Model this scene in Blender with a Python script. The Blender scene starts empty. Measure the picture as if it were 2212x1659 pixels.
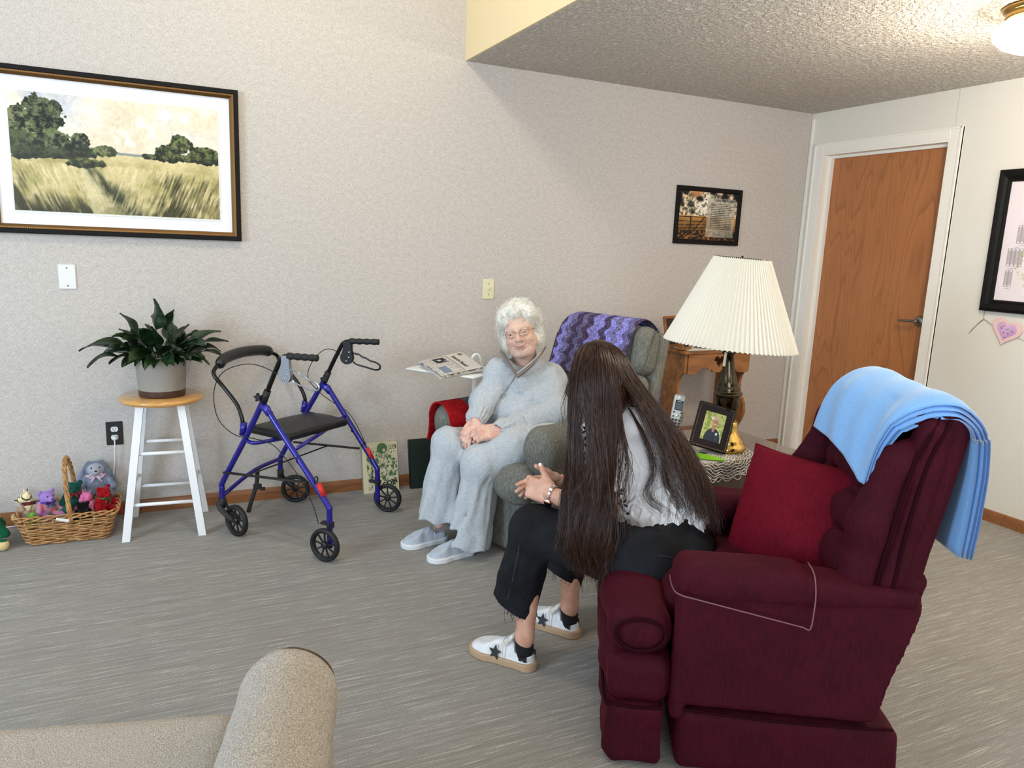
EXPO = 0.0
WORLD = 0.72
EXTRA = [((-2.2, -5.6, 1.95), 40, (1, .93, .84), .3)]
UPLIGHT = ((-1.3, -3.9, 0.9), 420, (1, .93, .84))
PI_ = 3.14159265
LIGHTS = [
 # name, location, target, size x, size y, power, colour
 ('window_daylight', (-7.6, -3.2, 1.9), (-3.4, -0.4, 1.2), 1.2, 1.3, 128, (.60, .79, 1.0)),
 ('patio_door_daylight', (-5.2, -7.2, 1.7), (-3.0, -1.0, 1.7), 2.0, 1.7, 108, (.88, .94, 1.0)),
 ('clerestory_daylight', (-3.95, -1.7, 3.55), (-3.0, -0.3, 2.0), .45, .3, 24, (1.0, .88, .70)),
]
LAMPX, LAMPY, LAMPE, LAMPP = -1.10, -2.17, 9.0, 38

import bpy, math, random
import numpy as np
from mathutils import Vector, Matrix
SC = bpy.context.scene
COL = SC.collection
PI = math.pi

# ------------------------------------------------------------------ camera
cam_d = bpy.data.cameras.new('camera'); cam = bpy.data.objects.new('camera', cam_d); COL.objects.link(cam)
_y, _p, _r = math.radians(25.4968), math.radians(10.6721), math.radians(2.39439)
_F = Vector((math.sin(_y)*math.cos(_p), math.cos(_y)*math.cos(_p), -math.sin(_p)))
_R0 = Vector((math.cos(_y), -math.sin(_y), 0)); _U0 = _R0.cross(_F)
_R = _R0*math.cos(_r) + _U0*math.sin(_r); _U = -_R0*math.sin(_r) + _U0*math.cos(_r)
cam.matrix_world = Matrix(((_R.x, _U.x, -_F.x, -4.25), (_R.y, _U.y, -_F.y, -4.13), (_R.z, _U.z, -_F.z, 1.45), (0, 0, 0, 1)))
cam_d.sensor_width = 36; cam_d.sensor_fit = 'HORIZONTAL'; cam_d.lens = 1608.19/2212*36
cam_d.clip_start = 0.02
SC.camera = cam

# ------------------------------------------------------------------ world, lights, exposure
SC.view_settings.view_transform = 'Standard'; SC.view_settings.look = 'None'
SC.view_settings.gamma = 1; SC.view_settings.exposure = EXPO
W = bpy.data.worlds.new('daylight'); SC.world = W; W.use_nodes = True
W.node_tree.nodes['Background'].inputs[0].default_value = (0.82, 0.90, 1.0, 1)
W.node_tree.nodes['Background'].inputs[1].default_value = WORLD
def area(name, loc, target, sx, sy, power, col, spread=PI):
    l = bpy.data.lights.new(name, 'AREA'); l.shape = 'RECTANGLE'; l.size = sx; l.size_y = sy
    l.energy = power; l.color = col; l.spread = spread
    o = bpy.data.objects.new(name, l); COL.objects.link(o); o.location = loc
    o.rotation_euler = (Vector(target)-Vector(loc)).to_track_quat('-Z', 'Y').to_euler(); return o
for a in LIGHTS: area(*a)
for p_, e_, c_, r_ in EXTRA:   # fill point added behind the camera, stands for no known lamp
    _l = bpy.data.lights.new('added_room_fill', 'POINT'); _l.energy = e_; _l.color = c_; _l.shadow_soft_size = r_; _o = bpy.data.objects.new('added_room_fill', _l); COL.objects.link(_o); _o.location = p_

_l = bpy.data.lights.new('added_ceiling_fill', 'SPOT'); _l.energy = UPLIGHT[1]; _l.color = UPLIGHT[2]; _l.spot_size = math.radians(150); _l.spot_blend = 1; _l.shadow_soft_size = .15   # unseen upward spot added out of frame to brighten the ceiling
_o = bpy.data.objects.new('added_ceiling_fill', _l); COL.objects.link(_o); _o.location = UPLIGHT[0]; _o.rotation_euler = (PI, 0, 0)
# ------------------------------------------------------------------ colour + materials
def lin(c):
    return tuple((x/255/12.92 if x/255 <= .04045 else ((x/255+.055)/1.055)**2.4) for x in c)
def C4(c): return (*lin(c), 1)
MATS = {}
class NT:
    def __init__(s, name, rough=.6, metal=0, spec=.5, sheen=0, coat=0):
        s.m = bpy.data.materials.new(name); s.m.use_nodes = True; s.t = s.m.node_tree; s.n = s.t.nodes; s.l = s.t.links
        s.b = s.n['Principled BSDF']; s.i = s.b.inputs
        s.i['Roughness'].default_value = rough; s.i['Metallic'].default_value = metal; s.i['Specular IOR Level'].default_value = spec
        if sheen: s.i['Sheen Weight'].default_value = sheen; s.i['Sheen Roughness'].default_value = .35
        if coat: s.i['Coat Weight'].default_value = coat
        s._tc = None
    def coord(s, kind='Object', scale=(1, 1, 1), rot=(0, 0, 0)):
        if s._tc is None: s._tc = s.n.new('ShaderNodeTexCoord')
        mp = s.n.new('ShaderNodeMapping'); mp.inputs['Scale'].default_value = scale; mp.inputs['Rotation'].default_value = rot
        s.l.new(s._tc.outputs[kind], mp.inputs[0]); return mp.outputs[0]
    def noise(s, vec, scale, detail=2, rough=.5, dist=0):
        t = s.n.new('ShaderNodeTexNoise'); t.inputs['Scale'].default_value = scale; t.inputs['Detail'].default_value = detail
        t.inputs['Roughness'].default_value = rough; t.inputs['Distortion'].default_value = dist
        s.l.new(vec, t.inputs['Vector']); return t.outputs['Fac']
    def ramp(s, fac, stops, interp='LINEAR'):
        r = s.n.new('ShaderNodeValToRGB'); r.color_ramp.interpolation = interp
        e = r.color_ramp.elements
        while len(e) < len(stops): e.new(0.5)
        for k, (p, c) in enumerate(stops):
            e[k].position = p; e[k].color = C4(c) if not isinstance(c, (int, float)) else (c, c, c, 1)
        s.l.new(fac, r.inputs[0]); return r.outputs[0]
    def mix(s, fac, a, b, mode='MIX'):
        x = s.n.new('ShaderNodeMix'); x.data_type = 'RGBA'; x.blend_type = mode
        for sock, v in ((x.inputs[0], fac), (x.inputs[6], a), (x.inputs[7], b)):
            if isinstance(v, (int, float)): sock.default_value = v
            elif isinstance(v, tuple): sock.default_value = C4(v)
            else: s.l.new(v, sock)
        return x.outputs[2]
    def math(s, op, a, b=0.0):
        x = s.n.new('ShaderNodeMath'); x.operation = op
        for k, v in ((0, a), (1, b)):
            if isinstance(v, (int, float)): x.inputs[k].default_value = v
            else: s.l.new(v, x.inputs[k])
        return x.outputs[0]
    def color(s, c):
        if isinstance(c, tuple): s.i['Base Color'].default_value = C4(c)
        else: s.l.new(c, s.i['Base Color'])
        return s
    def bump(s, h, strength=.3, dist=.002):
        b = s.n.new('ShaderNodeBump'); b.inputs['Strength'].default_value = strength; b.inputs['Distance'].default_value = dist
        s.l.new(h, b.inputs['Height']); s.l.new(b.outputs[0], s.i['Normal']); return s
def plain(name, c, rough=.5, metal=0, spec=.5, **k):
    if name in MATS: return MATS[name]
    t = NT(name, rough, metal, spec, **k).color(c); MATS[name] = t.m; return t.m
def fabric(name, c1, c2, scale=400, rough=.9, bump=.4, dist=.001, sheen=0, big=0, stretch=(1, 1, 1), spec=.2):
    if name in MATS: return MATS[name]
    t = NT(name, rough, 0, spec, sheen=sheen)
    v = t.coord('Object', stretch); f = t.noise(v, scale, 3, .6)
    col = t.ramp(f, [(.32, c1), (.68, c2)])
    if big:
        g = t.noise(t.coord(), big, 3); col = t.mix(t.math('MULTIPLY', t.ramp(g, [(.35, 0.0), (.65, 1.0)]), .35), col, c1)
    t.color(col).bump(f, bump, dist); MATS[name] = t.m; return t.m
def wood(name, c1, c2, scale=(1, 1, 8), rough=.35, freq=6, coat=.2):
    if name in MATS: return MATS[name]
    t = NT(name, rough, 0, .5, coat=coat)
    v = t.coord('Object', scale); a = t.noise(v, freq, 4, .6, 1.2); b = t.noise(v, freq*7, 2, .5)
    f = t.math('ADD', t.math('MULTIPLY', a, .75), t.math('MULTIPLY', b, .25))
    t.color(t.ramp(f, [(.36, c1), (.62, c2)])).bump(f, .12, .001); MATS[name] = t.m; return t.m
def vcol(name, rough=.7, spec=.3, bump=0, scale=300, sheen=0, metal=0, coat=0):
    if name in MATS: return MATS[name]
    t = NT(name, rough, metal, spec, sheen=sheen, coat=coat)
    a = t.n.new('ShaderNodeVertexColor'); a.layer_name = 'Col'; t.l.new(a.outputs[0], t.i['Base Color'])
    if bump: t.bump(t.noise(t.coord(), scale, 3), bump, .001)
    MATS[name] = t.m; return t.m

# ------------------------------------------------------------------ mesh building
def rotm(ax=0, ay=0, az=0):
    return np.array(Matrix.Rotation(az, 3, 'Z') @ Matrix.Rotation(ay, 3, 'Y') @ Matrix.Rotation(ax, 3, 'X'))
def basis(fwd, up=(0, 0, 1)):
    """columns: x = fwd, y = left, z = up"""
    f = np.array(fwd, float); f /= np.linalg.norm(f); u = np.array(up, float)
    l = np.cross(u, f); l /= np.linalg.norm(l); u = np.cross(f, l); return np.stack([f, l, u], 1)
class MB:
    def __init__(s): s.v = []; s.f = []; s.mi = []; s.n = 0; s.c = []
    def add(s, V, F, R=None, o=None, mi=0):
        V = np.asarray(V, float)
        if R is not None: V = V @ np.asarray(R).T
        if o is not None: V = V + np.asarray(o, float)
        s.v.append(V); s.f += [tuple(int(i)+s.n for i in f) for f in F]; s.mi += [mi]*len(F); s.n += len(V); return s
    def box(s, c, h, R=None, bev=.0, mi=0, taper=None):
        c = np.array(c, float); h = np.array(h, float)
        if bev <= 0:
            V = np.array([[x, y, z] for x in (-1, 1) for y in (-1, 1) for z in (-1, 1)])*h
            F = [(0, 1, 3, 2), (4, 6, 7, 5), (0, 4, 5, 1), (2, 3, 7, 6), (0, 2, 6, 4), (1, 5, 7, 3)]
        else:
            b = min(bev, h.min()*.95); V = []; idx = {}
            for x in (-1, 1):
                for y in (-1, 1):
                    for z in (-1, 1):
                        sg = np.array([x, y, z])
                        for k in range(3):
                            p = sg*(h-b); p[k] = sg[k]*h[k]; idx[(x, y, z, k)] = len(V); V.append(p)
            V = np.array(V); F = []
            S = (-1, 1)
            for k in range(3):
                a, bb = (k+1) % 3, (k+2) % 3
                for sg in S:
                    q = []
                    for (u, w) in ((-1, -1), (1, -1), (1, 1), (-1, 1)):
                        t = [0, 0, 0]; t[k] = sg; t[a] = u; t[bb] = w; q.append(idx[(*t, k)])
                    F.append(tuple(q) if sg > 0 else tuple(q[::-1]))
                for u in S:
                    for w in S:
                        t0 = [0]*3; t0[a] = u; t0[bb] = w; t0[k] = -1; t1 = list(t0); t1[k] = 1
                        F.append((idx[(*t0, a)], idx[(*t1, a)], idx[(*t1, bb)], idx[(*t0, bb)])[::(1 if u*w < 0 else -1)])
            for x in S:
                for y in S:
                    for z in S:
                        F.append(tuple(idx[(x, y, z, k)] for k in range(3))[::(1 if x*y*z > 0 else -1)])
        if taper: # scale xy at top
            k = (V[:, 2]/h[2]+1)/2; V[:, 0] *= 1+(taper[0]-1)*k; V[:, 1] *= 1+(taper[1]-1)*k
        return s.add(V, F, R, c, mi)
    def lathe(s, prof, n=32, R=None, o=(0, 0, 0), mi=0, pleat=None):
        V = []; F = []; m = len(prof)
        for j in range(n):
            a = 2*PI*j/n
            for (r, z) in prof:
                q = r*(1+(pleat if j % 2 else -pleat)) if pleat else r
                V.append((q*math.cos(a), q*math.sin(a), z))
        for j in range(n):
            k = (j+1) % n
            for i in range(m-1): F.append((j*m+i, k*m+i, k*m+i+1, j*m+i+1))
        return s.add(V, F, R, o, mi)
    def tube(s, pts, r, n=10, caps=True, mi=0, closed=False, flat=None):
        P = np.array(pts, float); N = len(P); r = np.broadcast_to(np.array(r, float), (N,))
        T = np.zeros_like(P)
        if closed: T = np.roll(P, -1, 0)-np.roll(P, 1, 0)
        else: T[1:-1] = P[2:]-P[:-2]; T[0] = P[1]-P[0]; T[-1] = P[-1]-P[-2]
        T /= np.linalg.norm(T, axis=1)[:, None]+1e-12
        u = np.cross(T[0], (0, 0, 1)); 
        if np.linalg.norm(u) < .1: u = np.cross(T[0], (0, 1, 0))
        u /= np.linalg.norm(u); V = []
        for i in range(N):
            u = u-T[i]*(u@T[i]); u /= np.linalg.norm(u); w = np.cross(T[i], u)
            for k in range(n):
                a = 2*PI*k/n; V.append(P[i]+r[i]*(math.cos(a)*u+(flat or 1)*math.sin(a)*w))
        F = []
        for i in range(N if closed else N-1):
            j = (i+1) % N
            for k in range(n): F.append((i*n+k, i*n+(k+1) % n, j*n+(k+1) % n, j*n+k))
        if caps and not closed: F.append(tuple(range(n))[::-1]); F.append(tuple((N-1)*n+k for k in range(n)))
        return s.add(V, F, mi=mi)
    def cyl(s, a, b, r, n=16, mi=0, r2=None): return s.tube([a, b], [r, r if r2 is None else r2], n, mi=mi)
    def grid(s, P, mi=0, closed_u=False):
        """P: (nu,nv,3)"""
        nu, nv = P.shape[:2]; F = []
        for i in range(nu if closed_u else nu-1):
            for j in range(nv-1):
                k = (i+1) % nu; F.append((i*nv+j, k*nv+j, k*nv+j+1, i*nv+j+1))
        return s.add(P.reshape(-1, 3), F, mi=mi)
    def prism(s, outline, z0, z1, R=None, o=None, mi=0):
        n = len(outline); V = [(x, y, z0) for x, y in outline]+[(x, y, z1) for x, y in outline]
        F = [tuple(range(n))[::-1], tuple(range(n, 2*n))]+[(i, (i+1) % n, n+(i+1) % n, n+i) for i in range(n)]
        return s.add(V, F, R, o, mi)
def spline(pts, n=8):
    """Catmull-Rom through pts"""
    P = [np.array(p, float) for p in pts]; P = [2*P[0]-P[1]]+P+[2*P[-1]-P[-2]]; out = []
    for i in range(1, len(P)-2):
        for k in range(n):
            t = k/n; a, b, c, d = P[i-1:i+3]
            out.append(.5*((2*b)+(-a+c)*t+(2*a-5*b+4*c-d)*t*t+(-a+3*b-3*c+d)*t**3))
    out.append(P[-2]); return np.array(out)
def fast_mesh(name, V, F):
    me = bpy.data.meshes.new(name); V = np.asarray(V, np.float32)
    F = np.asarray(F, np.int32); k = F.shape[1]
    me.vertices.add(len(V)); me.vertices.foreach_set('co', V.ravel())
    me.loops.add(F.size); me.loops.foreach_set('vertex_index', F.ravel())
    me.polygons.add(len(F)); me.polygons.foreach_set('loop_start', np.arange(0, F.size, k, dtype=np.int32))
    me.update(calc_edges=True); return me
def setcol(me, col):
    a = me.color_attributes.new('Col', 'FLOAT_COLOR', 'POINT')
    c = np.ones((len(me.vertices), 4), np.float32); c[:, :3] = col; a.data.foreach_set('color', c.ravel())
def linarr(c):
    c = np.clip(np.asarray(c, float)/255, 0, 1); return np.where(c <= .04045, c/12.92, ((c+.055)/1.055)**2.4)
def obj(name, geo, mat, parent=None, smooth=True, colfn=None, sub=0, auto=None):
    """link ONE mesh object; geo = MB or (V, F)"""
    mats = mat if isinstance(mat, (list, tuple)) else [mat]
    off = np.array(parent['_w']) if (parent is not None and '_w' in parent) else None
    if isinstance(geo, MB):
        V = np.concatenate(geo.v); me = bpy.data.meshes.new(name)
        me.from_pydata((V-off if off is not None else V).tolist(), [], geo.f); me.update()
        if len(mats) > 1: me.polygons.foreach_set('material_index', np.array(geo.mi, np.int32))
    else:
        V, F = geo; me = fast_mesh(name, V-off if off is not None else V, F)
    for m in mats: me.materials.append(m)
    if smooth:
        me.polygons.foreach_set('use_smooth', np.ones(len(me.polygons), bool))
        if auto is not None:
            try: me.set_sharp_from_angle(angle=math.radians(auto))
            except Exception: pass
    if colfn is not None: setcol(me, linarr(colfn(V)))
    o = bpy.data.objects.new(name, me); COL.objects.link(o)
    if parent is not None:
        o.parent = parent
        if '_w' in parent: o['_w'] = list(parent['_w'])
    if sub: mm = o.modifiers.new('sub', 'SUBSURF'); mm.levels = sub; mm.render_levels = sub
    return o
def thing(name, label, cat, loc=(0, 0, 0), rz=0, group=None, world=False):
    o = bpy.data.objects.new(name, None); COL.objects.link(o); o.location = loc; o.rotation_euler = (0, 0, rz)
    o.empty_display_size = .05
    o['label'] = label; o['category'] = cat
    if group: o['group'] = group
    if world: o['_w'] = list(loc)
    return o
def tag(o, label, cat, group=None):
    o['label'] = label; o['category'] = cat
    if group: o['group'] = group
    return o
def struct(o): o['kind'] = 'structure'; return o
def text_vf(body, size, depth=.0005, align='CENTER', bold=0):
    c = bpy.data.curves.new('t', 'FONT'); c.body = body; c.size = size; c.extrude = depth; c.align_x = align; c.align_y = 'CENTER'; c.resolution_u = 3; c.offset = bold
    o = bpy.data.objects.new('t', c); COL.objects.link(o); dg = bpy.context.evaluated_depsgraph_get()
    me = bpy.data.meshes.new_from_object(o.evaluated_get(dg)); V = np.array([v.co[:] for v in me.vertices]); F = [tuple(p.vertices) for p in me.polygons]
    bpy.data.objects.remove(o); bpy.data.curves.remove(c); bpy.data.meshes.remove(me); return V, F

# ------------------------------------------------------------------ noise in numpy
def vnoise(P, seed=0):
    P = np.asarray(P, float); i = np.floor(P).astype(np.int64); f = P-i; f = f*f*(3-2*f)
    def h(x, y, z):
        n = (x*374761393+y*668265263+z*2147483647+seed*144665) & 0xffffffff
        n = ((n ^ (n >> 13))*1274126177) & 0xffffffff; n = (n ^ (n >> 16)) & 0xffff; return n/65535.0
    x, y, z = i[..., 0], i[..., 1], i[..., 2]; fx, fy, fz = f[..., 0], f[..., 1], f[..., 2]
    def L(a, b, t): return a+(b-a)*t
    return L(L(L(h(x, y, z), h(x+1, y, z), fx), L(h(x, y+1, z), h(x+1, y+1, z), fx), fy),
             L(L(h(x, y, z+1), h(x+1, y, z+1), fx), L(h(x, y+1, z+1), h(x+1, y+1, z+1), fx), fy), fz)-.5
def fbm(P, s=1, o=3, seed=0):
    r = 0; a = 1
    for k in range(o): r = r+a*vnoise(P*s, seed+k); s *= 2.03; a *= .5
    return r

# ------------------------------------------------------------------ signed-distance modelling
def smin(a, b, k):
    if k <= 0: return np.minimum(a, b)
    h = np.clip(.5+.5*(b-a)/k, 0, 1); return b*(1-h)+a*h-k*h*(1-h)
def smax(a, b, k): return -smin(-a, -b, k)
def d_cap(P, a, b, r1, r2):
    a = np.asarray(a, float); ab = np.asarray(b, float)-a; pa = P-a
    t = np.clip(pa@ab/(ab@ab+1e-12), 0, 1); return np.linalg.norm(pa-t[:, None]*ab, axis=1)-(r1+(r2-r1)*t)
def d_ell(P, c, r, R=None):
    q = P-np.asarray(c, float)
    if R is not None: q = q@R
    r = np.asarray(r, float); k0 = np.linalg.norm(q/r, axis=1); k1 = np.linalg.norm(q/(r*r), axis=1)+1e-9; return k0*(k0-1)/k1
def d_box(P, c, h, rr, R=None):
    q = P-np.asarray(c, float)
    if R is not None: q = q@R
    q = np.abs(q)-(np.asarray(h, float)-rr)
    return np.linalg.norm(np.maximum(q, 0), axis=1)+np.minimum(q.max(1), 0)-rr
class S:
    def __init__(s): s.ops = []; s.post = None
    def _a(s, fn, c, rad, k, sub): s.ops.append((fn, np.asarray(c, float), rad, k, sub)); return s
    def cap(s, a, b, r1, r2=None, k=.02, sub=False):
        r2 = r1 if r2 is None else r2; a = np.asarray(a, float); b = np.asarray(b, float)
        return s._a(lambda P: d_cap(P, a, b, r1, r2), (a+b)/2, np.linalg.norm(b-a)/2+max(r1, r2), k, sub)
    def chain(s, pts, rs, k=.02):
        for i in range(len(pts)-1): s.cap(pts[i], pts[i+1], rs[i], rs[i+1], k)
        return s
    def ell(s, c, r, R=None, k=.02, sub=False): return s._a(lambda P: d_ell(P, c, r, R), c, max(r), k, sub)
    def box(s, c, h, rr=.02, R=None, k=.02, sub=False): return s._a(lambda P: d_box(P, c, h, rr, R), c, np.linalg.norm(h), k, sub)
    def fn(s, f, c, rad, k=.02, sub=False): return s._a(f, c, rad, k, sub)
    def __call__(s, P, m=.05):
        d = np.full(len(P), .5)
        for fn, c, rad, k, sub in s.ops:
            w = np.nonzero(((P-c)**2).sum(1) < (rad+k+m)**2)[0]
            if not len(w): continue
            e = fn(P[w]); d[w] = smax(d[w], -e, k) if sub else smin(d[w], e, k)
        if s.post: d = s.post(P, d)
        return d
    def bounds(s):
        lo = np.min([o[1]-o[2]-o[3] for o in s.ops if not o[4]], 0); hi = np.max([o[1]+o[2]+o[3] for o in s.ops if not o[4]], 0); return lo-.02, hi+.02
def mesh_sdf(fn, h, lo=None, hi=None, newton=1):
    if lo is None: lo, hi = fn.bounds()
    lo = np.asarray(lo, float); B = 6; nb = np.ceil((np.asarray(hi)-lo)/h/B).astype(int)+1; n = nb*B
    g = np.stack(np.meshgrid(*[np.arange(k) for k in nb], indexing='ij'), -1).reshape(-1, 3)
    cc = lo+(g*B+(B-1)/2)*h; m = h*B*1.3
    kw = {'m': m} if isinstance(fn, S) else {}
    dc = fn(cc, **kw); V = np.empty(nb.tolist()+[B, B, B], np.float32); V[:] = np.where(dc < 0, -1, 1).reshape(*nb, 1, 1, 1)
    near = g[np.abs(dc) < m]
    off = np.stack(np.meshgrid(*[np.arange(B)]*3, indexing='ij'), -1).reshape(-1, 3)
    for i in range(0, len(near), 1500):
        q = near[i:i+1500]; P = lo+(q[:, None]*B+off[None]).reshape(-1, 3)*h
        V[q[:, 0], q[:, 1], q[:, 2]] = fn(P, **kw).reshape(-1, B, B, B)
    V = V.transpose(0, 3, 1, 4, 2, 5).reshape(*n)
    ins = V < 0
    cs = ins[:-1, :-1, :-1].astype(np.int8)
    tot = np.zeros(cs.shape, np.int8)
    for dx in (0, 1):
        for dy in (0, 1):
            for dz in (0, 1): tot += ins[dx:n[0]-1+dx, dy:n[1]-1+dy, dz:n[2]-1+dz]
    cells = np.argwhere((tot > 0) & (tot < 8)); idm = np.full(tot.shape, -1, np.int32); idm[tuple(cells.T)] = np.arange(len(cells))
    cor = np.array([[x, y, z] for x in (0, 1) for y in (0, 1) for z in (0, 1)])
    val = np.stack([V[tuple((cells+c).T)] for c in cor], 1)
    acc = np.zeros((len(cells), 3)); cnt = np.zeros(len(cells))
    for a in range(8):
        for b in range(a+1, 8):
            if np.abs(cor[a]-cor[b]).sum() != 1: continue
            va, vb = val[:, a], val[:, b]; x = (va < 0) != (vb < 0); t = np.where(x, va/(va-vb+1e-12), 0)
            acc += np.where(x[:, None], cor[a]+t[:, None]*(cor[b]-cor[a]), 0); cnt += x
    X = lo+(cells+acc/cnt[:, None])*h
    F = []
    for ax in range(3):
        sl0 = [slice(None)]*3; sl1 = [slice(None)]*3; sl0[ax] = slice(0, -1); sl1[ax] = slice(1, None)
        ch = ins[tuple(sl0)] != ins[tuple(sl1)]; e = np.argwhere(ch); u, w = (ax+1) % 3, (ax+2) % 3
        e = e[(e[:, u] > 0) & (e[:, w] > 0) & (e[:, u] < n[u]-1) & (e[:, w] < n[w]-1)]
        sgn = ins[tuple(e.T)]; q = []
        for (du, dw) in ((0, 0), (-1, 0), (-1, -1), (0, -1)):
            c = e.copy(); c[:, u] += du; c[:, w] += dw; q.append(idm[tuple(c.T)])
        q = np.stack(q, 1); q[~sgn] = q[~sgn][:, ::-1]; F.append(q)
    F = np.concatenate(F); F = F[(F >= 0).all(1)]
    for _ in range(newton):
        e = h*.4; d0 = fn(X, **kw); gr = np.stack([fn(X+np.eye(3)[k]*e, **kw)-d0 for k in range(3)], 1)/e
        g2 = (gr**2).sum(1); st = -(d0/np.maximum(g2, .25))[:, None]*gr; L = np.linalg.norm(st, axis=1)
        st *= np.minimum(1, h*.8/(L+1e-9))[:, None]; X = X+st
    return X, F
def sdf_obj(name, fn, h, mat, parent=None, colfn=None, lo=None, hi=None):
    return obj(name, mesh_sdf(fn, h, lo, hi), mat, parent, colfn=colfn)
def joinvf(*vf):
    V = []; F = []; n = 0
    for v, f in vf: V.append(v); F.append(np.asarray(f)+n); n += len(v)
    return np.concatenate(V), np.concatenate(F)

# ================================================================== THE SETTING
def m_wallpaper():
    t = NT('wallpaper', .85, 0, .2); v = t.coord('Object', (1, 1, .45)); a = t.noise(v, 230, 3, .65); b = t.noise(t.coord(), 40, 4, .7)
    f = t.math('ADD', t.math('MULTIPLY', a, .72), t.math('MULTIPLY', b, .28))
    t.color(t.ramp(f, [(.36, (176, 169, 161)), (.5, (195, 188, 180)), (.64, (212, 206, 199))])).bump(a, .35, .0012); return t.m
def m_carpet():
    t = NT('carpet', .95, 0, .1, sheen=.15)
    wob = t.noise(t.coord(), 3, 2)
    st = t.noise(t.coord('Object', (2.2, 78, 1)), 1.0, 2, .55); st2 = t.noise(t.coord('Object', (5.5, 270, 1)), 1.0, 3, .65); sp = t.noise(t.coord(), 330, 2, .7)
    big = t.noise(t.coord(), 1.6, 3, .6)
    base = t.ramp(sp, [(.3, (116, 113, 108)), (.7, (170, 166, 160))])
    base = t.mix(t.math('MULTIPLY', t.ramp(st, [(.30, 1.0), (.47, 0.0)]), .45), base, (122, 118, 113))
    lines = t.math('MULTIPLY', t.math('MULTIPLY', t.ramp(st2, [(.56, 0.0), (.60, 1.0)]), t.ramp(st, [(.40, .10), (.56, 1.0)])), t.ramp(sp, [(.38, .25), (.56, 1.0)]))
    st3 = t.noise(t.coord('Object', (6.5, 310, 3)), 1.0, 2, .6); base = t.mix(t.math('MULTIPLY', t.ramp(st3, [(.36, 1.0), (.42, 0.0)]), .35), base, (92, 90, 86))
    c = t.mix(t.math('MULTIPLY', lines, .9), base, (214, 209, 200))
    c = t.mix(t.math('MULTIPLY', t.ramp(big, [(.35, 0.0), (.7, 1.0)]), .12), c, (150, 136, 108))
    t.color(c).bump(t.math('ADD', sp, t.math('MULTIPLY', lines, .6)), .5, .003); return t.m
def m_popcorn():
    t = NT('popcorn_ceiling', .95, 0, .1); a = t.noise(t.coord(), 44, 4, .62, .4)
    t.color(t.ramp(a, [(.35, (226, 218, 208)), (.6, (246, 240, 230))])).bump(t.ramp(a, [(.38, 0.0), (.66, 1.0)]), 1.0, .02); return t.m
def m_paint(name, c, sc=160, b=.2):
    t = NT(name, .7, 0, .3); t.color(c).bump(t.noise(t.coord(), sc, 3), b, .0012); return t.m
def m_oak(name, c1, c2, axis='Z'):
    t = NT(name, .38, 0, .45, coat=.15)
    s1 = (1.0, 1.0, .16) if axis == 'Z' else (.1, 1.0, 1.0)
    v = t.coord('Object', s1); n = t.noise(v, 3.6, 2, .45, .2)
    rings = t.math('FRACT', t.math('MULTIPLY', n, 17)); r = t.ramp(rings, [(0.0, .75), (.14, 0.0), (.8, .25), (1.0, .75)])
    s2 = (90, 90, 3) if axis == 'Z' else (3, 90, 90)
    pore = t.ramp(t.noise(t.coord('Object', s2), 2.2, 3, .6), [(.36, .8), (.52, 0.0)])
    f = t.math('MAXIMUM', t.math('MULTIPLY', r, .75), t.math('MULTIPLY', pore, .55))
    t.color(t.mix(f, c1, c2)).bump(f, .1, .0006); return t.m
M_wp = m_wallpaper(); M_carpet = m_carpet(); M_pop = m_popcorn(); M_white = m_paint('cream_wall_paint', (228, 224, 213), 220, .25)
M_trimw = m_paint('trim_paint', (240, 236, 226), 30, .03); M_soff = m_paint('soffit_paint', (228, 208, 166), 120, .05)
M_base = m_oak('baseboard_oak', (150, 98, 58), (104, 62, 34), 'X'); M_door = m_oak('oak_door_veneer', (182, 118, 70), (132, 80, 44))
ZC = 2.44
struct(obj('floor', MB().box((-3.4, -3.7, -.05), (3.9, 4.1, .05)), M_carpet, smooth=False))
struct(obj('wall_back', MB().box((-3.7, .06, 2.1), (3.76, .06, 2.1)), M_wp, smooth=False))
b = MB(); b.box((.07, -.065, 2.1), (.07, .065, 2.1)); b.box((.07, -.608, 3.18), (.07, .478, 1.02)); b.box((.07, -4.39, 2.1), (.07, 3.305, 2.1)); b.box((.30, -.6, 1.1), (.02, .6, 1.1))
struct(obj('wall_right', b, M_white, smooth=False))
struct(obj('ceiling', MB().prism([(0, 0), (-2.640, 0), (-2.656, -7.7), (0, -7.7)], ZC, ZC+.1), M_pop, smooth=False))
struct(obj('wall_soffit', MB().prism([(-2.652, 0), (-2.668, -7.7), (-2.64, -7.7), (-2.625, 0)], ZC+.001, 4.2), M_soff, smooth=False))
struct(obj('ceiling', MB().box((-5.1, -3.85, 4.25), (2.5, 3.85, .05)), M_white, smooth=False))
# baseboards: two-step profile
def baseb(p, q, n, name):
    p = np.array(p, float); q = np.array(q, float); n = np.array(n, float)
    prof = [(0, 0), (.014, 0), (.014, .045), (.010, .062), (.004, .067), (0, .067)]
    V = [(*(P+n*a), z) for P in (p, q) for a, z in prof]; k = len(prof)
    F = [(i, (i+1) % k, k+(i+1) % k, k+i) for i in range(k)]+[tuple(range(k)), tuple(range(k, 2*k))[::-1]]
    struct(obj(name, MB().add(V, F), M_base, smooth=False))
baseb((-7.4, 0), (0, 0), (0, -1), 'baseboard_back')
baseb((0, -1.146), (0, -7.7), (-1, 0), 'baseboard_right')
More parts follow.
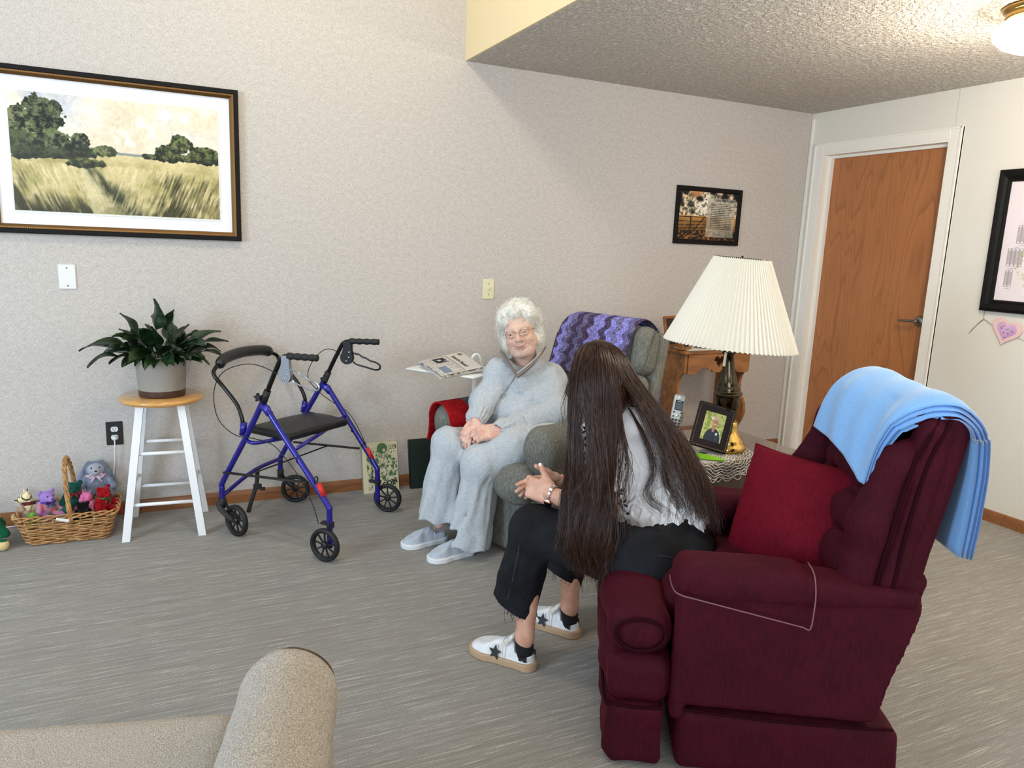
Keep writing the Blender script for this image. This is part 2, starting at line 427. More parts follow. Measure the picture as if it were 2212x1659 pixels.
# door with casing and jamb
dr = thing('door_1', 'oak veneer door in a white casing', 'door', (.07, -.607, 0), 0, world=True)
for k in ('label', 'category'): del dr[k]
dr['kind'] = 'structure'
obj('door_leaf', MB().box((.092, -.590, 1.078), (.020, .452, 1.067)), M_door, dr, smooth=False)
b = MB(); # jamb + stops
b.box((.06, -.137, 1.08), (.075, .009, 1.08)); b.box((.06, -1.077, 1.08), (.075, .009, 1.08)); b.box((.06, -.607, 2.153), (.0745, .487, .010))
b.box((.058, -.155, 1.073), (.013, .012, 1.073)); b.box((.058, -1.058, 1.073), (.013, .012, 1.073)); b.box((.058, -.607, 2.137), (.0128, .475, .012))
obj('door_frame', b, M_trimw, dr, smooth=False)
def casing(segs):
    b = MB()
    for (y0, y1, z0, z1) in segs:
        b.box((-.008, (y0+y1)/2, (z0+z1)/2), (.008, abs(y1-y0)/2, abs(z1-z0)/2), bev=.003)
    return b
b = casing([(-.060, -.137, 0, 2.225), (-1.077, -1.150, 0, 2.225), (-.137, -1.077, 2.153, 2.225)])
b.box((-.0095, -.066, 1.11), (.0115, .007, 1.115), bev=.002); b.box((-.0095, -1.143, 1.11), (.0115, .007, 1.115), bev=.002); b.box((-.0095, -.605, 2.219), (.0115, .54, .007), bev=.002)
obj('casing', b, M_trimw, dr, smooth=False)
M_nickel = plain('satin_nickel', (150, 146, 140), .32, 1)
hb = MB(); RX = rotm(ay=-PI/2)
hb.lathe([(0, .014), (.026, .014), (.033, .008), (.034, 0)], 28, RX, (.072, -.985, 1.075)); hb.cyl((.066, -.985, 1.075), (.022, -.985, 1.075), .010)
hb.tube(spline([(.024, -.992, 1.075), (.020, -.97, 1.075), (.020, -.93, 1.073), (.022, -.875, 1.070)], 5), [.011]*16, 10, flat=.7)
obj('handle', hb, M_nickel, dr)
# door stop / chase moulding between wall corner and casing
struct(obj('trim_corner', MB().box((-.006, -.012, 1.2), (.006, .008, 1.2)), M_trimw, smooth=False))

# ================================================================== PICTURES
def painted(name, parent, c, ux, uz, w, h, nx, nz, fn, mat=None, nrm=None):
    """flat painted panel: centre c, ux/uz unit axes, colours from fn(u, v)"""
    u, v = np.meshgrid(np.linspace(0, 1, nx), np.linspace(0, 1, nz), indexing='ij')
    P = np.array(c)+((u-.5)*w)[..., None]*np.array(ux)+((v-.5)*h)[..., None]*np.array(uz)
    idx = np.arange(nx*nz).reshape(nx, nz); F = np.stack([idx[:-1, :-1], idx[1:, :-1], idx[1:, 1:], idx[:-1, 1:]], -1).reshape(-1, 4)
    o = obj(name, (P.reshape(-1, 3), F), mat or vcol('printed_paper', .55, .3), parent, smooth=False)
    setcol(o.data, linarr(fn(u.ravel(), v.ravel()))); return o
def mixc(a, b, t): t = np.clip(t, 0, 1)[:, None]; return np.asarray(a, float)*(1-t)+np.asarray(b, float)*t
def landscape(u, v):
    P = np.stack([u*1.65, v, 0*u], 1); n1 = fbm(P, 3.2, 4, 1); n2 = fbm(P, 11, 4, 2); n3 = fbm(P, 38, 3, 3); n4 = fbm(P, 95, 2, 4)
    col = mixc((236, 226, 203), (205, 205, 206), n1*2.2+.28+.25*(u < .5)*(1-u*2)); col = mixc(col, (222, 204, 176), (n1*-1.2+.02)+(u-.60)*.6); col = mixc(col, (246, 238, 222), n2*2.2-.15)
    col = mixc(col, (172, 178, 190), ((v-.80)*3-u*2.2+n1))
    hz = .545-.035*u
    far = (v < hz+.028+.012*n2) & (v > hz-.01) & (u > .44) & (u < .68); col[far] = mixc((140, 146, 140), (110, 122, 112), n2*2+.5)[far]
    g = v < hz
    gc = mixc((206, 190, 138), (170, 158, 100), n2*2+.35); gc = mixc(gc, (226, 210, 160), (v-.40)*6+n1)
    streak = fbm(np.stack([u*110+v*26*np.where(u > .45, -1, 1.0), v*9, 0*u], 1), 1, 3, 5)
    gc = mixc(gc, (232, 214, 164), (streak*1.9)*(v < .42)); gc = mixc(gc, (66, 64, 36), (.30-v)*2.6+n1*1.1-.12+1.1*streak*(v < .42))
    pc = .315+.19*np.clip(.42-v, 0, 1)**1.15*1.5; pw = .018+.20*np.clip(.42-v, 0, 1)
    onp = (np.abs(u-pc-pw*.3) < pw+.02*n2) & (v < .41); gc[onp] = mixc((214, 200, 152), (176, 166, 116), n2*2.4+.35+.5*(v < .12))[onp]
    e = np.exp(-((u-pc-pw*1.45)/(.028+.10*(.4-v)))**2)*(v < .43); gc = mixc(gc, (52, 58, 34), e*.75+n2*.6*e+streak*e*.8)
    e2 = np.exp(-((u-.02)/.3)**2)*np.clip((.16-v)*6, 0, 1); gc = mixc(gc, (56, 52, 34), e2+streak*e2)
    col[g] = gc[g]
    def blob(cx, cy, rx, ry, c1, c2, ed=.5):
        nonlocal col
        d = ((u-cx)/rx)**2+((v-cy)/ry)**2+n2*ed*1.3+n3*ed*.9
        m = d < 1; sh = mixc(c1, c2, (.36+n3*1.3+n2*1.1+n4*.8+(v-cy)/ry*.55-(u-cx)/rx*.12)); col[m] = sh[m]
    D, Lg = (38, 44, 30), (96, 104, 62)
    blob(.655, .535, .045, .028, D, Lg); blob(.36, .545, .05, .035, (60, 70, 44), (128, 134, 86)); blob(.425, .548, .06, .05, (48, 58, 36), (116, 122, 76))
    blob(.93, .575, .11, .085, D, (104, 112, 66)); blob(.74, .57, .075, .075, D, (104, 112, 66)); blob(.81, .66, .058, .095, D, (110, 118, 72)); blob(.85, .545, .13, .04, D, Lg)
    blob(.155, .80, .095, .17, (34, 40, 30), (98, 106, 72)); blob(.03, .70, .09, .17, (40, 46, 34), (124, 128, 90)); blob(.31, .60, .05, .09, (36, 44, 32), (116, 122, 84))
    blob(.05, .56, .13, .12, D, (80, 88, 56)); blob(.19, .59, .105, .13, (30, 36, 26), (106, 116, 74)); blob(.16, .50, .24, .05, D, (70, 76, 48)); blob(.34, .44, .10, .042, (44, 50, 32), (104, 110, 66), .7)
    return col+n3[:, None]*12+n4[:, None]*12
M_black = plain('black_frame_lacquer', (14, 12, 11), .6, 0, .2); M_gold = plain('antique_gold_bead', (132, 98, 58), .4, .85); M_mat = plain('white_mat_board', (236, 237, 240), .8)
M_glass = None
def m_glass():
    t = NT('picture_glass', .02, 0, .5); t.i['Transmission Weight'].default_value = 1; t.i['IOR'].default_value = 1.06; t.m.use_nodes = True
    n = t.n; tr = n.new('ShaderNodeBsdfTransparent'); gl = n.new('ShaderNodeBsdfGlossy'); gl.inputs['Roughness'].default_value = .03
    mx = n.new('ShaderNodeMixShader'); fr = n.new('ShaderNodeFresnel'); fr.inputs[0].default_value = 1.07
    t.l.new(fr.outputs[0], mx.inputs[0]); t.l.new(tr.outputs[0], mx.inputs[1]); t.l.new(gl.outputs[0], mx.inputs[2])
    t.l.new(mx.outputs[0], n['Material Output'].inputs[0]); return t.m
M_glass = m_glass()
def rectframe(b, x0, x1, z0, z1, prof, plane='A', mi=0):
    """mitred picture moulding; prof = [(inset, height off wall)]"""
    cs = [(x0, z0, 1, 1), (x1, z0, -1, 1), (x1, z1, -1, -1), (x0, z1, 1, -1)]; V = []; k = len(prof)
    for (x, z, sx, sz) in cs:
        for (i, h) in prof:
            V.append((x+sx*i, -h, z+sz*i) if plane == 'A' else (-h, x+sx*i, z+sz*i))
    F = []
    for c in range(4):
        d = (c+1) % 4
        for j in range(k-1): F.append((c*k+j, d*k+j, d*k+j+1, c*k+j+1))
    b.add(V, F, mi=mi); return b
t = thing('framed_painting', 'large landscape painting of a path through golden fields in a black and gold frame', 'picture', (-4.395, -.01, 1.771), world=True)
X0, X1, Z0, Z1 = -4.93, -3.860, 1.405, 2.137
b = rectframe(MB(), X0, X1, Z0, Z1, [(0, 0), (0, .03), (.004, .034), (.020, .034), (.023, .030), (.023, .0)])
obj('frame', b, M_black, t, smooth=False)
b = rectframe(MB(), X0+.022, X1-.022, Z0+.022, Z1-.022, [(0, .01), (0, .031), (.008, .029), (.017, .021), (.020, .018), (.020, .008)])
for (xa, za, xb, zb) in ((X0+.027, Z0+.027, X1-.027, Z0+.027), (X0+.027, Z1-.027, X1-.027, Z1-.027), (X0+.027, Z0+.027, X0+.027, Z1-.027), (X1-.027, Z0+.027, X1-.027, Z1-.027)):
    n = int(max(abs(xb-xa), abs(zb-za))/.008)
    for k in range(n):
        f = (k+.5)/n; b.box((xa+(xb-xa)*f, -.031, za+(zb-za)*f), (.0028, .003, .0028), R=rotm(ay=PI/4))
obj('gold_beading', b, M_gold, t, smooth=False)
obj('mat_board', MB().box(((X0+X1)/2, -.006, (Z0+Z1)/2), ((X1-X0)/2-.035, .004, (Z1-Z0)/2-.035)), M_mat, t, smooth=False)
rng = np.random.default_rng(3)
pts = []
for (a, c) in (((-4.838, 1.499), (-3.953, 1.499)), ((-3.953, 1.499), (-3.953, 2.041)), ((-3.953, 2.041), (-4.838, 2.041)), ((-4.838, 2.041), (-4.838, 1.499))):
    for k in range(50): f = k/50; pts.append((a[0]+(c[0]-a[0])*f+rng.normal()*.0013, a[1]+(c[1]-a[1])*f+rng.normal()*.0013))
obj('deckled_paper', MB().prism(pts, -.0012, .0012, R=rotm(ax=PI/2), o=(0, -.0115, 0)), plain('rag_paper', (226, 224, 218), .9), t, smooth=False)
painted('canvas_print', t, (-4.395, -.0134, 1.77), (1, 0, 0), (0, 0, 1), .872, .524, 560, 340, landscape)
obj('glass', MB().box(((X0+X1)/2, -.0175, (Z0+Z1)/2), ((X1-X0)/2-.043, .0008, (Z1-Z0)/2-.043)), M_glass, t, smooth=False)

def gate_art(u, v):
    P = np.stack([u*1.3, v, 0*u], 1); n = fbm(P, 7, 4, 11); n2 = fbm(P, 26, 3, 12); n3 = fbm(P, 60, 2, 13)
    col = mixc((236, 214, 176), (250, 244, 228), 1.2-np.hypot(u-.5, v-.72)*2.6); col = mixc(col, (196, 130, 74), (np.exp(-((u-.27)/.12)**2-((v-.95)/.1)**2)))
    br = np.abs(fbm(P, 9, 3, 21)); col = mixc(col, (36, 30, 24), (.035-br)*40*(v > .5)); col = mixc(col, (96, 88, 62), (n2*3.4+.1)*(v > .48)*(.9-abs(v-.75)))
    col = mixc(col, (22, 20, 18), (1.1-np.hypot(u*1.1, (v-1)*1.0)*3.2+n*2.6)); col = mixc(col, (20, 17, 14), ((v-.93)*9+(u-.55)*2+n*2.5)*(u > .5))
    fd = v < .49; col[fd] = mixc((186, 136, 66), (120, 84, 42), (.49-v)*5+n)[fd]
    lo = v < .2; col[lo] = mixc((34, 26, 20), (168, 106, 48), (n2*3+n3*2.4+.1-(u < .3)*.4))[lo]
    for z in (.465, .375, .29, .225, .17):
        m = (np.abs(v-z-.01*np.sin(u*3)-.05*u*(z < .3)) < .0085) & (u < .47); col[m] = (30, 22, 16)
    for x0, x1 in ((.21, .20), (.43, .22)):
        xx = x1+(x0-x1)*np.clip((v-.12)/.33, 0, 1); m = (np.abs(u-xx) < .011) & (v < .46) & (v > .12); col[m] = (30, 22, 16)
    e = (u > .475+.02*n-(1-v)*.0) & (u < .965+.012*n2) & (v > .075+.012*n2) & (v < .885+.012*n2)
    pc = mixc((186, 180, 162), (150, 146, 134), n*2.3+.3); pc = mixc(pc, (214, 190, 150), (.45-abs(v-.35))*.9*(u < .62)); pc = mixc(pc, (132, 146, 140), (.35-v)*1.6*(u > .6))
    col[e] = (pc*.75+col*.25)[e]; return col+n3[:, None]*20
t = thing('framed_print', 'small black framed verse print with an old farm gate beside the door', 'picture', (-.865, -.008, 1.688), world=True)
b = rectframe(MB(), -1.140, -.592, 1.497, 1.874, [(0, 0), (0, .018), (.003, .021), (.024, .019), (.028, .014), (.031, .007), (.031, 0)]); obj('frame', b, M_black, t, smooth=False)
painted('printed_image', t, (-.866, -.0070, 1.6855), (1, 0, 0), (0, 0, 1), .49, .320, 210, 150, gate_art)
M_ink = plain('black_ink', (24, 22, 22), .7)
b = MB(); v_, f_ = text_vf('Close the Gate', .027, .0003); b.add(v_, f_, rotm(ax=PI/2), (-.745, -.0085, 1.795)); obj('verse_title', b, M_ink, t, smooth=False); b = MB()
for k in range(15):
    z = 1.770-k*.0118; x = -.845; rr = random.Random(k)
    end = -.655-rr.random()*.035
    while x < end: w = .006+rr.random()*.016; b.box((x+w/2, -.0078, z), (w/2, .0003, .0019)); x += w+.004
b.box((-.755, -.0078, 1.570), (.022, .0003, .0014)); obj('verse_text', b, M_ink, t, smooth=False)

t = thing('framed_family_tree', 'wide black framed family tree chart cut off by the right picture edge', 'picture', (-.01, -1.95, 1.573), world=True)
b = rectframe(MB(), -2.49, -1.408, 1.186, 1.960, [(0, 0), (0, .02), (.004, .027), (.018, .034), (.034, .030), (.050, .020), (.055, .022), (.062, .020), (.066, .012), (.066, 0)], 'B')
obj('frame', b, M_black, t, smooth=False)
def ftree(u, v):   # u runs from the left (near the door) to the right
    P = np.stack([u*1.5, v, 0*u], 1); n = fbm(P, 6, 4, 31); n2 = fbm(P, 30, 3, 32); col = mixc((238, 226, 232), (232, 222, 224), n+.5)
    for (cx, cy, rx, ry) in ((.155, .24, .075, .10), (.19, .56, .06, .06), (.2, .40, .09, .05), (.26, .74, .07, .05), (.5, .6, .2, .26), (.35, .35, .12, .12), (.7, .4, .15, .2)):
        d = ((u-cx)/rx)**2+((v-cy)/ry)**2; m = (n2 > -.02+d*.06) & (d+n*2 < 1.1); col[m] = mixc((110, 128, 92), (216, 214, 190), n2*3+.5)[m]
    return col
painted('chart_paper', t, (-.0075, -1.949, 1.573), (0, -1, 0), (0, 0, 1), .952, .646, 240, 160, ftree)
b = MB()
def ybox(y0, y1, z0, z1, w=.0011):
    for (ya, za, yb, zb) in ((y0, z0, y1, z0), (y0, z1, y1, z1), (y0, z0, y0, z1), (y1, z0, y1, z1)):
        b.box((-.0085, (ya+yb)/2, (za+zb)/2), (.0004, abs(yb-ya)/2+w/2, abs(zb-za)/2+w/2))
for (y0, z0, z1, n) in ((-1.515, 1.33, 1.42, 2), (-1.512, 1.44, 1.535, 4), (-1.548, 1.565, 1.66, 3), (-1.60, 1.67, 1.77, 2), (-1.66, 1.69, 1.79, 4)):
    for k in range(n):
        ybox(y0-k*.021, y0-k*.021-.018, z0, z1)
        for j in range(3): b.box((-.0085, y0-k*.021-.004-.005*j, (z0+z1)/2), (.0004, .0006, (z1-z0)*.4))
    b.box((-.0085, y0-n*.0105, z0-.010), (.0004, .013, .0006)); b.box((-.0085, y0-n*.0105, z1+.008), (.0004, .010, .0006))
obj('chart_lines', b, plain('grey_ink', (98, 92, 92), .8), t, smooth=False)
t = thing('heart_garland', 'pink paper heart on a thin string hanging under the family tree frame', 'garland', (-.006, -1.58, 1.08), world=True)
b = MB(); b.tube(spline([(-.004, -1.372, 1.065), (-.004, -1.395, 1.095), (-.004, -1.432, 1.135), (-.006, -1.47, 1.120), (-.008, -1.515, 1.100)], 6), .0013, 5); obj('string', b, plain('jute_string', (150, 132, 104), .9), t); b = MB(); b.tube(spline([(-.004, -1.36, 1.045), (-.004, -1.40, 1.10), (-.004, -1.432, 1.135), (-.004, -1.432, 1.165), (-.004, -1.432, 1.19)], 6), .0012, 5)
obj('string', b, plain('jute_string', (150, 132, 104), .9), t); b = MB(); b.tube(spline([(-.008, -1.63, 1.060), (-.006, -1.68, 1.045), (-.004, -1.74, 1.03), (-.004, -1.80, 1.025)], 6), .0013, 5)
obj('string', b, plain('jute_string', (150, 132, 104), .9), t)
def heart(s, n=48):
    out = []
    for k in range(n):
        a = 2*PI*k/n; x = 16*math.sin(a)**3; y = 13*math.cos(a)-5*math.cos(2*a)-2*math.cos(3*a)-math.cos(4*a); out.append((x*s, y*s))
    return out
RB = np.stack([np.array([0, -1, 0]), np.array([0, 0, 1]), np.array([-1, 0, 0])], 1); RB = RB @ rotm(az=-.22)
h = obj('paper_heart', MB().prism(heart(.0052), 0, .0016, RB, (-.008, -1.572, 1.088)), plain('pink_card', (238, 200, 196), .8), t, smooth=False)
def hcol(V): n = fbm(V, 40, 3, 5); n2 = fbm(V, 120, 2, 6); c = mixc((216, 180, 212), (188, 150, 196), n*2+.4); c[n2 > .33] = (120, 40, 84); return c
o = obj('painted_centre', MB().prism(heart(.0035), .0016, .0024, RB, (-.008, -1.572, 1.088)), vcol('heart_paint', .6), h, smooth=False, colfn=hcol)
b = MB()
for (y, z) in ((-1.545, 1.10), (-1.56, 1.075), (-1.585, 1.072), (-1.605, 1.085), (-1.57, 1.05)): b.box((-.0112, y, z), (.0006, .003, .0028))
for (y, z) in ((-1.552, 1.112), (-1.578, 1.097)): b.tube([(-.0112, y+.008, z), (-.0112, y+.002, z-.004), (-.0112, y-.004, z+.003), (-.0112, y-.01, z)], .0009, 4)
obj('beads', b, plain('dark_berry_bead', (128, 26, 70), .4), h, smooth=False)

# ================================================================== WALL PLATES, CORD
M_almond = plain('almond_plastic', (226, 218, 180), .4); M_offw = plain('offwhite_plastic', (226, 226, 222), .4); M_brown = plain('dark_brown_plastic', (26, 20, 18), .45); M_screw = plain('screw_metal', (120, 112, 96), .35, 1)
def plate(name, x0, x1, z0, z1, m): return obj(name, MB().box(((x0+x1)/2, -.0035, (z0+z1)/2), ((x1-x0)/2, .0035, (z1-z0)/2), bev=.0028), m, smooth=False)
def screws(pts, parent, y=-.0072):
    for (x, z) in pts:
        obj('screw', MB().lathe([(0, .0012), (.003, .0008), (.0036, 0)], 12, rotm(ax=PI/2), (x, y, z)), M_screw, parent)
t = thing('blank_wall_plate', 'blank off-white wall plate under the large painting', 'wall plate', (-4.645, 0, 1.208), world=True)
obj('plate', MB().box((-4.645, -.0035, 1.208), (.0365, .0035, .058), bev=.0028), M_offw, t, smooth=False); screws(((-4.645, 1.25), (-4.645, 1.166)), t)
t = thing('light_switch', 'almond light switch on the wall above the tray of newspapers', 'switch', (-2.465, 0, 1.176), world=True)
obj('plate', MB().box((-2.465, -.0035, 1.176), (.037, .0035, .060), bev=.0028), M_almond, t, smooth=False); screws(((-2.465, 1.208), (-2.465, 1.144)), t)
obj('toggle', MB().box((-2.465, -.012, 1.180), (.0045, .009, .007), R=rotm(ax=.5), bev=.002), M_almond, t, smooth=False)
t = thing('wall_outlet', 'dark brown wall outlet with white receptacles left of the stool', 'outlet', (-4.486, 0, .430), world=True)
obj('plate', MB().box((-4.486, -.0035, .430), (.0375, .0035, .060), bev=.0028), M_brown, t, smooth=False)
for z in (.452, .410):
    f = obj('receptacle', MB().prism([(.0165*math.cos(a)*1.0, max(-.0125, min(.0125, .0175*math.sin(a)))) for a in np.linspace(0, 2*PI, 28, endpoint=False)], 0, .0025, rotm(ax=PI/2), (-4.486, -.0068, z)), M_offw, t, smooth=False)
    b = MB(); b.box((-4.492, -.0095, z+.003), (.0012, .0004, .004)); b.box((-4.480, -.0095, z+.003), (.0012, .0004, .0032)); b.box((-4.486, -.0095, z-.006), (.0018, .0004, .002)); obj('slot', b, M_brown, f, smooth=False)
t = thing('power_cord', 'white power cord plugged into the brown outlet and dropping behind the toy basket', 'cord', (-4.49, -.02, .41), world=True)
obj('plug', MB().box((-4.486, -.022, .410), (.011, .013, .010), bev=.004), M_offw, t)
obj('cable', MB().tube(spline([(-4.486, -.03, .405), (-4.487, -.035, .36), (-4.492, -.03, .28), (-4.505, -.03, .20), (-4.525, -.03, .13), (-4.55, -.03, .06), (-4.62, -.028, .012), (-4.80, -.035, .009), (-5.1, -.06, .009)], 8), .0032, 8), M_offw, t)

# ================================================================== CEILING LAMP
t = thing('ceiling_lamp', 'flush glass ceiling lamp with a brass ring, glowing in the top right corner', 'ceiling lamp', (LAMPX, LAMPY, ZC), world=True)
M_brass = plain('polished_brass', (196, 158, 92), .18, 1)
b = MB(); b.lathe([(.03, 0), (.135, 0), (.14, -.008), (.128, -.02), (.118, -.028), (.125, -.036), (.118, -.046), (.105, -.05), (.03, -.05)], 48, o=(LAMPX, LAMPY, ZC)); obj('brass_canopy', b, M_brass, t)
gm = NT('lit_frosted_glass', .4); gm.color((255, 250, 240)); gm.i['Emission Color'].default_value = C4((255, 240, 214)); gm.i['Emission Strength'].default_value = LAMPE
b = MB(); b.lathe([(.100, -.046), (.135, -.058), (.158, -.085), (.155, -.115), (.125, -.145), (.075, -.165), (.02, -.172), (.001, -.172)], 48, o=(LAMPX, LAMPY, ZC)); obj('glass_bowl', b, gm.m, t)
l = bpy.data.lights.new('ceiling_bulb', 'POINT'); l.energy = LAMPP; l.color = (1, .86, .68); l.shadow_soft_size = .10
lo = bpy.data.objects.new('ceiling_bulb', l); COL.objects.link(lo); lo.location = (LAMPX, LAMPY, ZC-.24)

# ================================================================== STOOL AND PLANT
M_whitep = plain('white_gloss_paint', (236, 236, 236), .3); M_honey = wood('honey_varnished_wood', (196, 140, 72), (222, 168, 96), (1, 6, 1), .18, 9, .6)
SX, SY, SH = -4.262, -.235, .665
t = thing('wooden_stool', 'round-topped wooden stool with white painted legs holding the potted plant', 'stool', (SX, SY, 0), math.radians(-5))
b = MB(); b.lathe([(0, SH-.030), (.165, SH-.030), (.180, SH-.026), (.190, SH-.015), (.188, SH-.006), (.178, SH), (0, SH)], 64); obj('seat', b, M_honey, t)
LT, LB = .088, .166
def legpt(sx, sy, z): k = 1-z/(SH-.03); q = LT+(LB-LT)*k; return np.array([sx*q, sy*q, z])
for sx in (-1, 1):
    for sy in (-1, 1):
        a = legpt(sx, sy, 0); c = legpt(sx, sy, SH-.028); V = []
        for p in (a, c):
            for (x, y) in ((-1, -1), (1, -1), (1, 1), (-1, 1)): V.append((p[0]+x*.017, p[1]+y*.017, p[2]))
        obj('leg', MB().add(V, [(3, 2, 1, 0), (4, 5, 6, 7), (0, 1, 5, 4), (1, 2, 6, 5), (2, 3, 7, 6), (3, 0, 4, 7)]), M_whitep, t, smooth=False)
for sy in (-1, 1):
    for z in (.165, .405): obj('rung', MB().cyl(legpt(-1, sy, z), legpt(1, sy, z), .0085, 12), M_whitep, t)
for sx in (-1, 1): obj('rung', MB().cyl(legpt(sx, -1, .235), legpt(sx, 1, .235), .0085, 12), M_whitep, t)

t = thing('potted_plant', 'dark green peace lily in a grey pot on the round stool', 'plant', (SX+.003, SY-.01, SH))
M_pot = plain('matte_grey_ceramic', (150, 144, 134), .6); M_potb = plain('brown_glaze_band', (74, 50, 42), .4)
b = MB(); b.lathe([(0, 0), (.098, 0), (.103, .004), (.1045, .034)], 64); obj('pot_base', b, M_potb, t)
b = MB(); b.lathe([(.1045, .034), (.113, .19), (.116, .197), (.112, .199), (.108, .190), (.106, .165), (0, .165)], 64); p = obj('pot', b, M_pot, t)
obj('soil', MB().lathe([(0, .172), (.106, .170)], 32), fabric('potting_soil', (30, 22, 16), (54, 42, 30), 200), t)
def leafmesh(b, base, d0, L, w, droop, twist=0., seed=0, stem=.5, curl=0):
    """stem then lance-shaped folded blade following an arching path"""
    rr = random.Random(seed); n = 22; P = [np.array(base, float)]; d = np.array(d0, float); d /= np.linalg.norm(d); D = [d]
    for k in range(n):
        f = k/n; d = d+np.array([0, 0, -1])*droop*(.3+1.6*f*f)/n*2+np.array([rr.uniform(-1, 1), rr.uniform(-1, 1), 0])*.03; d /= np.linalg.norm(d)
        P.append(P[-1]+d*L/n); D.append(d)
    P = np.array(P); k0 = int(n*stem); b.tube(P[:k0+2], np.linspace(.0024, .0014, k0+2), 5)
    m = n+1-k0; G = np.zeros((m, 5, 3))
    for j in range(m):
        f = j/(m-1); ww = w*(math.sin(PI*min(1, f**.75)))**.85*(1-.25*f)+.0005; dd = D[k0+j]; s = np.cross(dd, (0, 0, 1)); s /= np.linalg.norm(s)+1e-9
        a = twist+.5*f*curl; up = np.cross(s, dd); s2 = s*math.cos(a)+up*math.sin(a); u2 = up*math.cos(a)-s*math.sin(a)
        for q, e in enumerate((-1, -.5, 0, .5, 1)):
            G[j, q] = P[k0+j]+s2*ww*e+u2*(abs(e)**1.3*ww*.45+.004*math.sin(7*f+q+seed))
    b.grid(G)
lb = MB(); R_ = random.Random(5)
def spec(x, z, L, w, dr, tw=0, y=0, st=.5): leafmesh(lb, (x*.045, y*.045, .17), (x*.9, y*.8, z), L*1.0, w*1.55, dr*.85, tw, int(x*100+z*50+y*31)+200, st)
spec(-.72, 1.0, .27, .034, .15, 0.5, -.25, .52); spec(-.16, 1.2, .30, .032, .30, .9, -.1, .5); spec(.30, 1.2, .25, .030, .15, -.9, -.1, .5)
spec(-1.0, .75, .28, .028, .75, .3, -.35, .45); spec(-1.1, .55, .31, .027, .8, .1, .1, .5); spec(-1.1, .45, .29, .022, .9, 0, -.5, .5); spec(-.9, .35, .20, .022, .8, 0, -.4, .4)
spec(1.0, .85, .27, .026, .55, -.4, -.1, .45); spec(1.05, .72, .28, .022, .6, 0, -.3, .5); spec(1.0, .5, .24, .024, .75, .4, .1, .5); spec(1.05, .4, .25, .020, .7, 0, -.2, .5); spec(.9, .3, .2, .022, .8, 0, -.5, .45)
for k in range(60):
    a = R_.uniform(0, 2*PI); e = R_.uniform(.25, 1.3); spec(math.cos(a)*.9, e, R_.uniform(.13, .24), R_.uniform(.014, .026), R_.uniform(.4, 1.0), R_.uniform(-.8, .8), math.sin(a)*.9, R_.uniform(.35, .55))
for (x, y) in ((-.35, -1), (-.15, -1.1), (.12, -1), (-.5, -.8), (.35, -.9)): spec(x, .42, .17, .017, 1.1, .2, y, .4)
lm = NT('peace_lily_leaf', .32, 0, .5); n_ = lm.noise(lm.coord(), 18, 3); lm.color(lm.ramp(n_, [(.3, (16, 32, 18)), (.65, (34, 56, 28))])); lm.bump(lm.noise(lm.coord('Object', (1, 1, 3)), 60, 2), .15, .001)
obj('foliage', lb, lm.m, t, auto=60)

# ================================================================== WICKER BASKET
BX, BY, BH = -4.680, -.225, .135
bt = thing('wicker_basket', 'rectangular wicker basket with a tall hoop handle holding plush toys', 'basket', (BX, BY, 0), math.radians(-1.5))
wk = NT('wicker', .55, 0, .35); n1 = wk.noise(wk.coord(), 55, 3, .6); wk.color(wk.ramp(n1, [(.3, (140, 96, 54)), (.55, (186, 140, 88)), (.75, (208, 168, 116))])).bump(wk.noise(wk.coord(), 240, 2), .3, .001); M_wick = wk.m
def rrect(hx, hy, r, n):
    """n evenly spaced points on a rounded rectangle + outward normals"""
    seg = []
    for (cx, cy, a0) in ((hx-r, hy-r, 0), (-hx+r, hy-r, PI/2), (-hx+r, -hy+r, PI), (hx-r, -hy+r, 1.5*PI)):
        for k in range(13): a = a0+PI/2*k/12; seg.append((cx+r*math.cos(a), cy+r*math.sin(a)))
    seg = np.array(seg+[seg[0]]); L = np.r_[0, np.cumsum(np.linalg.norm(np.diff(seg, axis=0), axis=1))]; s = np.linspace(0, L[-1], n, endpoint=False)
    P = np.stack([np.interp(s, L, seg[:, 0]), np.interp(s, L, seg[:, 1])], 1); T = np.roll(P, -1, 0)-np.roll(P, 1, 0); N = np.stack([T[:, 1], -T[:, 0]], 1); N /= np.linalg.norm(N, axis=1)[:, None]; return P, N
NS = 22; b = MB(); rows = 12
for r in range(rows):
    z = .008+r*(BH-.022)/rows; f = z/BH; P, N = rrect(.165+.038*f, .095+.028*f, .035, NS*8); ph = (r % 2)*PI
    off = .0045*np.sin(np.arange(NS*8)/8*PI+ph); zz = z+.0015*np.sin(np.arange(NS*8)*.21+r*2); b.tube(np.c_[P+N*off[:, None], zz], .0042, 6, closed=True)
P0, _ = rrect(.165, .095, .035, NS); P1, N1 = rrect(.203, .123, .035, NS)
for k in range(NS): b.tube([(*P0[k], .004), (*P1[k], BH)], .0034, 6)
obj('woven_sides', b, M_wick, bt)
b = MB()
for q in range(3):
    P, N = rrect(.206, .126, .035, NS*8); a = np.arange(NS*8)/8*PI*.72+q*2.09
    b.tube(np.c_[P+N*(.008*np.cos(a))[:, None], BH+.002+.010*np.sin(a)], .0042, 6, closed=True)
obj('braided_rim', b, M_wick, bt)
obj('bottom', MB().box((0, 0, .006), (.155, .085, .004)), M_wick, bt)
b = MB()
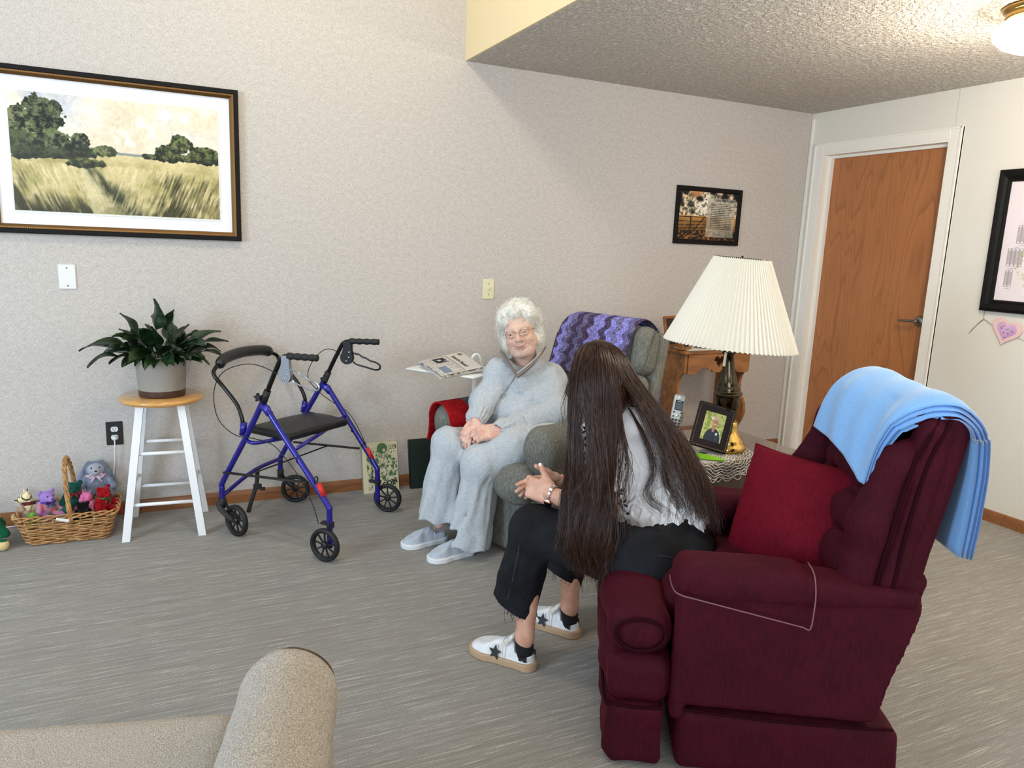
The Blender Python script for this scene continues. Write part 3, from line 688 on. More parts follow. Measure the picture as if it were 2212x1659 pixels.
for q in range(4):
    hp = []
    for k in range(90):
        a = PI*k/89; w = k*.28+q*PI/2; yc = -.128*math.cos(a)*(1 if 1 else 0); zc = BH-.03+.275*math.sin(a)**.8; rad = np.array([0, -math.cos(a), math.sin(a)])
        hp.append(np.array([.018-.02*math.sin(a), yc, zc])+.0062*(math.cos(w)*np.array([1, 0, 0])+math.sin(w)*rad))
    b.tube(hp, .0052, 6)
obj('handle', b, M_wick, bt)
obj('white_tag', MB().box((-.012, -.139, .128), (.026, .0015, .006), R=rotm(ay=.28)), plain('white_tag_card', (232, 232, 236), .6), bt, smooth=False)
# ------------------------------------------------------------------ plush toys
M_eye = plain('black_bead', (8, 7, 8), .12); M_plush = None
def plushmat(name):
    return vcol(name, .95, .1, .6, 420, sheen=.35)
PM = plushmat('plush_fabric')
def toy(label, pos, s, rz, colfn, ears='bear', tilt=0, pitch=0, headoff=(0.012, 0, .105), group='plush toys in and around the basket', limbs=True, nose=(12, 10, 10), ribbon=None, name='plush_toy', cat='plush toy', body=True, face=True):
    t = thing(name, label, cat, pos, rz, group)
    R = rotm(ax=tilt, ay=pitch)
    T = lambda p: (R @ (np.array(p, float)*s))
    g = S(); H = np.array(headoff)
    if body: g.ell(T((0, 0, .05)), np.array((.034, .036, .046))*s, R, k=.012*s)
    g.ell(T(H), np.array((.030, .033, .029))*s, R, k=.008*s)
    mz = H+np.array((.027, 0, -.007)); g.ell(T(mz), np.array((.017, .015, .013))*s, R, k=.010*s)
    for q in (-1, 1):
        if ears == 'bear': g.ell(T(H+np.array((-.002, q*.027, .024))), np.array((.006, .012, .012))*s, R, k=.006*s)
        if ears == 'cat': g.cap(T(H+np.array((-.004, q*.020, .016))), T(H+np.array((-.006, q*.028, .042))), .009*s, .003*s, k=.006*s)
        if ears == 'bunny': g.cap(T(H+np.array((-.01, q*.020, .02))), T(H+np.array((-.03, q*.050, -.045))), .010*s, .014*s, k=.008*s)
        if limbs:
            g.cap(T((.006, q*.032, .075)), T((.030, q*.052, .040)), .012*s, .013*s, k=.008*s)
            g.cap(T((.012, q*.022, .020)), T((.062, q*.036, .016)), .016*s, .015*s, k=.010*s); g.ell(T((.066, q*.037, .020)), np.array((.011, .015, .018))*s, R, k=.006*s)
    g.post = lambda P, d: d+.0008*fbm(P, 170, 2, 3)
    o = sdf_obj('body', g, .0034*max(1, s*.8), PM, t, colfn=lambda V: colfn(V@R/s))
    if face:
        for q in (-1, 1):
            eb = MB(); e = T(H+np.array((.027, q*.0125, .008))); eb.lathe([(0, -.0032*s), (.0023*s, -.0023*s), (.0033*s, 0), (.0023*s, .0023*s), (0, .0032*s)], 12, o=e); obj('eye', eb, M_eye, t)
        if nose:
            nb = MB(); e = T(H+np.array((.0435, 0, -.003))); nb.lathe([(0, -.003*s), (.0035*s, -.0015*s), (.005*s, .001*s), (.003*s, .003*s), (0, .0035*s)], 12, R, e); obj('nose', nb, plain('nose_thread_%d_%d_%d' % nose, nose, .5), t)
    if ribbon:
        rb = MB(); P = [T((.004+.030*math.cos(a), .031*math.sin(a), .083)) for a in np.linspace(0, 2*PI, 24, endpoint=False)]; rb.tube(P, .0042*s, 6, closed=True)
        for q in (-1, 1): rb.tube([T((.034, 0, .083)), T((.038, q*.016, .090)), T((.036, q*.026, .083)), T((.038, q*.014, .076)), T((.034, 0, .083))], .0035*s, 6); rb.tube([T((.036, 0, .083)), T((.042, q*.018, .062))], .003*s, 5)
        obj('ribbon', rb, plain('satin_ribbon_%d_%d_%d' % ribbon, ribbon, .35), t)
    return t
def flat(c, c2=None):
    c2 = c2 or tuple(x*.8 for x in c)
    return lambda V: mixc(c, c2, fbm(V, 90, 2, 2)*1.6+.4)
def fz(x): return BX+x
toy('dark green plush bear with a red ribbon sitting under the basket handle', (-4.662, -.175, .115), 1.0, -PI/2+.1, flat((26, 84, 72)), ribbon=(150, 24, 34))
def tie(V):
    n = fbm(V, 30, 2, 9); c = mixc((176, 110, 170), (110, 150, 158), n*4+.5); c = mixc(c, (206, 120, 130), (fbm(V, 26, 2, 19))*4); hd = V[:, 2] > .082; c[hd] = mixc((172, 140, 206), (150, 116, 190), n+.5)[hd]; return c
toy('lilac plush bear with a purple ribbon and tie-dyed body in the basket', (-4.775, -.215, .095), 1.0, -PI/2+.65, tie, ribbon=(84, 48, 140))
def tiger(V):
    st = np.sin(V[:, 1]*330+fbm(V, 40, 2)*3+V[:, 2]*120) > .62; c = mixc((240, 228, 190), (222, 206, 160), fbm(V, 60, 2)+.4); c[st & (V[:, 2] > .09)] = (60, 44, 30); m = (V[:, 2] < .085) & (V[:, 2] > .066); c[m] = (96, 36, 34); return c
toy('cream plush animal with dark stripes at the left end of the basket', (-4.842, -.165, .082), .95, -PI/2-1.15, tiger, ears='cat', tilt=.3)
toy('small beige plush toy slumped in the left corner of the basket', (-4.843, -.236, .088), .62, -PI/2-.6, flat((176, 150, 128)), tilt=.5, face=False)
toy('small lime green plush toy lying at the front rim of the basket', (-4.808, -.262, .100), .55, -PI/2-.3, flat((112, 160, 62)), pitch=.7, ears='bear', nose=None)
toy('bright pink plush animal peeking over the black bear', (-4.604, -.205, .085), .85, -PI/2-.75, flat((236, 120, 172)), ears='cat', nose=None)
toy('black plush bear slumped at the front right of the basket', (-4.622, -.262, .080), .78, -PI/2+.1, flat((14, 13, 15), (22, 20, 22)), pitch=.25, nose=(40, 30, 28))
toy('red plush bear with a green ribbon at the right end of the basket', (-4.542, -.215, .092), .98, -PI/2+.75, flat((170, 22, 28)), ribbon=(70, 100, 50))
g = toy('pale blue-grey plush animal propped on the wall behind the basket', (-4.575, -.075, .125), 1.38, -PI/2+.1, lambda V: mixc(mixc((134, 144, 164), (112, 122, 144), fbm(V, 60, 2)+.4), (178, 180, 186), ((V[:, 0] > .03) & (V[:, 2] > .085))*.7), ears='bunny', pitch=-.15, limbs=True, ribbon=(216, 188, 200))
g['label'] = 'pale blue-grey plush animal with a pink ribbon propped behind the basket'
def dog(V):
    c = mixc((206, 146, 76), (182, 120, 58), fbm(V, 60, 2)+.4); m = (V[:, 2] < .085) & (V[:, 2] > .03); c[m] = (20, 84, 56); c[V[:, 2] <= .03] = (220, 196, 140); return c
toy('tan plush animal in green clothing cut off by the left picture edge', (-5.015, -.27, .004), 1.45, -PI/2+.35, dog, ears='bunny', group='plush toys in and around the basket')

# ================================================================== ROLLATOR WALKER
wN, wF = np.array([-3.96, -.49]), np.array([-3.62, -.10]); dN = np.array([.35, -.41]); dN /= np.linalg.norm(dN); dF = np.array([.41, -.32]); dF /= np.linalg.norm(dF)
wo = np.array([.658, .753])     # from the near to the far side
def Nn(s, z, o=0): p = wN+dN*s-wo*o; return np.array([p[0], p[1], z])
def Ff(s, z, o=0): p = wF+dF*s+wo*o; return np.array([p[0], p[1], z])
wt = thing('rollator_walker', 'blue four-wheeled rollator walker with a black padded seat standing by the wall', 'walker', (-3.6, -.48, 0), world=True)
bm = NT('blue_metallic_paint', .28, .35, .5, coat=.4); bm.color((34, 30, 138)); M_blue = bm.m
M_blk = plain('black_rubber', (20, 20, 21), .6); M_blkg = plain('black_gloss_metal', (14, 14, 15), .22, .3); M_blks = plain('black_vinyl', (26, 26, 27), .42); M_steel = plain('bright_steel', (190, 196, 206), .25, 1); M_red = plain('red_label', (200, 34, 26), .5)
for side, PT, L in (('n', Nn, .535), ('f', Ff, .518)):
    s0, s1 = (-.055, .530) if side == 'n' else (-.055, .485)
    if side == 'n': ap = .170; rb = .555
    else: ap = .160; rb = .480
    ff = obj('front_leg', MB().tube(spline([PT(ap+.012, .700), PT(ap, .672), PT(ap-.10, .50), PT(s0-.02, .27), PT(s0-.033, .225), PT(s0-.034, .15)], 6), .0135, 14), M_blue, wt)
    rl = obj('rear_leg', MB().tube(spline([PT(ap+.008, .668), PT(ap+.035, .664), PT(ap+.065, .62), PT((ap+.065+rb)/2, .435), PT(rb-.012, .262), PT(rb, .225), PT(rb+.003, .06)], 6), .0135, 14), M_blue, wt)
    e = (PT(rb-.04, .315)+PT(rb-.022, .285))/2; rr_ = basis(PT(rb-.022, .285)-PT(rb-.055, .345)); obj('red_sticker', MB().cyl(PT(rb-.062, .352), PT(rb-.030, .297), .0129, 14), M_red, rl)
    obj('hinge_bracket', MB().box(PT(ap+.03, .655), (.032, .016, .012), R=basis(PT(ap+.06, .62)-PT(ap, .675)), bev=.004), M_blue, wt)
    ht = obj('handle_tube', MB().tube(spline([PT(ap+.01, .675), PT(ap+.055, .775), PT(ap+.112, .885), PT(ap+.128, .905), PT(ap+.150, .915), PT(ap+.19, .918)], 6), .011, 14), M_blkg, wt)
    b = MB()
    for k in range(5): b.lathe([(0, .0122), (.003, .0121), (.0035, .011)], 8, basis((0, 0, 1), (-wo[0], -wo[1], 0)) @ rotm(), PT(ap+.045+k*.012, .755+k*.026)); 
    obj('tube_collar', MB().cyl(PT(ap+.015, .690), PT(ap+.040, .745), .0165, 16), M_blk, wt)
    gp = [PT(ap+.165+k*.0058, .917+.001*k/4) for k in range(28)]; gr = [.0150+.0016*math.sin(k*.9)+(.0018 if k > 25 or k < 1 else 0) for k in range(28)]
    obj('hand_grip', MB().tube(gp, gr, 18), M_blk, wt)
    # star knob
    b = MB(); Rk = basis((0, 0, 1), (-wo[0], -wo[1], 0)); star = []
    for k in range(20): a = 2*PI*k/20; q = .020 if (k % 4) in (0, 1) else .011; star.append((q*math.cos(a), q*math.sin(a)))
    b.prism(star, .012, .026, Rk, PT(ap-.002 if side == 'n' else ap+.03, .712)); b.cyl(PT(ap, .705), PT(ap, .705, .02), .008); obj('star_knob', b, M_blk, wt, smooth=False)
    # brake housing and lever
    Rb = np.stack([np.array([*(dN if side == 'n' else dF), 0]), np.array([0, 0, 1.]), np.array([*( -wo), 0])], 1); Rb[:, 2] *= 1
    hs = []
    for (x, z) in ((-.022, .012), (.018, .012), (.022, -.03), (.030, -.075), (.020, -.100), (-.004, -.110), (-.030, -.098), (-.038, -.075), (-.030, -.05), (-.022, -.02)): hs.append((x, z))
    hs2 = spline(hs+[hs[0]], 4)[:-1]; mm = M_steel if side == 'n' else M_blk
    br = obj('brake_housing', MB().prism([tuple(p) for p in hs2], -.008, .013, Rb, PT(ap+.152, .905)), mm, wt, smooth=False)
    for (x, z) in ((.012, -.045), (.010, -.072), (-.004, -.092)):
        p = PT(ap+.152, .905)+Rb @ np.array([x, z, .014]); obj('rivet', MB().lathe([(0, .003), (.0035, .0022), (.005, 0)], 12, np.stack([Rb[:, 0], Rb[:, 1], Rb[:, 2]], 1), p), M_steel, br)
    lv = [(.020, -.050), (.050, -.052), (.080, -.064), (.120, -.080), (.165, -.094), (.178, -.105), (.176, -.122), (.150, -.128), (.10, -.118), (.050, -.108), (.030, -.096)]
    P = [PT(ap+.152, .905)+Rb @ np.array([x, z, .0]) for x, z in spline(lv, 5)]; P = [p+np.array([0, 0, .0016*math.sin(i*1.1) if i < 20 else 0]) for i, p in enumerate(P)]
    obj('brake_lever', MB().tube(P, .0042 if side == 'n' else .0048, 8), mm if side == 'n' else M_blkg, wt)
    # brake cable
    if side == 'n': cb = [PT(ap+.118, .83, .01), PT(.17, .865, .03), PT(.06, .85, .04), PT(-.03, .80, .05), PT(-.085, .70, .04), PT(-.07, .58, .03), PT(.02, .515, .02), PT(.13, .51, .01), PT(.24, .50, .015), PT(.31, .45, .012), PT(.40, .36, .012), PT(.47, .25, .012), PT(.50, .165, .01)]
    else: cb = [PT(ap+.118, .83), PT(ap+.07, .865), PT(ap+.02, .86, -.02), PT(ap-.02, .80, -.06), PT(ap-.03, .72, -.08), PT(ap+.02, .64, -.05), PT(.24, .575, .0), PT(.31, .53, .012), PT(.37, .44, .014), PT(.42, .33, .014), PT(.445, .24, .01), PT(.45, .16, .01)]
    obj('brake_cable', MB().tube(spline(cb, 7), .0022, 6), M_blk, wt)
    for (s, z) in (((rb+ap)/2+.02, .448), (rb-.075, .365)): b = MB(); b.tube([PT(s, z)+np.array([.0165*math.cos(a)*-wo[0], .0165*math.cos(a)*-wo[1], .0165*math.sin(a)]) for a in np.linspace(0, 2*PI, 14, endpoint=False)], .003, 5, closed=True); obj('cable_clip', b, M_blk, wt)
    # brake shoe over rear wheel
    obj('brake_shoe', MB().box(PT(rb-.012, .172), (.030, .014, .006), R=basis(PT(1, 0)-PT(0, 0)), bev=.002).box(PT(rb+.005, .165), (.008, .020, .014), R=basis(PT(1, 0)-PT(0, 0)), bev=.002), M_blk, wt, smooth=False)
    # wheels
    for w_, (sc, hubz, ori) in enumerate(((-.0, .0785, 0), (L+.01, .0785, 1))):
        fw = PT(1, 0)-PT(0, 0); fw /= np.linalg.norm(fw)
        if w_ == 0: a = (-.15 if side == 'n' else .25); fw = np.array([fw[0]*math.cos(a)-fw[1]*math.sin(a), fw[0]*math.sin(a)+fw[1]*math.cos(a), 0])
        ax = np.cross(fw, (0, 0, 1)); Rw = np.stack([fw, np.cross(ax, fw), ax], 1); c = PT(sc, hubz, .026 if w_ else 0)
        b = MB(); prof = [(.062, -.012), (.070, -.0135), (.0765, -.009), (.0785, 0), (.0765, .009), (.070, .0135), (.062, .012), (.060, 0), (.062, -.012)]; b.lathe(prof, 48, Rw, c); wh = obj('wheel', b, M_blk, wt)
        b = MB(); b.lathe([(.062, -.007), (.062, .007), (.058, .008), (.056, .005), (.056, -.005), (.058, -.008), (.062, -.007)], 40, Rw, c); b.lathe([(0, -.014), (.010, -.014), (.016, -.010), (.016, .010), (.010, .014), (0, .014)], 20, Rw, c)
        for k in range(9 if w_ else 8):
            a = 2*PI*k/(9 if w_ else 8)+.2; u = np.array([math.cos(a), math.sin(a), 0]); b.add(*((lambda v: (v, [(0, 1, 3, 2), (4, 6, 7, 5), (0, 4, 5, 1), (2, 3, 7, 6), (0, 2, 6, 4), (1, 5, 7, 3)]))(np.array([[u[0]*r-u[1]*t_, u[1]*r+u[0]*t_, z] for r in (.013, .058) for t_ in (-.0032, .0032) for z in (-.003, .003)]))), Rw, c)
        obj('spokes', b, plain('black_plastic', (26, 26, 28), .45), wh, smooth=False)
        if w_ == 0:
            b = MB(); top = PT(s0-.034, .150); c0 = PT(0, .0785)
            b.cyl(PT(s0-.034, .128), PT(s0-.034, .178), .017, 16)
            for q in (-1, 1):
                sh = ax*q*.019; P = [np.array(top)+sh*.8+np.array([0, 0, .012]), np.array(top)+sh+fw*.012+np.array([0, 0, -.02]), c0+sh+np.array([0, 0, .004])]
                b.tube(spline(P, 4), [.013]*8+[.011], 8, flat=.35)
            b.cyl(c0-ax*.022, c0+ax*.022, .006, 10); obj('caster_fork', b, M_blk, wt)
    # horizontal flat brace
    obj('folding_brace', MB().tube([PT(s0-.005+.0, .315, .012), PT(rb-.115, .350, .012)] if side == 'n' else [PT(.0, .345, -.01), PT(rb-.10, .348, -.01)], .0115, 8, flat=.45), M_blk, wt)
# lower cross bars
obj('cross_bar', MB().tube(spline([Nn(-.085, .19), (Nn(-.085, .19)+Ff(-.085, .235))/2+np.array([0, 0, .03]), Ff(-.08, .245)], 6), .0105, 12), M_blue, wt)
obj('cross_rod', MB().tube([Nn(.10, .330), Ff(.20, .345)], .004, 8), M_blk, wt)
obj('seat_support', MB().tube(spline([Nn(.075, .49), Nn(.13, .487), (Nn(.2, .49)*.8+Ff(.2, .49)*.2), (Nn(.26, .485)*.55+Ff(.26, .485)*.45), Ff(.30, .515)], 6), .0095, 10), M_blue, wt)
obj('seat_support', MB().tube([Nn(.355, .485), Ff(.29, .50)], .0095, 10), M_blue, wt)
g = S(); cs = [Nn(.085, .515, -.06), Nn(.345, .515, -.035), Ff(.30, .515, -.03), Ff(.06, .515, -.04)]
cc = sum(cs)/4; e1 = cs[1]-cs[0]; Rs = basis(e1); w2 = abs((cs[3]-cs[0])@Rs[:, 1])/2
g.box(cc+np.array([0, 0, .0]), (.135, w2, .020), .018, Rs, k=.01); g.post = lambda P, d: d-.010*np.clip(1-np.hypot(((P-cc)@Rs[:, 0])/.14, ((P-cc)@Rs[:, 1])/.22)**2, 0, 1)*(P[:, 2] > cc[2])
sdf_obj('seat', g, .006, M_blks, wt)
# backrest: bar and foam pad
bk = spline([Nn(.060, .545), Nn(.05, .60), Nn(.02, .66, 0), Nn(-.05, .735, .01), Nn(-.095, .785, .02), Nn(-.105, .815, .0), Nn(-.12, .84, -.09), (Nn(-.13, .855)*.5+Ff(-.13, .855)*.5), Ff(-.12, .845, -.09), Ff(-.105, .815), Ff(-.09, .785, .01), Ff(-.04, .735, .01), Ff(.03, .66), Ff(.06, .60), Ff(.065, .555)], 8)
obj('backrest_bar', MB().tube(bk, .0095, 12), M_blkg, wt)
m0, m1 = int(len(bk)*.40), int(len(bk)*.60); n_ = m1-m0; obj('backrest_pad', MB().tube(spline([Nn(-.108, .826, -.03), Nn(-.125, .848, -.10), (Nn(-.135, .858)*.5+Ff(-.135, .858)*.5), Ff(-.125, .85, -.10), Ff(-.108, .835, -.04)], 8), [.017, .021]+[.0235]*29+[.021, .017], 16, flat=1.15), M_blks, wt)
for PT in (Nn, Ff): obj('backrest_socket', MB().cyl(PT(.052, .515), PT(.064, .575), .0155, 14), M_blue, wt)
obj('hanging_strap', MB().tube(spline([Nn(.06, .325, -.10), Nn(.05, .27, -.11), Nn(.045, .22, -.10), Nn(.03, .15, -.08), Nn(.02, .10, -.07)], 6), [.010]*25, 6, flat=.25), M_blk, wt)
obj('strap_buckle', MB().box(Nn(.05, .225, -.11), (.020, .006, .014), bev=.003).box(Nn(.075, .215, -.12), (.012, .005, .008), bev=.002), M_blk, wt, smooth=False)

# ================================================================== BOOKS ON THE FLOOR
def leanbook(name, label, x0, x1, h, th, yfloor, cover, edge, coverfn=None, group=None):
    ang = math.atan2(abs(yfloor)-th-.004, h); R = rotm(ax=-ang)
    t = thing(name, label, 'book', ((x0+x1)/2, yfloor, 0.0))
    w = (x1-x0)/2
    obj('page_block', MB().box((0, th/2+.0, h/2+.002), (w-.003, th/2-.0025, h/2-.003), R=R, bev=.0).__class__().add(*( (lambda bb: (np.concatenate(bb.v), bb.f))(MB().box((0, th/2, h/2), (w-.003, th/2-.0025, h/2-.003))) ), R), edge, t, smooth=False)
    bb = MB(); bb.box((0, .0015, h/2), (w, .0015, h/2)); bb.box((0, th-.0015, h/2), (w, .0015, h/2)); bb.box((-w+.0015, th/2, h/2), (.0015, th/2, h/2))
    obj('cover', MB().add(np.concatenate(bb.v), bb.f, R), cover, t, smooth=False)
    return t, R, w
M_paper = plain('aged_paper', (222, 214, 186), .85)
M_cream = plain('cream_book_cover', (214, 206, 172), .7)
def mapart(u, v):
    P = np.stack([u, v*1.4, 0*u], 1); n = fbm(P, 8, 4, 61); n2 = fbm(P, 22, 3, 62); n3 = fbm(P, 50, 2, 63)
    c = mixc((212, 204, 172), (196, 190, 156), n+.4); c = mixc(c, (84, 112, 66), (n2+n*.8-.05)*7*((np.abs(v-.45) < .4))); ln = np.abs(fbm(P, 13, 3, 64)) < .022; c[ln & (v < .9)] = (52, 62, 44)
    d = np.hypot((u-.52)/.17, (v-.88)/.11); c[(d < 1)] = (78, 112, 68); c[(np.hypot((u-.58)/.05, (v-.84)/.035) < 1)] = (196, 196, 164)
    e = (np.abs(u-.49) < .13) & (np.abs(v-.73) < .045); c[e] = mixc((200, 196, 166), (70, 86, 60), (np.sin(u*130) > .2)*.9)[e]
    c[(u > .74) & (np.abs(v-.90) < .045) & (n3 > 0)] = (64, 84, 58); c[v < .045] = (206, 200, 176); return c
bt_, Rb_, wb_ = leanbook('paperback_book', 'cream softcover book with green line drawings leaning on the baseboard', -3.238, -3.026, .292, .014, -.088, M_cream, M_paper)
Pm = lambda x, z, y=-.0006: Rb_ @ np.array([x, y, z])
painted('cover_print', bt_, Pm(.012, .146), (1, 0, 0), tuple(Rb_[:, 2]), .180, .284, 120, 190, mapart, nrm=None)
b = MB(); v_, f_ = text_vf('9', .050, .0004, bold=.0008); b.add(v_, f_, Rb_ @ rotm(ax=PI/2), Pm(-.060, .232, -.0016)); obj('cover_numeral', b, M_ink, bt_, smooth=False); b = MB(); v_, f_ = text_vf('GON', .040, .0004, 'LEFT', bold=.001); b.add(v_, f_, Rb_ @ rotm(ax=PI/2) @ rotm(az=.30), Pm(.006, .036, -.0016))
obj('cover_lettering', b, M_ink, bt_, smooth=False)
gt_, Rg_, _ = leanbook('album', 'dark green hardcover album leaning on the wall beside the grey recliner', -2.955, -2.745, .292, .030, -.088, plain('dark_green_leatherette', (16, 34, 28), .55), M_paper)

# ================================================================== TRAY WITH NEWSPAPERS
t = thing('swivel_tray_table', 'white swivel tray with a white cane handle beside the grey recliner', 'tray', (-2.72, -.44, 0), world=True)
M_tray = plain('white_enamel', (226, 226, 220), .35)
Rt = rotm(az=math.radians(-52)); Tc = np.array([-2.895, -.60, .803])
obj('tray_top', MB().box(Tc, (.20, .155, .006), R=Rt, bev=.005), M_tray, t)
obj('pole', MB().tube(spline([(-2.72, -.44, .012), (-2.72, -.44, .5), (-2.72, -.44, .79)], 4), .011, 12), M_tray, t)
obj('cane_handle', MB().tube(spline([(-2.722, -.455, .78), (-2.740, -.452, .815), (-2.738, -.45, .838), (-2.724, -.448, .852), (-2.704, -.446, .850), (-2.690, -.444, .83), (-2.688, -.443, .806), (-2.675, -.442, .79)], 6), .0078, 12), M_tray, t)
obj('foot_plate', MB().box((-2.70, -.46, .009), (.12, .10, .008), bev=.004), M_tray, t)
cL, cF, cR, cB = [np.array(p) for p in ((-3.069, -.536, .826), (-3.047, -.83, .812), (-2.813, -.769, .828), (-2.737, -.281, .828))]
def sheet(u, v, dz=0, grow=0.0):
    cen = (cL+cF+cR+cB)/4; q = [(c-cen)*(1+grow)+cen for c in (cL, cF, cR, cB)]
    P = q[0]*((1-u)*(1-v))[..., None]+q[1]*(u*(1-v))[..., None]+q[3]*((1-u)*v)[..., None]+q[2]*(u*v)[..., None]
    P[..., 2] += dz+.004*np.sin(u*5)*(1-v)-.006*np.clip(u-.8, 0, 1)*5*(1-v); return P
def news(u, v):
    P = np.stack([u, v, 0*u], 1); n = fbm(P, 60, 2, 71); c = mixc((222, 216, 208), (206, 200, 192), n+.4)
    tx = (np.sin(v*330) > .1) & (v < .52) & (np.sin(u*34+.5) > -.85) & (n > -.16); c[tx] = (150, 146, 142)
    ph = (np.abs(u-.27) < .15) & (np.abs(v-.34) < .13); c[ph] = mixc((52, 52, 58), (120, 116, 120), fbm(P, 9, 3, 72)*4+.3)[ph]; c[(np.abs(u-.26) < .04) & (np.abs(v-.33) < .04)] = (225, 225, 225)
    c[(np.abs(u-.78) < .16) & (np.abs(v-.20) < .10)] = mixc((140, 156, 172), (110, 126, 146), n*3+.4)[(np.abs(u-.78) < .16) & (np.abs(v-.20) < .10)]
    c[(np.abs(v-.575) < .008) & (u > .06)] = (40, 34, 36); c[(np.abs(v-.545) < .005)] = (60, 54, 56); c[(np.abs(u-.13) < .07) & (np.abs(v-.90) < .05)] = (120, 118, 112); return c
def paperobj(label, dz, grow, fn, th, rz=0, name='newspaper'):
    u, v = np.meshgrid(np.linspace(0, 1, 150), np.linspace(0, 1, 150), indexing='ij'); P = sheet(u, v, dz, grow)
    if rz: c0 = P.mean((0, 1)); P = (P-c0) @ rotm(az=rz).T+c0
    idx = np.arange(150*150).reshape(150, 150); F = np.stack([idx[:-1, :-1], idx[1:, :-1], idx[1:, 1:], idx[:-1, 1:]], -1).reshape(-1, 4)
    n = 22500; V = np.r_[P.reshape(-1, 3), P.reshape(-1, 3)-np.array([0, 0, th])]; F2 = np.r_[F, F[:, ::-1]+n]
    ring = np.r_[idx[:, 0], idx[-1, 1:], idx[-2::-1, -1], idx[0, -2:0:-1]]; r2 = np.roll(ring, -1); F2 = np.r_[F2, np.stack([ring, ring+n, r2+n, r2], 1)]
    o = obj(name, (V, F2), vcol('newsprint', .85, .15), None, smooth=False); cc_ = fn(u.ravel(), v.ravel()); setcol(o.data, linarr(np.r_[cc_, cc_*0+(205, 198, 188)])); return tag(o, label, 'newspaper', 'newspapers stacked on the white tray')
top = paperobj('topmost newspaper of the stack on the tray, with large masthead and photo', .016, 0, news, .004)
b = MB(); v_, f_ = text_vf('Enterprise Dispatch', .046, .0003, 'CENTER', bold=.0006)
ux = (cR-cB)/np.linalg.norm(cR-cB); n_ = np.array([0, 0, 1.]); uy = np.cross(n_, ux); Rn = np.stack([ux, uy, n_], 1)
uu, vv = (v_[:, 0]/np.linalg.norm(cR-cB)/1.06+.50), v_[:, 1]/.36+.70; b.add(sheet(uu, vv, .0170), f_)
tm = obj('masthead', b, M_ink, top, smooth=False)
b = MB()
for (y, s_, tx_) in ((.50, .014, 'Council approves new budget'), (.455, .011, 'County fair opens')):
    v_, f_ = text_vf(tx_, s_, .0003, 'LEFT'); b.add(sheet(v_[:, 0]/.5+.07, v_[:, 1]/.36+y, .0170), f_)
del b
paperobj('folded newspaper beneath the topmost one on the tray', .010, .012, lambda u, v: mixc((208, 196, 176), (70, 66, 70), (fbm(np.stack([u, v, 0*u], 1), 14, 3, 7) > .15)*.8), .006, .03)
paperobj('lowest newspaper on the tray with a blue printed corner', .002, .02, lambda u, v: mixc((190, 186, 182), (60, 84, 150), ((u < .25) & (v < .4))*.9), .006, -.03)

# ================================================================== BURGUNDY RECLINER
def m_velvet(name, c1, c2, sc=260, sheen=.35):
    t = NT(name, .78, 0, .25, sheen=sheen); t.i['Specular IOR Level'].default_value = .12; a = t.noise(t.coord('Object', (1, 1, .12)), sc, 2, .6); g = t.noise(t.coord(), 9, 3, .6)
    f = t.math('ADD', t.math('MULTIPLY', a, .6), t.math('MULTIPLY', g, .4)); t.color(t.ramp(f, [(.35, c1), (.65, c2)])).bump(f, .25, .002)
    t.i['Sheen Tint'].default_value = C4((170, 30, 60)); return t.m
M_vel = m_velvet('burgundy_velvet', (48, 9, 20), (68, 13, 28), 260, .25)
M_velpipe = plain('burgundy_piping', (40, 9, 18), .9, 0, .05); M_stitch = plain('faded_stitching', (122, 84, 84), .9); M_cav = plain('dark_upholstery_gap', (14, 6, 9), 1)
BAZ = math.radians(31); BSY = .86; _f = np.array([-math.cos(BAZ), math.sin(BAZ)]); _l = np.array([-math.sin(BAZ), -math.cos(BAZ)])
_o = np.array([-3.011, -2.651])-.30*_f-.40*_l; BO = (*_o, 0); BO2 = (*(_o+_l*.40*(1-BSY)), 0); BRZ = math.atan2(_f[1], _f[0])
ch = thing('recliner', 'burgundy velvet recliner in the foreground, blue blanket over its back', 'armchair', BO, BRZ)
ch.scale = (1, BSY, 1); ch.scale = (1, BSY, 1.02); ch.location = BO2
wob = lambda P, s=14, a=.004, seed=0: a*fbm(P, s, 3, seed)
g = S(); g.box((-.015, 0, .100), (.295, .398, .090), .03, k=.01); g.post = lambda P, d: d-.02*np.clip((.2-P[:, 2])/.2, 0, 1)*np.clip(-P[:, 0]*4-.4, 0, 1)+wob(P); sdf_obj('skirt', g, .009, M_vel, ch)
g = S(); g.box((-.02, .372, .385), (.300, .028, .180), .018, k=.01); g.box((-.02, -.372, .385), (.300, .028, .180), .018, k=.01); g.box((-.05, 0, .34), (.25, .36, .13), .02, k=.01); g.box((.285, .352, .36), (.022, .048, .20), .02, k=.012); g.box((.285, -.352, .36), (.022, .048, .20), .02, k=.012); g.box((-.30, 0, .42), (.05, .36, .20), .03, k=.02)
def pst(P, d):
    cut = -(P[:, 0]+.36+.42*np.clip(.62-P[:, 2], -.1, .6)*.28); return np.maximum(d, -(P[:, 0]+.335-.10*np.clip((.60-P[:, 2])/.4, 0, 1)))+wob(P, 12, .005)
g.post = pst; sdf_obj('body', g, .009, M_vel, ch)
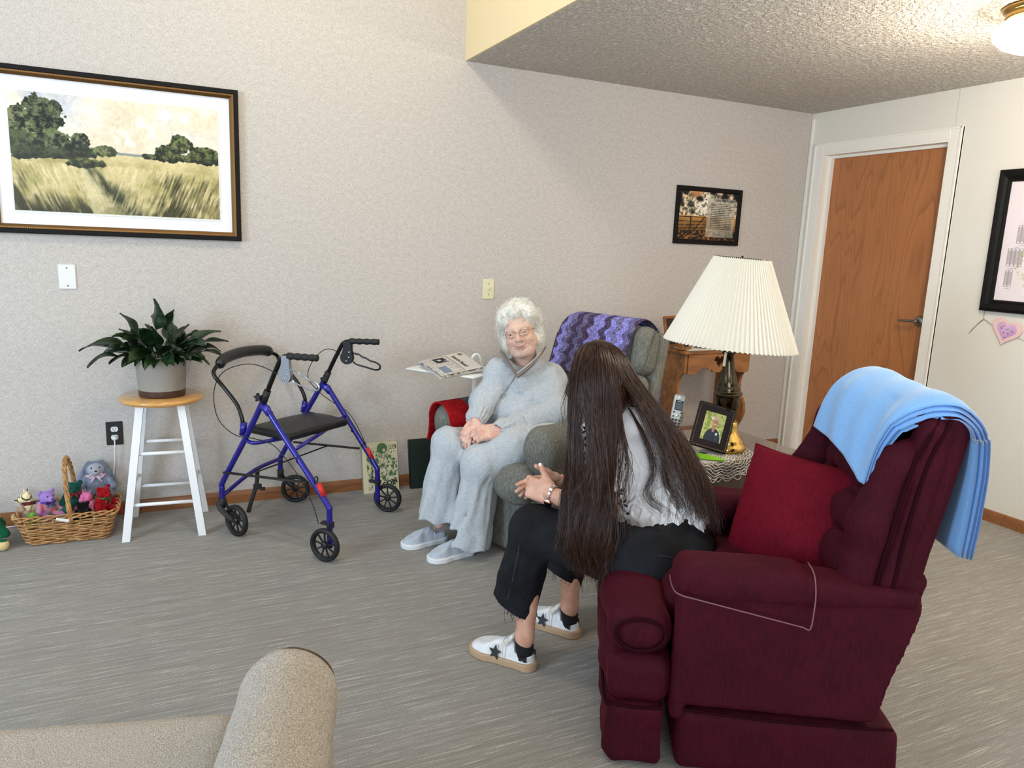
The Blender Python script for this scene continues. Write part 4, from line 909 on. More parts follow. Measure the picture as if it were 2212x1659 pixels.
for q in (1, -1):
    g = S(); g.box((-.01, q*.352, .568), (.322, .078, .044), .040, k=.02); g.post = lambda P, d, q=q: d+.020*np.clip((.1-P[:, 0])/.4, 0, 1)+wob(P, 11, .006, 4)-.006*np.exp(-((P[:, 0]+.05)/.1)**2)
    g.ops[0] = (lambda P, q=q: d_box(P, (-.01, q*.352, .568), (.322, .078, .044), .040, rotm(ay=-.02)), np.array([-.01, q*.352, .59]), .34, .02, False)
    arm = sdf_obj('armrest', g, .008, M_vel, ch)
    # loose arm cover with contrasting stitched hem
    g = S(); g.box((.145, q*.350, .570), (.178, .088, .052), .045, k=.02)
    def cov(P, d, q=q):
        hem = .545-.065*np.clip((.32-P[:, 0])/.35, 0, 1); d = smax(d, hem-P[:, 2], .006); return smax(d, -(d_box(P, (.145, q*.350, .538), (.160, .078, .06), .03)), .004)+wob(P, 11, .005, 4)
    g.post = cov; sdf_obj('arm_cover', g, .007, M_vel, arm)
    hp = [(.322-.0*k, q*.438, .562-.075*k/20) if False else (.320-.35*k/20, q*(.4455), .567-.075*k/20) for k in range(21)]
    hp = [(.325, q*.30, .545), (.327, q*.36, .545), (.322, q*.42, .545)]+[(.320-.35*k/20, q*.4405, .546-.065*k/20) for k in range(1, 21)]+[(-.034, q*.4405, .53), (-.034, q*.436, .58), (-.034, q*.40, .618), (-.034, q*.33, .624)]
    obj('hem_stitching', MB().tube(spline(hp, 3), .0019, 6), M_stitch, arm)
def toL(p):
    q = np.array(p)-np.array(BO2); return np.array([q[0]*_f[0]+q[1]*_f[1], (q[0]*_l[0]+q[1]*_l[1])/BSY, q[2]])
_hp, _tl, _tr, _kl = toL(np.array([-2.735, -2.243, 0.446])), toL(np.array([-2.866, -2.311, 0.472])), toL(np.array([-2.683, -2.182, 0.427])), toL(np.array([-3.135, -2.008, 0.497]))
def sat(P, d):
    e = np.minimum(d_ell(P, _hp, (.155, .17, .112)), d_cap(P, _tl, _kl, .108, .078)); e = np.minimum(e, d_cap(P, _tr, _tr+np.array([.45, -.3, 0]), .104, .075)); return smax(d, -(e+.004), .03)
g = S(); g.box((.09, 0, .435), (.235, .262, .062), .055, k=.02); g.post = lambda P, d: d+wob(P, 9, .008, 7); sc_ = g.post; g.post = lambda P, d: sat(P, sc_(P, d)); sdf_obj('seat_cushion', g, .009, M_vel, ch)
fr = None
g = S(); g.box((.400, 0.015, .392), (.088, .368, .064), .060, k=.02); g.ell((.410, 0, .39), (.100, .26, .068), k=.04); g.post = lambda P, d: d+wob(P, 13, .007, 8)+.0025*np.sin(P[:, 1]*40)*np.clip((P[:, 2]-.43)*20, 0, 1); fr_ = g.post; g.post = lambda P, d: sat(P, fr_(P, d)); fr = sdf_obj('footrest', g, .008, M_vel, ch)
g = S(); g.box((.395, 0.015, .258), (.088, .372, .070), .045, k=.02); g.box((.41, 0, .27), (.095, .30, .06), .05, k=.03); g.post = lambda P, d: d+wob(P, 13, .006, 9); sdf_obj('footrest_panel', g, .008, M_vel, ch)
g = S(); g.box((.390, 0.015, .100), (.072, .378, .088), .02, k=.02); g.fn(lambda P: d_box(P, (.468, 0, .11), (.010, .36, .08), .009), (.468, 0, .11), .38, .02)
g.post = lambda P, d: d+wob(P, 10, .008, 10)-.02*np.clip((.12-P[:, 2])*6, 0, 1)*np.clip((P[:, 0]-.40)*10, 0, 1); sdf_obj('footrest_skirt', g, .008, M_vel, ch)
for q in (1, -1):
    oval = [(.400+.068*math.cos(a)*(1+.12*math.sin(a)), q*(.374)+.012, .396+.046*math.sin(a)) for a in np.linspace(0, 2*PI, 36, endpoint=False)]
    obj('piping', MB().tube(oval, .0055, 7, closed=True), M_velpipe, fr)
obj('piping', MB().tube(spline([(.485, -.33, .188), (.49, 0, .186), (.485, .36, .188), (.46, .386, .188), (.40, .390, .184), (.32, .388, .188)], 6), .005, 7), M_velpipe, fr)
obj('skirt_seam', MB().tube(spline([(.29, .392, .194), (.1, .404, .192), (-.1, .404, .192), (-.29, .395, .194)], 6), .004, 6), M_velpipe, ch)
# reclined back: outer shell, layered side wings, tufted inner cushions
def bk(x0, z0, x1, z1, q, r0, r1, yy=.33): return ((x0, q*yy, z0), (x1, q*yy, z1), r0, r1)
g = S(); Rl = rotm(ay=-.16); g.box((-.315, 0, .785), (.045, .362, .275), .035, Rl, k=.01); g.post = lambda P, d: d+wob(P, 9, .006, 12); back = sdf_obj('back_shell', g, .010, M_vel, ch)
for q in (1, -1):
    g = S(); g.box((-.270, q*.332, .80), (.038, .055, .238), .037, rotm(ay=-.17), k=.02); g.post = lambda P, d: d+wob(P, 10, .008, 13); sdf_obj('back_wing', g, .009, M_vel, back)
    g = S(); g.chain([(-.175, q*.325, .60), (-.195, q*.318, .74), (-.250, q*.318, .90), (-.300, q*.318, .955)], [.055, .066, .060, .040], k=.03); g.post = lambda P, d: d+wob(P, 12, .011, 14); sdf_obj('side_bolster', g, .009, M_vel, back)
    for (a, c, r) in (((-.200, q*.378, .585), (-.292, q*.372, 1.015), 0), ((-.240, q*.386, .58), (-.320, q*.378, 1.02), 0)):
        P = spline([a, (a[0]*.7+c[0]*.3+.012, q*.392, .74), (a[0]*.35+c[0]*.65+.012, q*.388, .92), c, (c[0]-.02, q*.34, 1.034)], 6); obj('piping', MB().tube(P, .0055, 7), M_velpipe, back)
g = S()
for (x, z, r) in ((-.200, .58, .080), (-.228, .70, .080), (-.268, .82, .076), (-.318, .900, .062)):
    g.fn(lambda P, x=x, z=z, r=r: d_box(P, (x, 0, z), (r*.85, .275, r*.92), r*.8, rotm(ay=-.2)), (x, 0, z), .30, .018)
def tuft(P, d):
    for (x, z) in ((-.135, .64), (-.165, .76), (-.21, .87)):
        for y in (-.14, 0, .14): d = d+.020*np.exp(-(((P[:, 1]-y)/.03)**2+((P[:, 2]-z)/.03)**2))
    return d+wob(P, 13, .009, 15)
g.post = tuft; sdf_obj('back_cushion', g, .009, M_vel, back)
g = S(); g.box((-.310, 0, 1.020), (.058, .335, .035), .033, rotm(ay=-.1), k=.02); sdf_obj('top_rail', g, .009, M_vel, back)

# ------------------------------------------------------------------ blue blanket over its back
bl = NT('pale_blue_fleece', .9, 0, .15, sheen=.5); nn = bl.noise(bl.coord(), 320, 3, .6); bl.color(bl.ramp(nn, [(.3, (118, 168, 226)), (.7, (146, 194, 242))])).bump(nn, .3, .0015); M_blue_f = bl.m
def drape(name, path, ys, layers, th, mat, parent=None, sag=None, thick=.0):
    """cloth strip: path in (x, z) run over y range; ys(f) -> (y0, y1) at path fraction f; several folded layers"""
    V_ = []; mb = MB(); path = spline([(p[0], 0, p[1]) for p in path], 6); n = len(path); nu = 40
    T = np.gradient(path, axis=0); T /= np.linalg.norm(T, axis=1)[:, None]; N = np.stack([-T[:, 2], 0*T[:, 0], T[:, 0]], 1)
    for L in range(layers):
        off = (L-(layers-1)/2)*th*1.15
        f0 = int(n*.012*L); ring = []
        for (o2) in (off+th*.5, off-th*.5):
            G = np.zeros((n, nu, 3))
            for i in range(n):
                y0, y1 = ys(i/(n-1)); e = .012*(layers-1-L)*0; yy = np.linspace(y0+.004*L, y1-.006*L*0-.004*abs(L-layers/2), nu)
                edge = np.minimum(1, np.minimum(np.arange(nu), nu-1-np.arange(nu))/1.5); oo = off+(o2-off)*np.sqrt(edge*1.0*(2-edge))
                G[i, :, 0] = path[i, 0]+N[i, 0]*oo; G[i, :, 1] = yy; G[i, :, 2] = path[i, 2]+N[i, 2]*oo
                if sag is not None: G[i] = sag(G[i], i/(n-1), L)
            ring.append(G)
        A, B = ring; P = np.concatenate([A, B[:, ::-1]], 1); m = P.shape[1]; F = []
        for i in range(n-1):
            for j in range(m): F.append((i*m+j, i*m+(j+1) % m, (i+1)*m+(j+1) % m, (i+1)*m+j))
        mb.add(P.reshape(-1, 3), F); 
        for i in (0, n-1): mb.f.append(tuple(mb.n-n*m+i*m+j for j in range(m))[::(1 if i else -1)]); mb.mi.append(0)
    return obj(name, mb, mat, parent)
def ysb(f):   # far edge stays; near edge widest past the top
    near = .335+.055*np.clip((f-.30)/.35, 0, 1); return (-.195, near)
def sagb(G, f, L):
    w = .006*np.sin(G[:, 1]*15+f*6+L)+.004*np.sin(G[:, 1]*37+f*9); G[:, 0] += w*(1 if f < .4 else .3); G[:, 2] += .5*w
    if f < .45: G[:, 2] -= .035*np.clip((G[:, 1]-.05)/.25, 0, 1)*(1-f/.45)*1.0; G[:, 0] += .02*np.exp(-((G[:, 1]-.30)/.06)**2)*(1-f/.45)
    G[:, 2] -= .02*np.clip((np.abs(G[:, 1]-.06)-.25)/.08, 0, 1)*(.3 < f < .7); return G
bk_ = drape('fleece_blanket', [(-.180, .885), (-.190, .925), (-.208, .980), (-.240, 1.034), (-.292, 1.070), (-.355, 1.076), (-.402, 1.03), (-.418, .93), (-.418, .81), (-.412, .685)], ysb, 4, .0085, M_blue_f, sag=sagb)
bk_.location = (BO[0], BO[1], .012); bk_.rotation_euler = (0, 0, BRZ); tag(bk_, 'folded light blue fleece blanket draped over the back of the burgundy recliner', 'blanket')

# ------------------------------------------------------------------ red pillow on its seat
M_redv = m_velvet('crimson_velvet', (88, 6, 22), (112, 12, 32), 200, .22)
def pillow(P, c, R, hx, hz, th):
    q = (P-np.asarray(c))@R; u = q[:, 1]/hx; w = q[:, 2]/hz; e = np.clip(1-np.abs(u)**2.6, 0, 1)*np.clip(1-np.abs(w)**2.6, 0, 1)
    prof = th*np.sqrt(e)+.004; edge = np.maximum(np.abs(q[:, 1])-hx*(1-.06*(1-np.abs(w)**3)), np.abs(q[:, 2])-hz*(1-.06*(1-np.abs(u)**3)))
    return smax(np.abs(q[:, 0])-prof, edge, .008)*.75
pc = np.array([-.100, -.03, .620]); pn = np.array([.60, .74, .30]); Rp = basis(pn, (-.25, -.1, 1.0))
Rp = Rp @ rotm(ax=.09)
g = S(); g.fn(lambda P: pillow(P, pc, Rp, .195, .195, .085)+.004*fbm((P-pc)@Rp, 10, 3, 3), pc, .30, .01)
pb = sdf_obj('throw_pillow', g, .007, M_redv); pb.location = (BO[0], BO[1], .010); pb.rotation_euler = (0, 0, BRZ); tag(pb, 'square crimson velvet pillow leaning in the burgundy recliner', 'pillow')
ring = []
for k in range(80):
    a = 2*PI*k/80; c_, s_ = math.cos(a), math.sin(a); m_ = max(abs(c_), abs(s_)); sx, sz = c_/m_, s_/m_; ring.append(pc+Rp @ np.array([0, .195*sx*(1-.06*(1-abs(sz)**3)), .195*sz*(1-.06*(1-abs(sx)**3))]))
pp = obj('piping', MB().tube(ring, .0042, 6, closed=True), M_redv, pb)

# ================================================================== GREY RECLINER
def m_tweed(name, c1, c2, c3, sc=520, bump=.5, ds=.0015):
    t = NT(name, .95, 0, .12); a = t.noise(t.coord(), sc, 2, .7); b_ = t.noise(t.coord('Object', (1, 1, .25)), sc*.5, 2, .6); f = t.math('ADD', t.math('MULTIPLY', a, .6), t.math('MULTIPLY', b_, .4))
    t.color(t.ramp(f, [(.36, c1), (.5, c2), (.64, c3)])).bump(f, bump, ds); return t.m
M_grey = m_tweed('grey_green_tweed', (84, 84, 78), (116, 116, 108), (140, 140, 131), 300)
GO = (-2.49, -.845, 0); GRZ = math.atan2(math.cos(math.radians(250)), math.sin(math.radians(250)))
gr = thing('recliner', 'grey-green tweed recliner by the wall with a purple afghan over its back', 'armchair', GO, GRZ)
gr.scale = (1, .92, 1)
g = S(); g.box((-.02, 0, .20), (.375, .355, .175), .03, k=.02); g.post = lambda P, d: d+wob(P, 8, .005, 1); sdf_obj('base', g, .010, M_grey, gr)
for q in (1, -1):
    g = S(); g.box((.0, q*.345, .33), (.375, .075, .27), .04, k=.03); g.cap((-.36, q*.345, .545), (.345, q*.345, .560), .088, .092, k=.03); g.ell((.37, q*.345, .53), (.06, .09, .11), k=.03)
    g.post = lambda P, d: d+wob(P, 9, .006, 2); a = sdf_obj('armrest', g, .009, M_grey, gr)
    fp = [(.420+.012*math.sin(max(0, s)*PI), q*(.345+.088*math.cos(t_)), .55+.088*math.sin(t_)) for t_, s in zip(np.linspace(-.2, PI+.2, 16), np.linspace(0, 1, 16))]
g = S(); g.box((.12, 0, .435), (.30, .265, .075), .06, k=.03); g.ell((.40, 0, .42), (.08, .26, .09), k=.03); g.post = lambda P, d: d+wob(P, 8, .006, 3); sdf_obj('seat_cushion', g, .009, M_grey, gr)
g = S(); g.box((.400, .0, .385), (.075, .345, .085), .065, k=.02); g.ell((.43, .24, .37), (.07, .13, .09), k=.03); g.ell((.43, -.2, .37), (.07, .15, .09), k=.03)
g.post = lambda P, d: d+wob(P, 12, .010, 5)+.004*np.sin(P[:, 2]*90+P[:, 1]*12)*np.clip((P[:, 1]-.26)*12, 0, 1); sdf_obj('footrest_cushion', g, .008, M_grey, gr)
g = S(); g.box((.375, 0, .165), (.028, .345, .145), .02, k=.02); sdf_obj('front_panel', g, .009, M_grey, gr)
g = S(); g.box((-.52, .04, .66), (.045, .305, .36), .03, rotm(ay=-.20), k=.02); gb = sdf_obj('back_shell', g, .010, M_grey, gr)
for nm, x, z, hx, hz in (('headrest_pad', -.465, .925, .085, .130), ('lumbar_pad', -.395, .66, .085, .150)):
    g = S(); g.box((x, .04, z), (hx, .305, hz), .075, rotm(ay=-.18), k=.02); g.post = lambda P, d: d+wob(P, 8, .006, 6)+.006*np.exp(-((np.abs(P[:, 1])-.25)/.012)**2); sdf_obj(nm, g, .009, M_grey, gb)
for q in (1,): obj('pad_seam', MB().tube(spline([(-.38, .346, .80), (-.405, .349, .90), (-.45, .349, 1.0), (-.49, .345, 1.045)], 6), .0028, 6), plain('grey_seam', (78, 82, 78), .9), gb)
# ------------------------------------------------------------------ purple afghan
def afcol(V):
    y = V[:, 1]; w = V[:, 2]; ph = .013*np.sin(w*95); s = (y+ph)*26; k = np.floor(s+.0); fr_ = s-k; hsh = np.mod(np.sin(k*12.9898)*43758.5453, 1)
    lav = np.array((144, 140, 214.)); mid = np.array((112, 108, 150.)); dk = np.array((70, 58, 82.)); c = np.where((hsh < .42)[:, None], lav, np.where((hsh < .62)[:, None], mid, dk)); 
    sp = fbm(V, 210, 2, 5); c = c*(1+sp[:, None]*.9); c = np.where((sp > .30)[:, None] & (hsh < .5)[:, None], c*.55, c); c = np.where((sp < -.28)[:, None] & (hsh > .6)[:, None], np.array((120, 112, 160.)), c); return c
def sagp(G, f, L):
    G[:, 0] += .003*np.sin(G[:, 1]*60); G[:, 2] -= .03*np.clip((np.abs(G[:, 1]-.02)-.22)/.1, 0, 1)*(.25 < f < .6); 
    if f > .6: G[:, 0] -= .012*np.sin(G[:, 1]*18)+.01; 
    return G
def dense(path): return path
af = drape('afghan', [(-.285, .78), (-.312, .86), (-.348, .96), (-.395, 1.045), (-.47, 1.085), (-.55, 1.065), (-.60, .99), (-.605, .88), (-.60, .74), (-.595, .56)], lambda f: (-.255, .245+.05*np.clip((f-.5)*3, 0, 1)), 1, .010, None or vcol('purple_crochet_yarn', .95, .08, .9, 190), sag=sagp)
sm = af.modifiers.new('sub', 'SUBSURF'); sm.levels = 0; sm.render_levels = 0
# refine for colour detail
import bmesh
bmh = bmesh.new(); bmh.from_mesh(af.data); bmesh.ops.subdivide_edges(bmh, edges=bmh.edges[:], cuts=3, use_grid_fill=True); bmh.to_mesh(af.data); bmh.free()
af.modifiers.clear(); V = np.array([v.co[:] for v in af.data.vertices]); af.data.polygons.foreach_set('use_smooth', np.ones(len(af.data.polygons), bool)); setcol(af.data, linarr(afcol(V)))
af.location = GO; af.rotation_euler = (0, 0, GRZ); tag(af, 'purple and lavender striped crochet afghan over the back of the grey recliner', 'afghan')
# ------------------------------------------------------------------ red and grey knit over the far arm
def thc(V):
    x = V[:, 0]; n = fbm(V, 150, 2, 8); c = mixc((186, 34, 38), (150, 20, 26), n*2+.4); m = x < .300; c[m] = mixc((66, 70, 76), (120, 122, 126), n*3+.45)[m]; m = x < .17; c[m] = mixc((214, 192, 184), (190, 170, 164), n+.4)[m]; return c
nu, nt = 150, 90; G = np.zeros((nu, nt, 3))
for i, x in enumerate(np.linspace(-.12, .425, nu)):
    for j, t_ in enumerate(np.linspace(0, 1, nt)):
        a = PI*(t_*1.0); rr_ = .104
        if t_ < .28: y, z = -.320+rr_, .552-(.28-t_)*.50
        elif t_ > .72: y, z = -.320-rr_-(t_-.72)*.10, .552-(t_-.72)*.40
        else: b_ = PI*(t_-.28)/.44; y, z = -.320+rr_*math.cos(b_), .555+rr_*math.sin(b_)*1.0
        G[i, j] = (x+.02*math.sin(t_*5), y, z)
b = MB(); b.grid(G); G2 = G.copy(); G2[..., 1] = -.320+(G[..., 1]+.320)*.93; G2[..., 2] -= .008; b.grid(G2[:, ::-1])
for e in (0, -1): b.grid(np.stack([G[e], G2[e]], 0)[:, ::(1 if e else -1)])
for e in (0, -1): b.grid(np.stack([G[:, e], G2[:, e]], 0)[:, ::(-1 if e else 1)])
o = obj('knitted_throw', b, vcol('felted_knit', .95, .08, .9, 240), None, colfn=thc); o.location = GO; o.rotation_euler = (0, 0, GRZ); tag(o, 'red and dark grey knitted throw over the far arm of the grey recliner', 'throw')

# ================================================================== FOREGROUND TWEED ARMCHAIR
M_tw = m_tweed('beige_tweed', (112, 102, 90), (168, 158, 145), (216, 208, 198), 760, .7, .0015)
fo = (-4.035, -2.68, 0); frz = math.radians(90-15)
fc = thing('armchair', 'beige tweed armchair in the near left corner with one rounded arm in view', 'armchair', fo, frz)
g = S(); g.box((-.42, 0.0, .32), (.40, .085, .28), .05, k=.03); g.cap((-.095, 0.0, .560), (-.80, .012, .580), .086, .098, k=.03); g.ell((-.06, 0, .53), (.055, .088, .11), k=.03)
g.post = lambda P, d: d+wob(P, 7, .004, 1); a = sdf_obj('armrest', g, .008, M_tw, fc)
pts_ = [(-.065+.0*t_, .0-.093*math.cos(t_), .555+.093*math.sin(t_)) for t_ in np.linspace(-.5, 1.9, 20)]
obj('piping', MB().tube(spline([(-.050, -.080, .45), (-.044, -.088, .52), (-.048, -.083, .585), (-.052, -.055, .625), (-.052, -.01, .643), (-.054, .03, .636)], 5), .0030, 7), plain('dark_brown_piping', (74, 58, 46), .9), a)
g = S(); g.box((-.30, .42, .36), (.34, .335, .115), .06, k=.03); g.post = lambda P, d: d+wob(P, 6, .004, 2); sdf_obj('seat_cushion', g, .012, M_tw, fc)
g = S(); g.box((-.38, .42, .15), (.33, .335, .13), .03, k=.03); sdf_obj('base', g, .014, M_tw, fc)

# ================================================================== END TABLE AND WHAT STANDS ON IT
M_dkwood = wood('dark_walnut', (52, 36, 26), (84, 60, 42), (1, 1, .2), .3, 14, .3); M_dktop = wood('walnut_top', (78, 62, 46), (112, 92, 70), (.2, 1, 1), .22, 12, .5)
TX, TY, TZ = -2.19, -1.735, .65; TR = math.radians(3)
Rtb = rotm(az=TR)
et = thing('end_table', 'dark walnut end table between the two recliners holding the lamp', 'table', (TX, TY, 0), TR)
obj('table_top', MB().box((0, 0, TZ-.012), (.325, .235, .012), bev=.006), M_dktop, et, smooth=False)
obj('apron', MB().box((0, 0, TZ-.085), (.300, .212, .062), bev=.002), M_dkwood, et, smooth=False)
obj('drawer_front', MB().box((0, -.216, TZ-.085), (.26, .008, .048), bev=.004), M_dkwood, et, smooth=False)
for sx in (-1, 1):
    for sy in (-1, 1): obj('leg', MB().box((sx*.275, sy*.188, (TZ-.147)/2), (.022, .022, (TZ-.147)/2), bev=.004), M_dkwood, et, smooth=False)
obj('shelf', MB().box((0, 0, .16), (.265, .18, .010), bev=.003), M_dkwood, et, smooth=False)
# lamp
LX, LY = -2.165, -1.835
lt = thing('table_lamp', 'brass table lamp with a large white pleated shade on the end table', 'lamp', (LX, LY, TZ), 0)
vd = np.array([.43, .90, 0]); lt.rotation_mode = 'QUATERNION'
from mathutils import Quaternion
lt.rotation_quaternion = Quaternion(Vector((-.0, 0, 0)) if False else Vector((vd[0], vd[1], 0)), -math.radians(4.0))
M_brassp = plain('polished_lamp_brass', (196, 160, 88), .16, 1); M_brassd = plain('antique_dark_brass', (74, 65, 50), .22, 1)
obj('brass_base', MB().lathe([(0, 0), (.070, 0), (.074, .006), (.074, .022), (.069, .030), (.065, .034), (.064, .044), (.058, .056), (.050, .066), (.046, .080), (.042, .086), (.041, .105), (.042, .118), (.036, .124), (.030, .126)], 56), M_brassp, lt)
obj('stem', MB().lathe([(.030, .124), (.024, .130), (.022, .150), (.026, .156), (.022, .162), (.040, .175), (.046, .20), (.049, .225), (.048, .232), (.056, .236), (.058, .241), (.050, .246), (.046, .256), (.048, .262), (.040, .270), (.041, .276), (.034, .295), (.026, .33), (.022, .37), (.020, .40), (.026, .404), (.029, .412), (.021, .420), (.018, .428), (.022, .440), (.024, .452), (.010, .456)], 48), M_brassd, lt)
shd = NT('pleated_ivory_fabric', .85, 0, .2); shd.color((230, 224, 208)); shd.i['Transmission Weight'].default_value = 0
b = MB(); NP = 88; V = []; F = []
for j in range(NP*2):
    a = 2*PI*j/(NP*2)
    for (r, z) in ((.258, .430), (.108, .770)):
        q = r*(1+(.020 if j % 2 else -.030))-(0 if z > .5 else 0); V.append((q*math.cos(a), q*math.sin(a), z-(.004 if (z < .5 and j % 2) else 0)))
for j in range(NP*2): k = (j+1) % (NP*2); F.append((2*j, 2*k, 2*k+1, 2*j+1))
b.add(V, F); V2 = [(x*.975, y*.975, z) for x, y, z in V]; b.add(V2, [f[::-1] for f in F]); sh_ = obj('lamp_shade', b, shd.m, lt, smooth=False)
RSH = np.array(Matrix.Rotation(math.radians(7.0), 3, Vector((vd[0], vd[1], 0)).normalized())); _pv = np.array([0, 0, .42])
co = np.array([v.co[:] for v in sh_.data.vertices]); co = (co-_pv) @ RSH.T+_pv+np.array([0, 0, .012]); sh_.data.vertices.foreach_set('co', co.astype(np.float32).ravel())
b = MB(); b.tube([(.106*math.cos(a), .106*math.sin(a), .769) for a in np.linspace(0, 2*PI, 48, endpoint=False)], .003, 6, closed=True)
for k in range(3): b.cyl((0, 0, .765), (.105*math.cos(k*2.09), .105*math.sin(k*2.09), .767), .0016, 6)
b.cyl((0, 0, .45), (0, 0, .78), .004, 8); b.v = [(v-_pv) @ RSH.T+_pv+np.array([0, 0, .012]) for v in b.v]; obj('shade_carrier', b, M_brassd, lt)
obj('hang_tag', MB().box((-.150, -.150, .412), (.008, .001, .026), R=rotm(ay=.28, az=.4)), plain('cream_card_tag', (226, 222, 206), .8), lt, smooth=False)
# doily
M_lace = plain('white_lace', (232, 228, 218), .95)
dt = thing('lace_doily', 'white crocheted lace doily hanging over the front corner of the end table', 'doily', (-2.30, -1.845, TZ+.002), 0, world=True)
b = MB(); DX, DY = -2.295, -1.845; yfr = TY-.2375
def dp(r, a):
    x = DX+r*math.cos(a); y = DY+r*math.sin(a)*.95; e = TY-.236+.03*0; over = e-y
    if over > 0: return np.array([x-.0, e-.006-min(over, .01)*.3-.012*math.sin(a*9)*min(1, over*12), TZ+.003-over*.95])
    return np.array([x, y, TZ+.003])
for r in np.linspace(.02, .205, 16): b.tube([dp(r+.006*math.sin(a*16)*(r/.2), a) for a in np.linspace(0, 2*PI, 120, endpoint=False)], .0014, 4, closed=True)
for k in range(32):
    a = 2*PI*k/32; b.tube([dp(r, a+(.07 if i % 2 else -.07)*(.4+r*2)) for i, r in enumerate(np.linspace(.02, .205, 18))], .0012, 4)
    b.tube([dp(r, a+.098+(.07 if i % 2 else -.07)*(.4+r*2)) for i, r in enumerate(np.linspace(.09, .205, 14))], .0011, 4)
    b.tube([dp(.205+.018*math.sin(t_), a+.098*2*t_/PI) for t_ in np.linspace(0, PI, 9)], .0016, 4)
obj('lace_net', b, M_lace, dt)
lf_ = thing('green_leaf', 'bright green flat leaf-shaped piece lying on the lace doily', 'leaf', (-2.33, -1.915, TZ+.008), 0, world=True)
ol = []
for k in range(30): a = 2*PI*k/30; ol.append((.085*math.cos(a)*(1 if math.cos(a) > 0 else 1), .034*math.sin(a)*(1-.25*math.cos(a))))
obj('blade', MB().prism(ol, 0, .003, rotm(az=math.radians(-55), ax=0), (-2.345, -1.905, TZ+.008)), fabric('lime_green_felt', (120, 190, 30), (150, 214, 60), 120, .7), lf_, smooth=False)
# photo frame
fvec = np.array([-.50, -.86, 0]); cF_ = np.array([-2.258, -1.845, 0]); tl = math.radians(20)
ft = thing('photo_frame', 'dark brown beaded leather photo frame with a portrait of a smiling man', 'photo frame', (-2.258, -1.845, TZ+.003), 0, world=True)
Rf = basis(-fvec*-1*math.cos(tl)+np.array([0, 0, math.sin(tl)])); Rf = Rf @ rotm(ax=0)
# columns: x = outward normal, y = left, z = up ; roll a little in its own plane
Rf = Rf @ rotm(ax=math.radians(13)*-1)
FW, FH = .074, .092; fc_ = np.array([-2.258, -1.845, TZ+.107])
def fp_(y, z, x=0): return fc_+Rf @ np.array([x, y, z])
M_leath = fabric('dark_brown_leather', (26, 15, 15), (38, 23, 22), 90, .55, .3, .001, spec=.25)
b = MB(); b.box((0, 0, 0), (.010, FW, FH), bev=.003); V = np.concatenate(b.v) @ Rf.T+fc_; obj('frame', MB().add(V, b.f), M_leath, ft, smooth=False)
M_bead = plain('pewter_beads', (150, 132, 116), .3, .9); b = MB()
for k in range(20):
    for (y, z) in ((-FW+.007+(2*FW-.014)*k/19, FH-.007), (-FW+.007+(2*FW-.014)*k/19, -FH+.007)): b.lathe([(0, .003), (.002, .0022), (.0029, 0)], 8, Rf @ rotm(ay=PI/2), fp_(y, z, .010))
for k in range(24):
    for y in (-FW+.007, FW-.007): b.lathe([(0, .003), (.002, .0022), (.0029, 0)], 8, Rf @ rotm(ay=PI/2), fp_(y, -FH+.007+(2*FH-.014)*k/23, .010))
bd_ = obj('beading', b, M_bead, ft); bd_['kind'] = 'stuff'
def manart(u, v):
    P = np.stack([u, v*1.3, 0*u], 1); n = fbm(P, 5, 3, 41); c = mixc((206, 210, 130), (120, 140, 40), n*3.2+.45); c = mixc(c, (246, 244, 214), (n*3-.3)); c = mixc(c, (230, 226, 210), (.34-v)*2*(u > .6))
    sh = (((u-.55)/.40)**2+((v-.02)/.44)**2 < 1); c[sh] = mixc((44, 52, 66), (62, 70, 86), fbm(P, 14, 2, 42)+.4)[sh]
    nk = (np.abs(u-.53) < .085-.10*(v-.34)*0) & (v > .32) & (v < .56) & (np.abs(u-.53) < .02+.32*(v-.26)); c[nk] = (196, 140, 116)
    hd = (((u-.56)/.135)**2+((v-.68)/.185)**2 < 1); c[hd] = mixc((206, 152, 130), (178, 122, 102), (u-.5)*4)[hd]
    c[(((u-.57)/.12)**2+((v-.82)/.075)**2 < 1)] = (222, 182, 164); c[((np.abs(u-.56) < .06) & (np.abs(v-.605) < .010))] = (240, 232, 226)
    for x in (.51, .61): c[(((u-x)/.018)**2+((v-.70)/.010)**2 < 1)] = (90, 60, 52)
    c[(((u-.56)/.016)**2+((v-.655)/.03)**2 < 1)] = (186, 128, 108); c[(((u-.72)/.05)**2+((v-.28)/.05)**2 < 1)] = (236, 236, 238); return c
painted('photograph', ft, fp_(0, 0, .0108), tuple(Rf[:, 1]), tuple(Rf[:, 2]), .082, .116, 90, 120, manart)
obj('easel_back', MB().add(*(lambda q: (q, [(0, 1, 2), (3, 5, 4), (0, 3, 4, 1), (1, 4, 5, 2), (2, 5, 3, 0)]))(np.array([fp_(y, z, x) for y in (-.02, .02) for (z, x) in ((.03, -.010), (-.088, -.010), (-.080, -.062))]))), M_leath, ft, smooth=False)
